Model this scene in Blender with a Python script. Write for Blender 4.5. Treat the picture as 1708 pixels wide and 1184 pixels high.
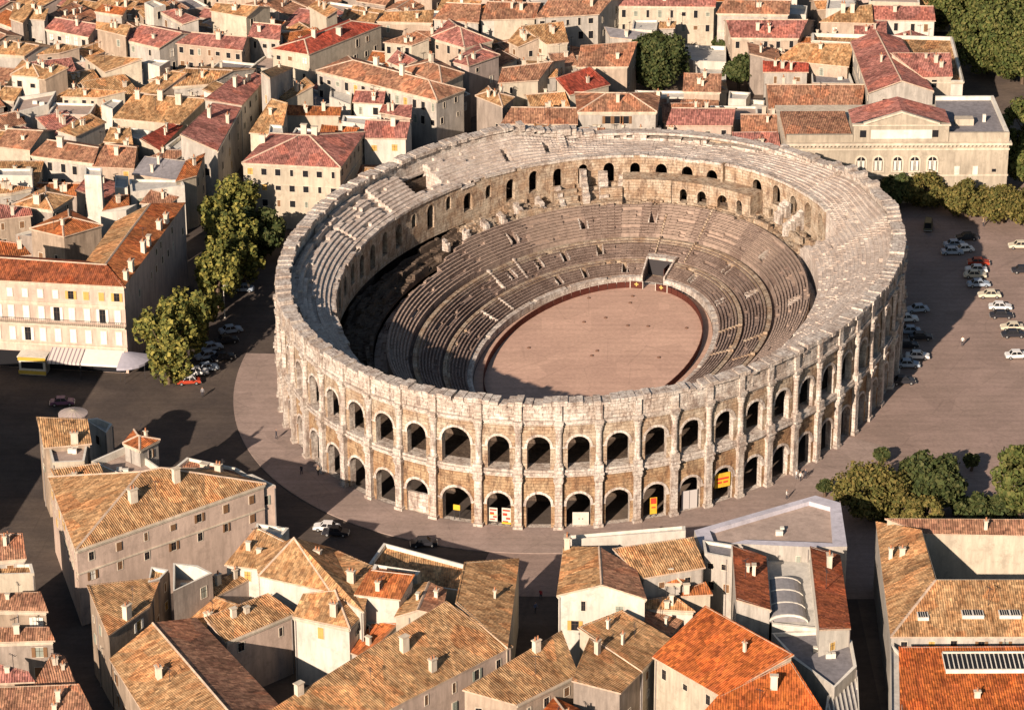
import bpy, math, random
import numpy as np
from mathutils import Vector, Matrix
for _o in list(bpy.data.objects): bpy.data.objects.remove(_o)
SC=bpy.context.scene; COL=SC.collection
R=math.radians; PI=math.pi
# ------------------------------------------------------------------ camera, sky, sun, exposure
cam=bpy.data.cameras.new('camera'); camo=bpy.data.objects.new('camera',cam); COL.objects.link(camo)
_rt=Vector((0.99999312,-0.00150477,-0.00339113)); _up=Vector((0.00371,0.40559436,0.91404565)); _fw=Vector((0,0.91405194,-0.40559715))
_m=Matrix((_rt,_up,-_fw)).transposed().to_4x4(); _m.translation=Vector((-14.276,-488.366,216.797)); camo.matrix_world=_m
CAMP=_m.translation.copy()
cam.sensor_width=36; cam.lens=109.29; cam.clip_start=5; cam.clip_end=4000
SC.camera=camo
SUN_EL=23.5; SUN_AZ=64.   # shadows fall towards +x rotated by SUN_AZ
w=bpy.data.worlds.new('World'); SC.world=w; w.use_nodes=True
nt=w.node_tree; nt.nodes.clear()
sky=nt.nodes.new('ShaderNodeTexSky'); sky.sky_type='NISHITA'; sky.sun_disc=False
sky.sun_elevation=R(SUN_EL); sky.sun_rotation=R(270-SUN_AZ-0) ; sky.dust_density=1.0; sky.air_density=1.0
bg=nt.nodes.new('ShaderNodeBackground'); bg.inputs[1].default_value=0.05
wo=nt.nodes.new('ShaderNodeOutputWorld'); nt.links.new(sky.outputs[0],bg.inputs[0]); nt.links.new(bg.outputs[0],wo.inputs[0])
sl=bpy.data.lights.new('sun','SUN'); sl.energy=5.0; sl.angle=R(0.5); sl.color=(1.0,0.83,0.70)
so=bpy.data.objects.new('sun',sl); COL.objects.link(so)
_d=Vector((math.cos(R(SUN_AZ))*math.cos(R(SUN_EL)),math.sin(R(SUN_AZ))*math.cos(R(SUN_EL)),-math.sin(R(SUN_EL))))
so.rotation_euler=_d.to_track_quat('-Z','Y').to_euler(); so.location=(-200,-300,300)
SC.view_settings.view_transform='Standard'; SC.view_settings.look='None'; SC.view_settings.gamma=1; SC.view_settings.exposure=0.62
SC.view_settings.use_curve_mapping=False
SC.render.engine='CYCLES'; SC.cycles.max_bounces=4; SC.cycles.diffuse_bounces=1

# ------------------------------------------------------------------ materials
class NB:
    def __init__(s,name):
        s.m=bpy.data.materials.new(name); s.m.use_nodes=True; s.t=s.m.node_tree; s.n=s.t.nodes; s.b=s.n['Principled BSDF']; s.b.inputs['Roughness'].default_value=.9
        if 'Specular IOR Level' in s.b.inputs: s.b.inputs['Specular IOR Level'].default_value=.15
    def new(s,k,**a):
        x=s.n.new(k)
        for q,v in a.items(): setattr(x,q,v)
        return x
    def l(s,a,b): s.t.links.new(a,b)
    def pos(s): return s.new('ShaderNodeNewGeometry').outputs['Position']
    def uv(s): return s.new('ShaderNodeUVMap',uv_map='UVMap').outputs[0]
    def scale(s,v,k):
        m=s.new('ShaderNodeVectorMath',operation='MULTIPLY'); s.l(v,m.inputs[0]); m.inputs[1].default_value=k; return m.outputs[0]
    def noise(s,v,sc,det=3,rough=.6):
        x=s.new('ShaderNodeTexNoise'); s.l(v,x.inputs['Vector']); x.inputs['Scale'].default_value=sc; x.inputs['Detail'].default_value=det; x.inputs['Roughness'].default_value=rough; return x.outputs['Fac']
    def ramp(s,f,stops):
        x=s.new('ShaderNodeValToRGB'); e=x.color_ramp.elements
        while len(e)<len(stops): e.new(.5)
        for i,(p,c) in enumerate(stops): e[i].position=p; e[i].color=(*c,1) if len(c)==3 else c
        s.l(f,x.inputs[0]); return x.outputs[0]
    def mix(s,a,b,f,mode='MIX'):
        x=s.new('ShaderNodeMix',data_type='RGBA',blend_type=mode)
        for i,v in ((0,f),(6,a),(7,b)):
            if hasattr(v,'links') or hasattr(v,'is_linked'): s.l(v,x.inputs[i])
            elif i==0: x.inputs[0].default_value=v
            else: x.inputs[i].default_value=(*v,1) if len(v)==3 else v
        return x.outputs[2]
    def math(s,op,a,b=0.):
        x=s.new('ShaderNodeMath',operation=op)
        for i,v in ((0,a),(1,b)):
            if hasattr(v,'is_linked'): s.l(v,x.inputs[i])
            else: x.inputs[i].default_value=v
        return x.outputs[0]
    def bump(s,h,st=.5,d=.1):
        x=s.new('ShaderNodeBump'); x.inputs['Strength'].default_value=st; x.inputs['Distance'].default_value=d; s.l(h,x.inputs['Height']); s.l(x.outputs[0],s.b.inputs['Normal'])
    def out(s,c): 
        if hasattr(c,'is_linked'): s.l(c,s.b.inputs['Base Color'])
        else: s.b.inputs['Base Color'].default_value=(*c,1)
        return s.m
def g3(v): return (v,v,v)
def plain(name,c,rough=.8,metal=0.,var=.0):
    b=NB(name); b.b.inputs['Roughness'].default_value=rough; b.b.inputs['Metallic'].default_value=metal
    if var: c=b.mix(c,b.ramp(b.noise(b.pos(),1.3,4),[(.3,g3(1-var)),(.7,g3(1+var*.5))]),1.,'MULTIPLY')
    return b.out(c)
def tiles(name,c,c2,lich=.35):
    b=NB(name); uv=b.uv(); pos=b.pos()
    cell=b.new('ShaderNodeVectorMath',operation='FLOOR'); b.l(b.scale(uv,(2.6,1.6,1)),cell.inputs[0])
    wn=b.new('ShaderNodeTexWhiteNoise',noise_dimensions='2D'); b.l(cell.outputs[0],wn.inputs['Vector'])
    col=b.mix(c,c2,b.ramp(b.noise(b.scale(uv,(.9,.35,1)),1.0,4,.7),[(.38,g3(0)),(.62,g3(1))]))
    col=b.mix(col,b.ramp(wn.outputs[0],[(0,g3(.5)),(.5,g3(.95)),(1,g3(1.4))]),.85,'MULTIPLY')
    big=b.ramp(b.noise(pos,.16,4,.65),[(.3,g3(.72)),(.7,g3(1.12))]); col=b.mix(col,big,1.,'MULTIPLY')
    mo=b.ramp(b.noise(pos,1.6,5,.8),[(.32,g3(.62)),(.5,g3(1)),(.68,g3(1.25))]); col=b.mix(col,mo,.9,'MULTIPLY')
    li=b.ramp(b.noise(pos,.75,5,.75),[(.5,g3(0)),(.72,g3(lich))]); col=b.mix(col,(.15,.115,.08),li)
    # troughs between the canal tiles are darker
    sx=b.new('ShaderNodeSeparateXYZ'); b.l(uv,sx.inputs[0])
    wv=b.math('SINE',b.math('ADD',b.math('MULTIPLY',sx.outputs[0],2*PI/.34),b.math('MULTIPLY',b.noise(uv,.8,2),5.))); col=b.mix(col,b.ramp(wv,[(0,g3(.6)),(.4,g3(1))]),.28,'MULTIPLY')
    vs=b.math('FRACT',b.math('MULTIPLY',sx.outputs[1],1/.5)); h=b.math('ADD',wv,b.math('MULTIPLY',vs,.7)); h=b.math('ADD',h,b.math('MULTIPLY',wn.outputs[0],.9))
    vo=b.new('ShaderNodeTexVoronoi'); b.l(b.scale(uv,(.32,.22,1)),vo.inputs['Vector']); vo.inputs['Scale'].default_value=1.
    sp=b.new('ShaderNodeSeparateColor'); b.l(vo.outputs['Color'],sp.inputs[0])
    col=b.mix(col,b.mix(col,(1.35,1.12,1.0),1.,'MULTIPLY'),b.ramp(sp.outputs[0],[(.74,g3(0)),(.8,g3(.8))])); col=b.mix(col,b.mix(col,(.62,.6,.6),1.,'MULTIPLY'),b.ramp(sp.outputs[1],[(.78,g3(0)),(.84,g3(.7))]))
    b.bump(h,.6,.08); return b.out(col)
def wallm(name,c,dirt=.25,c2=None):
    b=NB(name); pos=b.pos()
    st=b.noise(b.scale(pos,(1.2,1.2,.22)),1.0,4,.65); col=b.mix(c,b.ramp(st,[(.3,g3(1-dirt)),(.65,g3(1.05))]),1.,'MULTIPLY')
    big=b.ramp(b.noise(pos,.09,2),[(.3,g3(.82)),(.7,g3(1.1))]); col=b.mix(col,big,1.,'MULTIPLY')
    pt=b.ramp(b.noise(pos,.5,6,.78),[(.5,g3(0)),(.66,g3(.75))]); col=b.mix(col,c2 or tuple(x*.62 for x in c),pt)
    b.bump(b.noise(pos,2.5,4),.25,.08); return b.out(col)
def stone(name,c,c2,dark,bw=1.4,bh=.62,mort=.018,stain=.6,br=.5):
    b=NB(name); uv=b.uv(); pos=b.pos()
    k=b.new('ShaderNodeTexBrick'); b.l(uv,k.inputs['Vector']); k.inputs['Scale'].default_value=1; k.inputs['Brick Width'].default_value=bw; k.inputs['Row Height'].default_value=bh
    k.inputs['Mortar Size'].default_value=mort*1.6; k.inputs['Mortar Smooth'].default_value=.3; k.inputs['Bias'].default_value=0
    k.inputs['Color1'].default_value=(1.1,1.1,1.1,1); k.inputs['Color2'].default_value=(.72,.72,.72,1); k.inputs['Mortar'].default_value=(.4,.38,.35,1)
    col=b.mix(c,c2,b.ramp(b.noise(pos,.35,5,.7),[(.42,g3(0)),(.6,g3(1))]))
    col=b.mix(col,k.outputs['Color'],br,'MULTIPLY')
    st=b.ramp(b.noise(b.scale(pos,(1.3,1.3,.4)),.9,6,.8),[(.48,g3(0)),(.62,g3(stain))]); col=b.mix(col,dark,st)
    sp=b.ramp(b.noise(pos,2.6,4,.7),[(.35,g3(.72)),(.6,g3(1.08))]); col=b.mix(col,sp,.8,'MULTIPLY')
    h=b.math('ADD',b.math('MULTIPLY',k.outputs['Fac'],-.6),b.noise(pos,1.8,6,.75)); b.bump(h,.75,.25); return b.out(col)
MT={}
MT['T']=tiles('roof_tiles_tan',(.68,.415,.20),(.46,.235,.10))
MT['B']=tiles('roof_tiles_brown',(.55,.29,.165),(.37,.175,.105))
MT['R']=tiles('roof_tiles_rose',(.56,.24,.18),(.42,.165,.13),.3)
MT['O']=tiles('roof_tiles_orange',(.56,.20,.065),(.40,.13,.05),.2)
MT['Q']=tiles('roof_tiles_bright_orange',(.68,.19,.045),(.54,.135,.04),.08)
MT['D']=tiles('roof_tiles_red',(.50,.105,.06),(.38,.08,.05),.15)
MT['U']=tiles('roof_tiles_rust',(.44,.13,.05),(.32,.095,.045),.2)
MT['G']=wallm('roof_grey',(.27,.25,.25),.3)
MT['W']=wallm('roof_white',(.62,.58,.50),.2)
MT['P']=wallm('roof_pink_terrace',(.46,.35,.28),.2)
WALL={'w':[wallm('plaster_cream',(.55,.47,.35)),wallm('plaster_white',(.66,.60,.50),.22),wallm('plaster_sand',(.49,.38,.28),.3),wallm('plaster_pale_grey',(.49,.44,.37),.35)],
 'p':[wallm('plaster_pink',(.60,.45,.35)),wallm('plaster_rose_grey',(.54,.43,.36),.3)],
 'g':[wallm('rubble_wall_grey',(.38,.31,.25),.4),wallm('rubble_wall_brown',(.42,.32,.23),.4)]}
M_par=wallm('parapet_lime',(.76,.70,.58),.15)
M_lilac=wallm('parapet_lilac_grey',(.55,.52,.55),.15)
M_corn=wallm('cornice_stone',(.66,.56,.42),.3)
M_chim=wallm('chimney_render',(.72,.62,.48),.3)
M_pot=plain('chimney_pot_clay',(.45,.2,.1),var=.2)
M_ridge=wallm('ridge_mortar',(.62,.46,.33),.35)
M_glass=plain('window_dark_glass',(.02,.02,.022),.25)
M_frame=plain('window_frame_stone',(.66,.57,.44),var=.15)
M_shut=[plain('shutter_white',(.72,.68,.58),var=.1),plain('shutter_grey_green',(.28,.30,.24),var=.1),plain('shutter_brown',(.22,.12,.06),var=.1),plain('shutter_ochre',(.55,.34,.10),var=.1)]
M_bar=plain('window_bars_brown',(.10,.07,.05))
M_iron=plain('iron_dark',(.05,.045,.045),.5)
S_pale=stone('arena_stone_pale',(.74,.66,.56),(.56,.46,.37),(.20,.13,.10),1.5,.6,stain=.75)
S_warm=stone('arena_stone_warm',(.52,.36,.21),(.38,.22,.115),(.14,.08,.05),1.3,.5,stain=.85)
S_shade_grime=stone('shade_darkened_grimy_stone',(.17,.125,.09),(.12,.085,.06),(.05,.035,.03),1.3,.55)  # grimy stone, coloured darker still to stand in for interior shade
S_mid=stone('arena_stone_mid',(.58,.47,.34),(.44,.30,.19),(.17,.105,.07),1.3,.55,stain=.85)
S_seat=stone('arena_seat_stone',(.36,.265,.21),(.25,.175,.135),(.13,.085,.07),1.6,.5,stain=.45)
S_ter=stone('arena_terrace_stone',(.74,.64,.54),(.60,.49,.40),(.32,.23,.18),1.7,.7,stain=.5,br=.5)
M_wood=plain('wooden_bench_weathered',(.38,.28,.215),var=.35)
M_red=plain('barrier_red_paint',(.10,.03,.02),var=.25)

# ------------------------------------------------------------------ mesh helper
class MB:
    def __init__(s): s.v=[]; s.f=[]; s.uv=[]; s.mi=[]
    def poly(s,pts,uv=None,mi=0):
        n=len(s.v); s.v+= [tuple(p) for p in pts]; s.f.append(tuple(range(n,n+len(pts))))
        if uv is None:
            a=Vector(pts[0]); b=Vector(pts[1]); c=Vector(pts[2]); nn=(b-a).cross(c-b)
            if nn.length<1e-9: nn=Vector((0,0,1))
            nn.normalize()
            if abs(nn.z)>.9: uv=[(p[0],p[1]) for p in pts]
            else:
                h=Vector((-nn.y,nn.x,0)); h.normalize(); up=nn.cross(h); up=up if up.z>0 else -up
                uv=[(Vector(p).dot(h),Vector(p).dot(up)) for p in pts]
        s.uv.append(uv); s.mi.append(mi)
    def quad(s,a,b,c,d,uv=None,mi=0): s.poly([a,b,c,d],uv,mi)
    def box(s,c,sz,rz=0.,mi=0,taper=1.,tilt=None):
        hx,hy,hz=sz[0]/2,sz[1]/2,sz[2]/2; cs,sn=math.cos(rz),math.sin(rz); P=[]
        for z,k in ((-hz,1.),(hz,taper)):
            for x,y in ((-hx,-hy),(hx,-hy),(hx,hy),(-hx,hy)):
                x*=k;y*=k; P.append((c[0]+x*cs-y*sn,c[1]+x*sn+y*cs,c[2]+z))
        if tilt: P=[P[i] if i<4 else (P[i][0],P[i][1],P[i][2]+tilt[i-4]) for i in range(8)]
        for f in ((0,1,5,4),(1,2,6,5),(2,3,7,6),(3,0,4,7),(4,5,6,7),(3,2,1,0)): s.poly([P[i] for i in f],None,mi)
    def lathe(s,c,prof,n=10,mi=0,cap=True,a0=0,a1=2*PI):
        for i in range(n):
            t0=a0+(a1-a0)*i/n; t1=a0+(a1-a0)*(i+1)/n
            for (r0,z0),(r1,z1) in zip(prof,prof[1:]):
                P=[(c[0]+r*math.cos(t),c[1]+r*math.sin(t),c[2]+z) for r,t,z in ((r0,t0,z0),(r0,t1,z0),(r1,t1,z1),(r1,t0,z1))]
                uv=[(t0*r0,z0),(t1*r0,z0),(t1*r0,z1),(t0*r0,z1)]
                if r1<1e-4: s.poly(P[:3],uv[:3],mi)
                elif r0<1e-4: s.poly([P[0],P[2],P[3]],[uv[0],uv[2],uv[3]],mi)
                else: s.poly(P,uv,mi)
        if cap and prof[-1][0]>1e-4: s.poly([(c[0]+prof[-1][0]*math.cos(a0+(a1-a0)*i/n),c[1]+prof[-1][0]*math.sin(a0+(a1-a0)*i/n),c[2]+prof[-1][1]) for i in range(n)],None,mi)
    def build(s,name,mats,parent=None,org=None,smooth=False,weld=False):
        if not s.f: return None
        me=bpy.data.meshes.new(name)
        v=np.array(s.v,dtype=np.float64)
        if org is None: org=(0,0,0)
        v=v-np.array(org)
        me.from_pydata(v.tolist(),[],s.f)
        uvl=me.uv_layers.new(name='UVMap'); flat=[c for f in s.uv for p in f for c in p]; uvl.data.foreach_set('uv',flat)
        if not isinstance(mats,(list,tuple)): mats=[mats]
        for m in mats: me.materials.append(m)
        me.polygons.foreach_set('material_index',s.mi)
        if smooth: me.polygons.foreach_set('use_smooth',[True]*len(s.f))
        me.update()
        o=bpy.data.objects.new(name,me); COL.objects.link(o)
        if parent is not None:
            o.parent=parent; o.location=Vector(org)-Vector(parent.location)
        else: o.location=org
        return o
def tag(o,label=None,cat=None,group=None,kind=None):
    if label: o['label']=label
    if cat: o['category']=cat
    if group: o['group']=group
    if kind: o['kind']=kind
    return o
def empty(name,loc,label,cat,group=None,rz=0.):
    o=bpy.data.objects.new(name,None); COL.objects.link(o); o.location=loc; o.rotation_euler=(0,0,rz); o.empty_display_size=1
    return tag(o,label,cat,group)
def link_part(name,me,parent,loc=(0,0,0),rz=0.,scale=None):
    o=bpy.data.objects.new(name,me); COL.objects.link(o); o.parent=parent; o.location=loc; o.rotation_euler=(0,0,rz)
    if scale: o.scale=scale
    return o

# ------------------------------------------------------------------ arena geometry
YAW=-1.92013; CY,SY=math.cos(YAW),math.sin(YAW); OA,OB=66.69,50.7
_t=np.linspace(0,2*PI,8001); _s=np.concatenate([[0],np.cumsum(np.hypot(np.diff(OA*np.cos(_t)),np.diff(OB*np.sin(_t))))]); PER=float(_s[-1])
def th_of(arc): return float(np.interp(arc%PER,_s,_t))
def AP(t,d,z):
    a=(OA-d)*math.cos(t); b=(OB-d*.955)*math.sin(t); return (a*CY-b*SY,a*SY+b*CY,z)
UNIT=PER/60.8
BAYS=[]
for q in range(4):
    x=q*PER/4+.6*UNIT
    for i in range(15): BAYS.append(x+i*UNIT)
BAYS=sorted(BAYS)      # pilaster positions along the perimeter
rr=random.Random(7)
# ------------------------------------------------------------------ ground
def sheet(name,pts,z,mat,kind='structure',thick=0):
    m=MB(); m.poly([(x,y,z) for x,y in pts],[(x,y) for x,y in pts])
    if thick:
        for (x0,y0),(x1,y1) in zip(pts,pts[1:]+pts[:1]): m.quad((x0,y0,z-thick),(x1,y1,z-thick),(x1,y1,z),(x0,y0,z))
    return tag(m.build(name,mat),kind=kind)
def groundm(name,c,c2,sc=.12):
    b=NB(name); pos=b.pos()
    col=b.mix(c,c2,b.ramp(b.noise(pos,sc,5,.65),[(.38,g3(0)),(.62,g3(1))]))
    col=b.mix(col,b.ramp(b.noise(pos,1.7,6,.75),[(.3,g3(.8)),(.7,g3(1.12))]),1.,'MULTIPLY')
    tr=b.ramp(b.noise(b.scale(pos,(.06,.6,1)),1.,4,.7),[(.45,g3(1)),(.7,g3(.84))]); col=b.mix(col,tr,.8,'MULTIPLY')
    vo=b.new('ShaderNodeTexVoronoi'); b.l(pos,vo.inputs['Vector']); vo.inputs['Scale'].default_value=.16; sp=b.new('ShaderNodeSeparateColor'); b.l(vo.outputs['Color'],sp.inputs[0])
    col=b.mix(col,b.ramp(sp.outputs[0],[(0,g3(.88)),(1,g3(1.06))]),.8,'MULTIPLY')
    ve=b.new('ShaderNodeTexVoronoi',feature='DISTANCE_TO_EDGE'); b.l(pos,ve.inputs['Vector']); ve.inputs['Scale'].default_value=.1; col=b.mix(col,b.ramp(ve.outputs[0],[(0,g3(.8)),(.012,g3(1))]),.7,'MULTIPLY')
    sx=b.new('ShaderNodeSeparateXYZ'); b.l(pos,sx.inputs[0]); ln=b.math('SINE',b.math('MULTIPLY',sx.outputs[1],2*PI/1.9)); col=b.mix(col,b.ramp(ln,[(0,g3(.94)),(.5,g3(1))]),.8,'MULTIPLY')
    b.bump(b.noise(pos,3.,5),.3,.05); return b.out(col)
G_asph=groundm('asphalt_worn',(.125,.098,.078),(.085,.068,.058)); G_car=groundm('car_park_gravel',(.37,.265,.215),(.31,.225,.18))
G_pav=groundm('pavement_pink',(.40,.30,.25),(.33,.25,.205)); G_sand=groundm('arena_sand',(.64,.415,.30),(.58,.37,.27),.06); G_base=groundm('town_ground',(.20,.15,.11),(.13,.10,.08))
sheet('ground',[(-2500,-2500),(2500,-2500),(2500,2500),(-2500,2500)],-.03,G_base)
sheet('road',[(-130,-160),(36,-160),(36,-62),(0,-66),(-20,40),(-60,150),(-130,150)],-.012,G_asph)
def ring_sheet(name,d0,d1,ta,tb,z,mat,n=96,kerb=0.):
    m=MB()
    for i in range(n):
        t0=ta+(tb-ta)*i/n; t1=ta+(tb-ta)*(i+1)/n
        a,b,c,e=AP(t0,d0,z),AP(t1,d0,z),AP(t1,d1,z),AP(t0,d1,z); m.quad(a,b,c,e,[p[:2] for p in (a,b,c,e)])
        if kerb: m.quad(AP(t0,d0,z-kerb),AP(t1,d0,z-kerb),b,a)
    return tag(m.build(name,mat),kind='structure')
sheet('car_park',[(20,-88),(36,-62),(38,-30),(44,80),(44,110),(260,110),(260,-72),(96,-74),(75,-76),(55,-88)],.0,G_car)
ring_sheet('pavement',-8.5,0.,R(-75),R(75),.13,G_pav,140,.13)
ring_sheet('forecourt',-22.,-8.5,R(8),R(75),.012,G_car,80)
m=MB()
N=96
m.poly([AP(2*PI*i/N,33.6,.0) for i in range(N)]); 
o=m.build('arena_floor',G_sand); o.location.z=.05; tag(o,kind='structure')
# ------------------------------------------------------------------ arena
ARENA=empty('roman_amphitheatre',(0,0,0),'huge oval Roman stone arena with two tiers of arches round a sandy bullring floor','amphitheatre')
RIM=[(100,21.2),(104,21.2),(108,20.1),(112,20),(116,20),(120,21),(124,20.3),(128,19.9),(132,19.8),(136,20),(140,19.8),(144,19.1),(148,18.7),(152,18.2),(156,17.8),(160,17.5),(164,17.3),(168,16.9),(172,16.7),(176,16.5),(180,16.4),(184,16.5),(188,16.6),(192,16.8),(196,16.8),(200,17),(204,17.4),(208,18.1),(212,19),(216,19.8),(220,20.7),(224,21.2),(228,21.2),(232,21.2),(236,21.2),(240,21.2),(244,21.2),(248,21.2),(252,21.2),(256,21.2),(260,21.2)]
_ra=np.array([a for a,_ in RIM],float); _rz=np.array([z for _,z in RIM],float)
def rimz(t):
    d=math.degrees(t)%360
    if d<100 or d>260: return 21.2
    if d>222: return 21.2
    z=float(np.interp(d,_ra,_rz))
    return min(21.2,z)
def bay_edges(i):
    a=BAYS[i]; b=BAYS[(i+1)%60]
    if b<a: b+=PER
    return a,b
def arch_bay(M,a0,a1,z0,z1,w,sill,spring,d0,d1,mi=0,rev=0,ring=.42,proud=.13,n=9,ringmi=None):
    L=a1-a0; mid=(a0+a1)/2; h=w/2
    k=1.0
    def P(u,d,z): return AP(th_of(mid+u),d,z)
    def q(u0,zA,u1,zB,u2,zC,u3,zD): M.quad(P(u0,d0,zA),P(u1,d0,zB),P(u2,d0,zC),P(u3,d0,zD),[(mid+u0,zA),(mid+u1,zB),(mid+u2,zC),(mid+u3,zD)],mi)
    zs=[z0,spring,z1] if z1>spring+.1 else [z0,z1]
    for s in (-1,1):
        for zA,zB in zip(zs,zs[1:]):
            q(s*L/2,zA,s*h,zA,s*h,zB,s*L/2,zB)
    if sill>z0: q(-h,z0,h,z0,h,sill,-h,sill)
    pts=[(h*math.cos(PI-PI*i/n),spring+h*math.sin(PI*i/n)) for i in range(n+1)]
    for (x0,y0),(x1,y1) in zip(pts,pts[1:]):
        q(x0,y0,x1,y1,x1,z1,x0,z1)
        M.quad(P(x0,d0,y0),P(x1,d0,y1),P(x1,d1,y1),P(x0,d1,y0),[(mid+x0,0),(mid+x1,0),(mid+x1,abs(d1-d0)),(mid+x0,abs(d1-d0))],rev)
    for s in (-1,1): M.quad(P(s*h,d0,sill),P(s*h,d1,sill),P(s*h,d1,spring),P(s*h,d0,spring),[(0,sill),(abs(d1-d0),sill),(abs(d1-d0),spring),(0,spring)],rev)
    M.quad(P(-h,d0,sill+.04),P(h,d0,sill+.04),P(h,d1,sill+.04),P(-h,d1,sill+.04),None,rev)
    if ring:
        dp=d0-proud if d1>d0 else d0+proud; H=h+ring; rm=mi if ringmi is None else ringmi
        for i in range(n):
            A0=PI-PI*i/n; A1=PI-PI*(i+1)/n
            I0=(h*math.cos(A0),spring+h*math.sin(A0)); I1=(h*math.cos(A1),spring+h*math.sin(A1)); O0=(H*math.cos(A0),spring+H*math.sin(A0)); O1=(H*math.cos(A1),spring+H*math.sin(A1))
            M.quad(P(I0[0],dp,I0[1]),P(I1[0],dp,I1[1]),P(O1[0],dp,O1[1]),P(O0[0],dp,O0[1]),[(i*.7,0),(i*.7+.7,0),(i*.7+.7,.4),(i*.7,.4)],rm)
            M.quad(P(O0[0],dp,O0[1]),P(O1[0],dp,O1[1]),P(O1[0],d0,O1[1]),P(O0[0],d0,O0[1]),None,rm)
            M.quad(P(I0[0],dp,I0[1]),P(I1[0],dp,I1[1]),P(I1[0],d0,I1[1]),P(I0[0],d0,I0[1]),None,rm)
def radial_box(M,a,w,d0,d1,z0,z1,mi=0,tap=0.):
    # box proud of the ring between arc a-w/2..a+w/2
    t0,t1=th_of(a-w/2),th_of(a+w/2)
    P=[AP(t0,d0,z0),AP(t1,d0,z0),AP(t1,d1,z0),AP(t0,d1,z0),AP(t0,d0+tap,z1),AP(t1,d0+tap,z1),AP(t1,d1,z1),AP(t0,d1,z1)]
    for f in ((0,1,5,4),(1,2,6,5),(2,3,7,6),(3,0,4,7),(4,5,6,7)): M.poly([P[i] for i in f],None,mi)
def ring_box(M,a0,a1,d0,d1,z0,z1,mi=0,n=3,jit=0.,ends=True):
    for i in range(n):
        b0=a0+(a1-a0)*i/n; b1=a0+(a1-a0)*(i+1)/n; t0,t1=th_of(b0),th_of(b1)
        M.quad(AP(t0,d0,z0),AP(t1,d0,z0),AP(t1,d0,z1),AP(t0,d0,z1),[(b0,z0),(b1,z0),(b1,z1),(b0,z1)],mi)
        M.quad(AP(t0,d0,z1),AP(t1,d0,z1),AP(t1,d1,z1),AP(t0,d1,z1),[(b0,0),(b1,0),(b1,d1-d0),(b0,d1-d0)],mi)
        M.quad(AP(t0,d0,z0),AP(t1,d0,z0),AP(t1,d1,z0),AP(t0,d1,z0),None,mi)
        M.quad(AP(t0,d1,z0),AP(t1,d1,z0),AP(t1,d1,z1),AP(t0,d1,z1),[(b0,z0),(b1,z0),(b1,z1),(b0,z1)],mi)
    if ends:
        for b in (a0,a1):
            t=th_of(b); M.quad(AP(t,d0,z0),AP(t,d1,z0),AP(t,d1,z1),AP(t,d0,z1),None,mi)
for i in range(60):
    a0,a1=bay_edges(i); mid=(a0+a1)/2; tm=th_of(mid); rz=rimz(tm); wide=a1-a0>UNIT*1.1
    org=AP(tm,0,0)
    M=MB()
    w1=3.75+rr.uniform(-.12,.12)+(.9 if wide else 0)
    arch_bay(M,a0,a1,0.,8.75,w1,0.,3.95-(.4 if wide else 0),0.,1.25,mi=0,rev=1,ringmi=1)
    ring_box(M,a0+.5,a0+.5+(a1-a0-w1)/2-.5,-.16,0,3.75,4.0,1,1); ring_box(M,a1-.5-((a1-a0-w1)/2-.5),a1-.5,-.16,0,3.75,4.0,1,1)
    # ground tier wall plinth
    M.build('lower_arch_bay',[S_warm,S_pale],ARENA,org)
    M=MB(); w2=3.45+rr.uniform(-.12,.12)+(1.3 if wide else 0)
    arch_bay(M,a0,a1,9.9,17.3,w2,9.95,13.7,0.,1.2,mi=0,rev=1,ringmi=1)
    ring_box(M,a0+.5,a0+.5+(a1-a0-w2)/2-.5,-.14,0,13.5,13.72,1,1); ring_box(M,a1-.5-((a1-a0-w2)/2-.5),a1-.5,-.14,0,13.5,13.72,1,1)
    M.build('upper_arch_bay',[S_mid,S_pale],ARENA,org)
    M=MB()
    ring_box(M,a0,a1,-.3,2.2,8.75,9.15,0,3); ring_box(M,a0,a1,-.62+rr.uniform(-.05,.08),1.,9.15,9.5+rr.uniform(-.03,.05),0,3); ring_box(M,a0,a1,-.42,2.2,9.55,9.95,0,3)
    M.build('lower_cornice',[S_pale],ARENA,org)
    M=MB()
    ring_box(M,a0,a1,-.16,2.2,17.3,17.75,0,3); 
    if rz>17.2: ring_box(M,a0,a1,-.5+rr.uniform(-.05,.1),1.5,17.75,18.12+rr.uniform(-.03,.05),0,3)
    M.build('upper_cornice',[S_pale],ARENA,org)
    if rz>18.6:
        M=MB(); ring_box(M,a0,a1,0.,1.5,18.1,rz-.55,0,4)
        # courses of the attic wall, set unevenly
        for zz in np.arange(18.2,rz-.7,.62):
            x=a0+.3
            while x<a1-.8:
                L=rr.uniform(.8,2.); L=min(L,a1-.3-x)
                if rr.random()<.8: ring_box(M,x,x+L-.05,-.05-rr.random()*.14,0.02,zz,zz+.57,0,1)
                x+=L
        M.build('attic_wall',[S_pale],ARENA,org)
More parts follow.
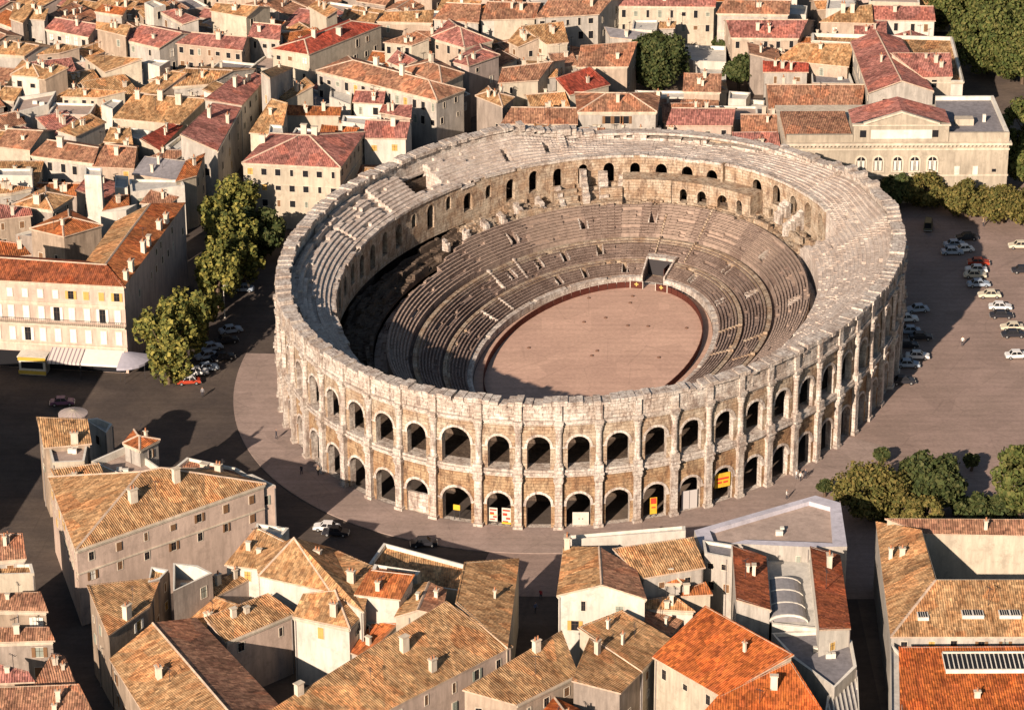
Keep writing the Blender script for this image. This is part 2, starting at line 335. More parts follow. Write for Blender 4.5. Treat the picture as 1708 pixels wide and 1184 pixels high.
# pilasters and engaged columns
for i,a in enumerate(BAYS):
    t=th_of(a); rz=rimz(t); org=AP(t,0,0)
    M=MB()
    radial_box(M,a,1.5,-1.0,0,0,.6); radial_box(M,a,1.12,-.78,0,.6,7.9); radial_box(M,a,1.3,-.9,0,7.9,8.25); radial_box(M,a,1.5,-1.05,0,8.25,8.75)
    M.build('pilaster',[S_pale],ARENA,org)
    M=MB(); radial_box(M,a,1.35,-1.0,0,8.75,9.16); radial_box(M,a,1.6,-1.28,0,9.16,9.5); radial_box(M,a,1.4,-1.05,0,9.5,10.7)
    M.build('entablature_block',[S_pale],ARENA,org)
    # engaged column : half cylinder
    M=MB(); n=7; al=math.atan2(AP(t,-1,0)[1]-AP(t,0,0)[1],AP(t,-1,0)[0]-AP(t,0,0)[0])
    for (r0,z0),(r1,z1) in zip([(.62,10.7),(.62,11.0),(.5,11.05),(.48,16.2),(.6,16.3),(.64,16.75)],[(.62,11.0),(.5,11.05),(.48,16.2),(.6,16.3),(.64,16.75),(.72,17.3)]):
        for j in range(n):
            b0=al-PI/2+PI*j/n; b1=al-PI/2+PI*(j+1)/n; c=AP(t,-.18,0)
            M.quad((c[0]+r0*math.cos(b0),c[1]+r0*math.sin(b0),z0),(c[0]+r0*math.cos(b1),c[1]+r0*math.sin(b1),z0),(c[0]+r1*math.cos(b1),c[1]+r1*math.sin(b1),z1),(c[0]+r1*math.cos(b0),c[1]+r1*math.sin(b0),z1),[(j*.3,z0),(j*.3+.3,z0),(j*.3+.3,z1),(j*.3,z1)])
    M.build('engaged_column',[S_pale],ARENA,org)
    M=MB(); radial_box(M,a,1.25,-.78,0,17.3,17.76)
    if rz>17.2: radial_box(M,a,1.45,-1.0,0,17.76,18.15)
    if rz>18.6: radial_box(M,a,.95+rr.random()*.2,-.5,0,18.15,rz-.5-rr.random()*.2)
    M.build('attic_pier',[S_pale],ARENA,org)
# coping stones on the rim, each loose
x=0.; k=0
while x<PER-.6 and k<296:
    L=rr.uniform(1.1,1.5); t=th_of(x+L/2); rz=rimz(t); dg=math.degrees(t)
    M=MB(); top=rz+rr.uniform(-.22,.2)
    if 128<dg<222:
        if rr.random()<.72: top=rz-.1+rr.choice([0,0,.5,.8,-.2])
    if rr.random()<.07: top-=.5
    ring_box(M,x+.03,x+L-.03,-.35-rr.random()*.3,1.75+rr.random()*.5,min(rz-.6,top-.3),top,0,1)
    M.build('coping_stone',[S_pale],ARENA,AP(t,.5,rz)); x+=L; k+=1
# outer wall core under a low rim at the back
M=MB()
for i in range(120):
    a0=PER*i/120; a1=PER*(i+1)/120; t0,t1=th_of(a0),th_of(a1)
    z=rimz((t0+t1)/2 if t1>t0 else t0)
    if z<18.7: ring_box(M,a0,a1,.02,1.6,16.,z-.5,0,1)
M.build('worn_attic_core',[S_pale],ARENA)
# dark galleries behind the arches
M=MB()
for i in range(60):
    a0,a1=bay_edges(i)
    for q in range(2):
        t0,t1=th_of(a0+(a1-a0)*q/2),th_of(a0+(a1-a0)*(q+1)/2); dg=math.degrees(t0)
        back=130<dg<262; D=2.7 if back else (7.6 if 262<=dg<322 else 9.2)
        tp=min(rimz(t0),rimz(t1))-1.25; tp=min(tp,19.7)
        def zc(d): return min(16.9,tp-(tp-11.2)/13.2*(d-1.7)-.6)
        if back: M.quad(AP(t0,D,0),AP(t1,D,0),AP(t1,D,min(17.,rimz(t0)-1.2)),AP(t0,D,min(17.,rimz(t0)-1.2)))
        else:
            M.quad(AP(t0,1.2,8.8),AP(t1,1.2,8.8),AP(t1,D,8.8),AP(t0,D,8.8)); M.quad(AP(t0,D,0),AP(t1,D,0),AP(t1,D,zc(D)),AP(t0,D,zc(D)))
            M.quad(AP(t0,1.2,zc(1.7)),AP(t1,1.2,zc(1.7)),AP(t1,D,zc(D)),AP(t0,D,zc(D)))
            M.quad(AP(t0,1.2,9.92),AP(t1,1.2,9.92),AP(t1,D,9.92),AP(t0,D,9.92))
M.build('inner_gallery',[S_shade_grime],ARENA)

# ---- upper terrace as laid blocks
def wob(t,k,ph): return math.sin(t*k+ph)
NT=480
def cells_z(rows,fn):
    Z=np.zeros((len(rows),NT))
    for r,(d0,d1) in enumerate(rows):
        for j in range(NT): Z[r,j]=fn((j+.5)/NT*2*PI,(d0+d1)/2,r,j)
    return Z
def block_rows(rows,Z,mats,name,zb_first,zb_last,mifn=None):
    n=len(rows)
    for r,(d0,d1) in enumerate(rows):
        M=MB()
        for j in range(NT):
            t0=2*PI*j/NT; t1=2*PI*(j+1)/NT; z=Z[r,j]; s0=t0*55; s1=t1*55; mi=mifn(r,j) if mifn else 0
            M.quad(AP(t0,d0,z),AP(t1,d0,z),AP(t1,d1,z),AP(t0,d1,z),[(s0,d0),(s1,d0),(s1,d1),(s0,d1)],mi)
            zn=Z[r+1,j] if r+1<n else zb_last
            if abs(zn-z)>.005 and not (name=='terrace_row' and ((r==9 and 134<math.degrees(t0)<317.5) or (z-zn>2 and r>10 and 160<math.degrees(t0)<184.5))): M.quad(AP(t0,d1,zn),AP(t1,d1,zn),AP(t1,d1,z),AP(t0,d1,z),[(s0,zn),(s1,zn),(s1,z),(s0,z)],mi)
            if r==0: M.quad(AP(t0,d0,zb_first),AP(t1,d0,zb_first),AP(t1,d0,z),AP(t0,d0,z),[(s0,zb_first),(s1,zb_first),(s1,z),(s0,z)],mi)
            zj=Z[r,(j+1)%NT]
            if abs(zj-z)>.005: M.quad(AP(t1,d0,zj),AP(t1,d1,zj),AP(t1,d1,z),AP(t1,d0,z),[(d0,zj),(d1,zj),(d1,z),(d0,z)],mi)
        M.build(name,mats,ARENA)
ru=[(1.7+.78*i,1.7+.78*(i+1)) for i in range(10)]+[(9.5+.65*i,9.5+.65*(i+1)) for i in range(10)]
nz=np.random.RandomState(5)
J=nz.uniform(-1,1,(40,NT))
# chunky noise per block (blocks are 3 cells long)
JB=np.repeat(nz.uniform(0,1,(40,NT//3)),3,axis=1); JB2=np.repeat(nz.uniform(0,1,(40,NT//8)),8,axis=1)
def upz(t,d,r,j):
    dg=math.degrees(t)%360; rz=rimz(t); top=min(rz-1.25,19.7) if rz>19 else rz-.5
    inner=min(16.0,top-.3)
    f=(d-1.7)/7.8
    right=(dg<136 or dg>312)
    wr=1. if (dg<126 or dg>325) else (136-dg)/10. if dg<136 and dg>=126 else (dg-312)/13. if dg>312 else 0.
    zl=top-(top-inner)*min(1,f)
    if d>9.5: 
        zl=8.3+.5*JB[r,j]+.12*J[r,j]+(1.6*JB2[r,j]**3 if dg>198 or dg<158 else 0)
        if dg>236: zl-=min(2.2,(dg-236)*.2)
        if 160<dg<198 and d<13.2: zl=12.6+.08*JB[r,j]
        if 198<=dg<216: zl=9.2+2.2*JB2[r,j]*(1 if d<14 else .2)
    zr=top-(top-11.2)*min(1,(d-1.7)/13.2)+(.07 if d<9 else .2)*(JB[r,j]-.5)*2+.03*J[r,j]
    if 62<dg<132: zr+=.22*(JB2[r,j]-.5) if d>10 else 0
    if d>14.9: zr=6.2
    z=zl*(1-wr)+zr*wr
    if not right or wr<.5:
        if d<9.5:
            z+=.03*J[r,j]
            if 232<dg<312:
                if JB[r,j]>.93 or (JB2[r,j]>.86 and r<6): z-=.55
                if 242<dg<249.5 and r<7: z=14.3+.4*JB[r,j]
                if dg>262 and r<3 and JB2[r,j]>.35: z-=.5
                if 258.2<dg<260 and r<8: z-=.7
                if 272.2<dg<273.6 and r<8: z-=.5
            else:
                z+=.10*(JB[r,j]-.5)
                if 224.5<dg<225.6 and 2<r<7: z-=1.8
                if 214.6<dg<215.8 and 1<r<6: z-=1.8
                if 207<dg<211 and r<5: z-=1.2*JB[r,j]
    if wr>=.5 and JB[r,j]>.975 and 3<d<12: z-=.6
    return z
ZU=cells_z(ru,upz)
block_rows(ru,ZU,[S_ter,S_mid,S_shade_grime],'terrace_row',15.5,6.,lambda r,j:(2 if 240<j*360/NT<330 else 1) if (r>=10 and 134<j*360/NT<330) else 0)  # inner-left rows get the darkened stone so they look shaded
# inner wall of the terrace, with vomitory arches (left and back half)
def arc_of_deg(dg): return float(np.interp(R(dg),_t,_s))
k=0; a=arc_of_deg(134); a_end=arc_of_deg(318)
while a<a_end-3:
    L=UNIT*.98; tm=th_of(a+L/2); dg=math.degrees(tm); M=MB()
    zt=float(ZU[9,int(tm/(2*PI)*NT)%NT])-.02
    big=rr.random(); skip=(166<dg<172)
    wd=rr.uniform(2.2,2.6) if big<.75 else 1.6; crown=zt-rr.uniform(1.2,1.9); hgt=rr.uniform(3.6,4.7) if big<.75 else 2.6
    if skip: ring_box(M,a,a+L,8.9,9.52,8.4,zt,0,3)
    else: arch_bay(M,a,a+L,8.4,zt,wd,max(8.7,crown-hgt),crown-wd/2,9.53,8.1,mi=0,rev=0,ring=.3,proud=.06)
    o_=M.build('vomitory_bay',[S_mid if dg<205 else S_mid],ARENA,AP(tm,9.5,8))
    if 140<dg<215 and rr.random()<.5:
        pass
    a+=L; k+=1
M=MB(); x=arc_of_deg(134)
while x<arc_of_deg(318):
    L=rr.uniform(1.2,2.2); tm=th_of(x+L/2); zt=float(ZU[9,int(tm/(2*PI)*NT)%NT])
    if rr.random()<.9: ring_box(M,x,x+L-.04,8.5,9.75+rr.random()*.12,zt-.35,zt+.06+rr.random()*.14,0,1)
    x+=L
tag(M.build('terrace_edge_stones',[S_pale],ARENA),kind='stuff')
# low ruined arches at the far end
for dgc,wd in ((163.5,1.7),(169,3.),(175.5,2.4),(181,1.8)):
    M=MB(); a=arc_of_deg(dgc); arch_bay(M,a-2.9,a+2.9,8.2,12.7,wd,8.7,9.9+(3-wd)*.4,13.5,12.3,mi=0,rev=0,ring=.3,proud=.08)
    M.build('ruined_arch',[S_mid],ARENA,AP(R(dgc),13.5,8))
# broken radial walls
for dgc,z1,z2,d0,d1,wd in ((203,13.5,9.8,9.6,14.5,2.2),(208,14.5,10.5,9.6,15.6,1.6),(214.5,11.5,9.6,10.4,15.7,1.4),(220,10.8,9.5,11.2,15.8,1.3),(226,10.6,9.4,11.6,15.9,1.3),(231.5,10.4,9.6,13.0,15.9,1.4),(237,10.2,9.5,13.8,15.9,1.2),(243,10.,9.6,14.2,15.9,1.1),(198,12.5,10.5,9.6,13,1.8),(151,13.2,11.,9.6,12.4,2.4),(145,12.6,10.4,9.6,14,1.6),(250,9.9,9.4,14.4,15.9,.9)):
    M=MB(); a=arc_of_deg(dgc); n=4
    for i in range(n):
        e0=d0+(d1-d0)*i/n; e1=d0+(d1-d0)*(i+1)/n; zz=z1+(z2-z1)*(i+.5)/n+rr.uniform(-.25,.25); ww=wd*rr.uniform(.8,1.15)
        t0,t1=th_of(a-ww/2),th_of(a+ww/2)
        P=[AP(t0,e0,8.),AP(t1,e0,8.),AP(t1,e1,8.),AP(t0,e1,8.)]; Q=[(p[0],p[1],zz+rr.uniform(-.25,.25)) for p in P]
        P=P+Q
        for f in ((0,1,5,4),(1,2,6,5),(2,3,7,6),(3,0,4,7),(4,5,6,7)): M.poly([P[q] for q in f])
    M.build('ruined_pier',[S_pale],ARENA,AP(R(dgc),(d0+d1)/2,8))
# tall buttress scar on the far wall
M=MB(); a=arc_of_deg(171.5); radial_box(M,a,.5,9.55,10.6,8.6,16.2); M.build('wall_buttress',[S_mid],ARENA)
# ---- lower seating
rs=[];zs=[]
for i in range(11): rs.append((16.2+.54*i,16.2+.54*(i+1))); zs.append(9.0-.36*i)
rs.append((22.14,22.9)); zs.append(4.3)
rs.append((22.9,23.7)); zs.append(4.95)
for i in range(7): rs.append((23.7+.57*i,23.7+.57*(i+1))); zs.append(4.55-.27*i)
rs.append((27.69,28.2)); zs.append(2.35)
rs.append((28.2,28.9)); zs.append(2.85)
for i in range(6): rs.append((28.9+.6*i,28.9+.6*(i+1))); zs.append(2.6-.22*i)
rs.append((32.5,33.5)); zs.append(1.35)
ND=len(rs)
VOM=[(206,14,17),(219,14,17),(229,14,17),(196,23,26),(214,23,26),(226,23,26),(240,14,17),(188,3,6),(210,4,7),(232,3,6),(150,14,17),(130,14,17),(112,3,6),(160,23,26),(135,23,26),(142,4,7)]
def sz(t,d,r,j):
    dg=math.degrees(t)%360; z=zs[r]
    z+=.02*J[r,j]
    if r<11 and (190<dg<270) : pass
    if r not in (11,12,20,21) and JB[r,j]>.965: z-=.25
    if r in (15,16,17,18) and JB2[r,j]>.9: z-=.2
    for a,r0,r1 in VOM:
        if abs(dg-a)<1.1 and r0<=r<=r1: z=zs[r1]-1.0
    if 174<dg<186 and r>=22: z=.1
    elif 173<dg<187 and r in (19,20,21): z=3.5
    if r<11 and (JB2[r,j]>.93): z-=.2
    if 246<dg<336 and r<min(4,(dg-246)*.25)*min(1,(336-dg)*.1): z=5.2+.5*JB[r,j]
    return z
ZS=cells_z(rs,sz)
M=None
mi_seat=lambda r,j: 3 if (r==28 or (r in (19,20,21) and 231<j<249)) else 1 if (r in (12,21) or (r in(13,22) )) else (2 if (r<11 and (JB2[3,j]>.4)) else 0)
block_rows(rs,ZS,[S_seat,S_mid,M_wood,S_pale],'seat_row',5.5,0.,mi_seat)
M=MB()
for dgc,r0,r1 in VOM:
    a=arc_of_deg(dgc)
    t=R(dgc)
    for s in (-1,1):
        tt=t+s*R(1.25); d0=rs[r0][0]-.1; d1=rs[r1][1]+.1; z0=zs[r1]-.9; zt=zs[r0]+.12; w_=R(.18)
        P=[AP(tt-w_,d0,z0),AP(tt+w_,d0,z0),AP(tt+w_,d1,z0),AP(tt-w_,d1,z0),AP(tt-w_,d0,zt),AP(tt+w_,d0,zt),AP(tt+w_,d1,zs[r1]+.25),AP(tt-w_,d1,zs[r1]+.25)]
        for f in ((0,1,5,4),(1,2,6,5),(2,3,7,6),(3,0,4,7),(4,5,6,7)): M.poly([P[i] for i in f])
tag(M.build('vomitory_jambs',[S_pale],ARENA),kind='stuff')
# bench slabs standing on the front of every step
for r in range(ND-1):
    if r in (11,12,20,21): continue
    M=MB(); d0,d1=rs[r]; wooden=r<11; nb=160
    for j in range(nb):
        t0=2*PI*(j+.04)/nb; t1=2*PI*(j+.96)/nb; dg=math.degrees((t0+t1)/2); jj=int((t0+t1)/2/(2*PI)*NT)
        z=zs[r]
        if ZS[r,jj]<z-.15 or nz.rand()<(.006 if wooden else .02): continue
        if 172.5<dg<187.5 and r>=17: continue
        za=z+.17; zb_=z+.27; e0=d1-.30; e1=d1-.02
        P=[AP(t0,e0,zb_),AP(t1,e0,zb_),AP(t1,e1,zb_),AP(t0,e1,zb_)]; M.poly(P,[(0,0),(1.9,0),(1.9,.3),(0,.3)])
        Q=[(p[0],p[1],za) for p in P]
        M.quad(P[2],P[3],Q[3],Q[2]); M.quad(P[0],P[1],Q[1],Q[0]); M.quad(P[0],P[3],Q[3],Q[0]); M.quad(P[1],P[2],Q[2],Q[1])
    tag(M.build('bench_row',[M_wood if wooden else S_seat],ARENA),kind='stuff')
# radial aisle walls
for dgc,r0,r1 in ((246,12,20),(252,22,28),(262,22,28),(236,12,20),(170,0,20),(184,4,20),(100,12,19),(88,12,19),(95,21,28),(112,21,28),(74,13,19)):
    M=MB(); t=R(dgc); w_=R(.25)
    for r in range(r0,r1):
        d0,d1=rs[r]; z0=zs[r]-.3; zt=zs[r]+.42
        P=[AP(t-w_,d0,z0),AP(t+w_,d0,z0),AP(t+w_,d1,z0),AP(t-w_,d1,z0),AP(t-w_,d0,zt),AP(t+w_,d0,zt),AP(t+w_,d1,zt),AP(t-w_,d1,zt)]
        for f in ((0,1,5,4),(1,2,6,5),(2,3,7,6),(3,0,4,7),(4,5,6,7)): M.poly([P[i] for i in f])
    M.build('aisle_wall',[S_pale if dgc>190 else S_mid],ARENA)
# entrance tunnel with doors at the far end
M=MB(); t0,t1=R(174),R(186)
M.quad(AP(t0,28.95,.05),AP(t1,28.95,.05),AP(t1,28.95,3.1),AP(t0,28.95,3.1)); M.build('tunnel_mouth',[M_iron],ARENA)  # flat dark sheet stands in for the shade inside the tunnel
M=MB()
for t in (t0,t1):
    P=[AP(t,28.9,.05),AP(t,33.6,.05),AP(t,33.6,1.9),AP(t,28.9,3.5)]; dt=R(.8)*(1 if t==t0 else -1)
    Q=[AP(t-dt,28.9,.05),AP(t-dt,33.6,.05),AP(t-dt,33.6,1.9),AP(t-dt,28.9,3.5)]
    M.poly(P); M.poly(Q); M.quad(P[2],P[3],Q[3],Q[2]); M.quad(P[1],P[2],Q[2],Q[1])
M.build('tunnel_side_wall',[S_pale],ARENA)
M=MB(); t=R(176.); M.quad(AP(t,28.4,.1),AP(t,31.6,.1),AP(t,31.6,2.6),AP(t,28.4,2.6)); M.quad(AP(t+.004,28.4,.1),AP(t+.004,31.6,.1),AP(t+.004,31.6,2.6),AP(t+.004,28.4,2.6)); M.quad(AP(t,31.6,.1),AP(t+.004,31.6,.1),AP(t+.004,31.6,2.6),AP(t,31.6,2.6))
M.build('tunnel_door',[M_red],ARENA)
# red timber barrier round the sand
BAR=empty('bullring_barrier',AP(0,35.6,0),'dark red timber barrier running round the sandy arena floor','barrier')
for i in range(72):
    t0=2*PI*(i+.03)/72; t1=2*PI*(i+.97)/72; dg=math.degrees((t0+t1)/2)
    if 175.<dg<185.: continue
    M=MB()
    for dd,z in ((35.4,1.2),):
        P=[AP(t0,dd,.05),AP(t1,dd,.05),AP(t1,dd,z),AP(t0,dd,z)]; Q=[AP(t0,dd+.14,.05),AP(t1,dd+.14,.05),AP(t1,dd+.14,z),AP(t0,dd+.14,z)]
        M.poly(P); M.poly(Q); M.quad(P[2],P[3],Q[3],Q[2]); M.quad(P[0],P[3],Q[3],Q[0]); M.quad(P[1],P[2],Q[2],Q[1])
    M.build('barrier_panel',[M_red],BAR,AP((t0+t1)/2,35.4,0))
M_white=plain('white_paint',(.62,.56,.46),.8,var=.2); M_yel=plain('poster_yellow',(.70,.42,.04),.8,var=.2); M_rd=plain('poster_red',(.6,.06,.03),.7); M_gold=plain('emblem_gold',(.6,.42,.12),.5)
for dg,lb in ((188.2,'white edged shield panel on the barrier left of the tunnel'),(171.8,'white edged shield panel on the barrier right of the tunnel')):
    t=R(dg); B_=empty('barrier_shield',AP(t,36.,0),lb,'shield','shields on the barrier')
    c=AP(t,35.85,.8); al=math.atan2(AP(t,36.5,0)[1]-AP(t,35,0)[1],AP(t,36.5,0)[0]-AP(t,35,0)[0])
    M=MB(); M.box((c[0],c[1],.75),(.1,2.1,1.3),al); M.build('board',[M_red],B_)
    for yy in (-1.15,1.15):
        M=MB(); M.box((c[0]-math.sin(al)*yy,c[1]+math.cos(al)*yy,.75),(.14,.12,1.45),al); M.build('white_post',[M_white],B_)
    M=MB(); cc=(c[0]+math.cos(al)*.09,c[1]+math.sin(al)*.09,.9); M.box(cc,(.06,.75,.2),al); M.box((cc[0]+math.cos(al)*.02,cc[1]+math.sin(al)*.02,.9),(.06,.2,.75),al); M.build('cross_emblem',[M_gold],B_)
# fleck stones on the sand
for i,(x,y) in enumerate([[-0.48,24.98],[6.85,22.71],[-1.59,14.14],[6.06,12.48],[-11.37,2.99],[-0.58,-0.43],[0.4,1.6],[9.62,12.18],[16.31,11.32],[10.91,-1.29],[2.26,15.98],[7.39,25.74]]):
    M=MB(); M.lathe((x,y,.04),[(.34,0),(.3,.14),(.14,.24),(0,.26)],7); o=M.build('sand_clod',[plain('damp_sand',(.16,.09,.06)) if i==0 else bpy.data.materials['damp_sand']],None,(x,y,.04)); tag(o,'small dark damp clod lying on the sunlit arena sand','sand clod','dark clods scattered on the sand')

# posters and gates standing in the ground arches
def arch_at(k): # k = pilaster number counted as in the photo, gives mid arc and angle
    a0,a1=bay_edges(k); m_=(a0+a1)/2; t=th_of(m_); o=AP(t,0,0); n=AP(t,-1,0); al=math.atan2(n[1]-o[1],n[0]-o[0]); return m_,t,al
def board(name,k,du,w,z0,z1,mats,label,cat,dep=.5,lines=None,group=None):
    m_,t,al=arch_at(k); c=AP(th_of(m_+du),dep,0); e=empty(name,c,label,cat,group)
    tx,ty=-math.sin(al),math.cos(al); nx,ny=math.cos(al),math.sin(al)
    M=MB(); M.box((c[0],c[1],(z0+z1)/2),(.08,w,z1-z0),al); M.build('panel',[mats[0]],e)
    for s in (-1,1):
        M=MB(); M.box((c[0]+tx*s*(w/2-.1)-nx*.1,c[1]+ty*s*(w/2-.1)-ny*.1,z1/2),(.1,.1,z1),al); M.build('post',[M_iron],e)
    for (dy,zz,ww,hh,mi) in lines or []:
        M=MB(); M.box((c[0]+tx*dy*w+nx*.055,c[1]+ty*dy*w+ny*.055,z0+zz*(z1-z0)),(.03,ww*w,hh*(z1-z0)),al); M.build('printed_patch',[mats[mi]],e)
    return e
txt=[(0,.85,.8,.1,1),(-.15,.6,.5,.16,1),(.2,.35,.45,.12,1),(-.1,.15,.6,.08,1)]
board('bullfight_poster',60-1+0,-.2,1.1,1.7,2.6,[M_yel,M_rd],'little yellow placard in the wide ground arch left of the white poster pair','poster',lines=None)
board('bullfight_poster',0,-1.0,1.3,.6,2.9,[M_white,M_rd,M_yel],'left of the two white and red posters filling one ground arch','poster',lines=txt+[(0,.5,.9,.05,2)])
board('bullfight_poster',0,1.05,1.4,.3,3.0,[M_white,M_rd,M_yel],'right of the two white and red posters filling one ground arch','poster',lines=txt+[(0,.06,1.,.12,2)])
board('ticket_booth',2,.35,2.5,.1,2.3,[M_white,M_iron],'white panelled box closing a ground arch, with two dark dots','ticket booth',lines=[(-.1,.5,.06,.08,1),(.12,.5,.06,.08,1)])
board('bullfight_poster',4,-.1,1.1,.5,3.3,[M_yel,M_rd],'tall yellow and red poster in a ground arch with stairs','poster',lines=[(0,.8,.8,.35,1),(0,.4,.6,.08,1)])
board('white_gate',5,.1,2.6,.1,3.2,[plain('gate_grey_paint',(.5,.46,.42)),M_iron],'pale grey metal gate in a ground arch between the two yellow posters','gate',lines=[(0,.5,.02,1,1)])
board('bullfight_poster',6,.2,2.7,2.2,4.6,[M_yel,M_rd],'large yellow poster hanging high in a ground arch at right','poster',lines=[(0,.62,.8,.14,1),(-.2,.35,.3,.12,1),(.2,.35,.3,.12,1)])
# wall infill in the arch left
m_,t,al=arch_at(58); c=AP(t,.8,0); M=MB(); M.box((c[0],c[1],1.6),(.5,4.2,3.2),al); M.build('arch_infill_wall',[S_pale],ARENA)
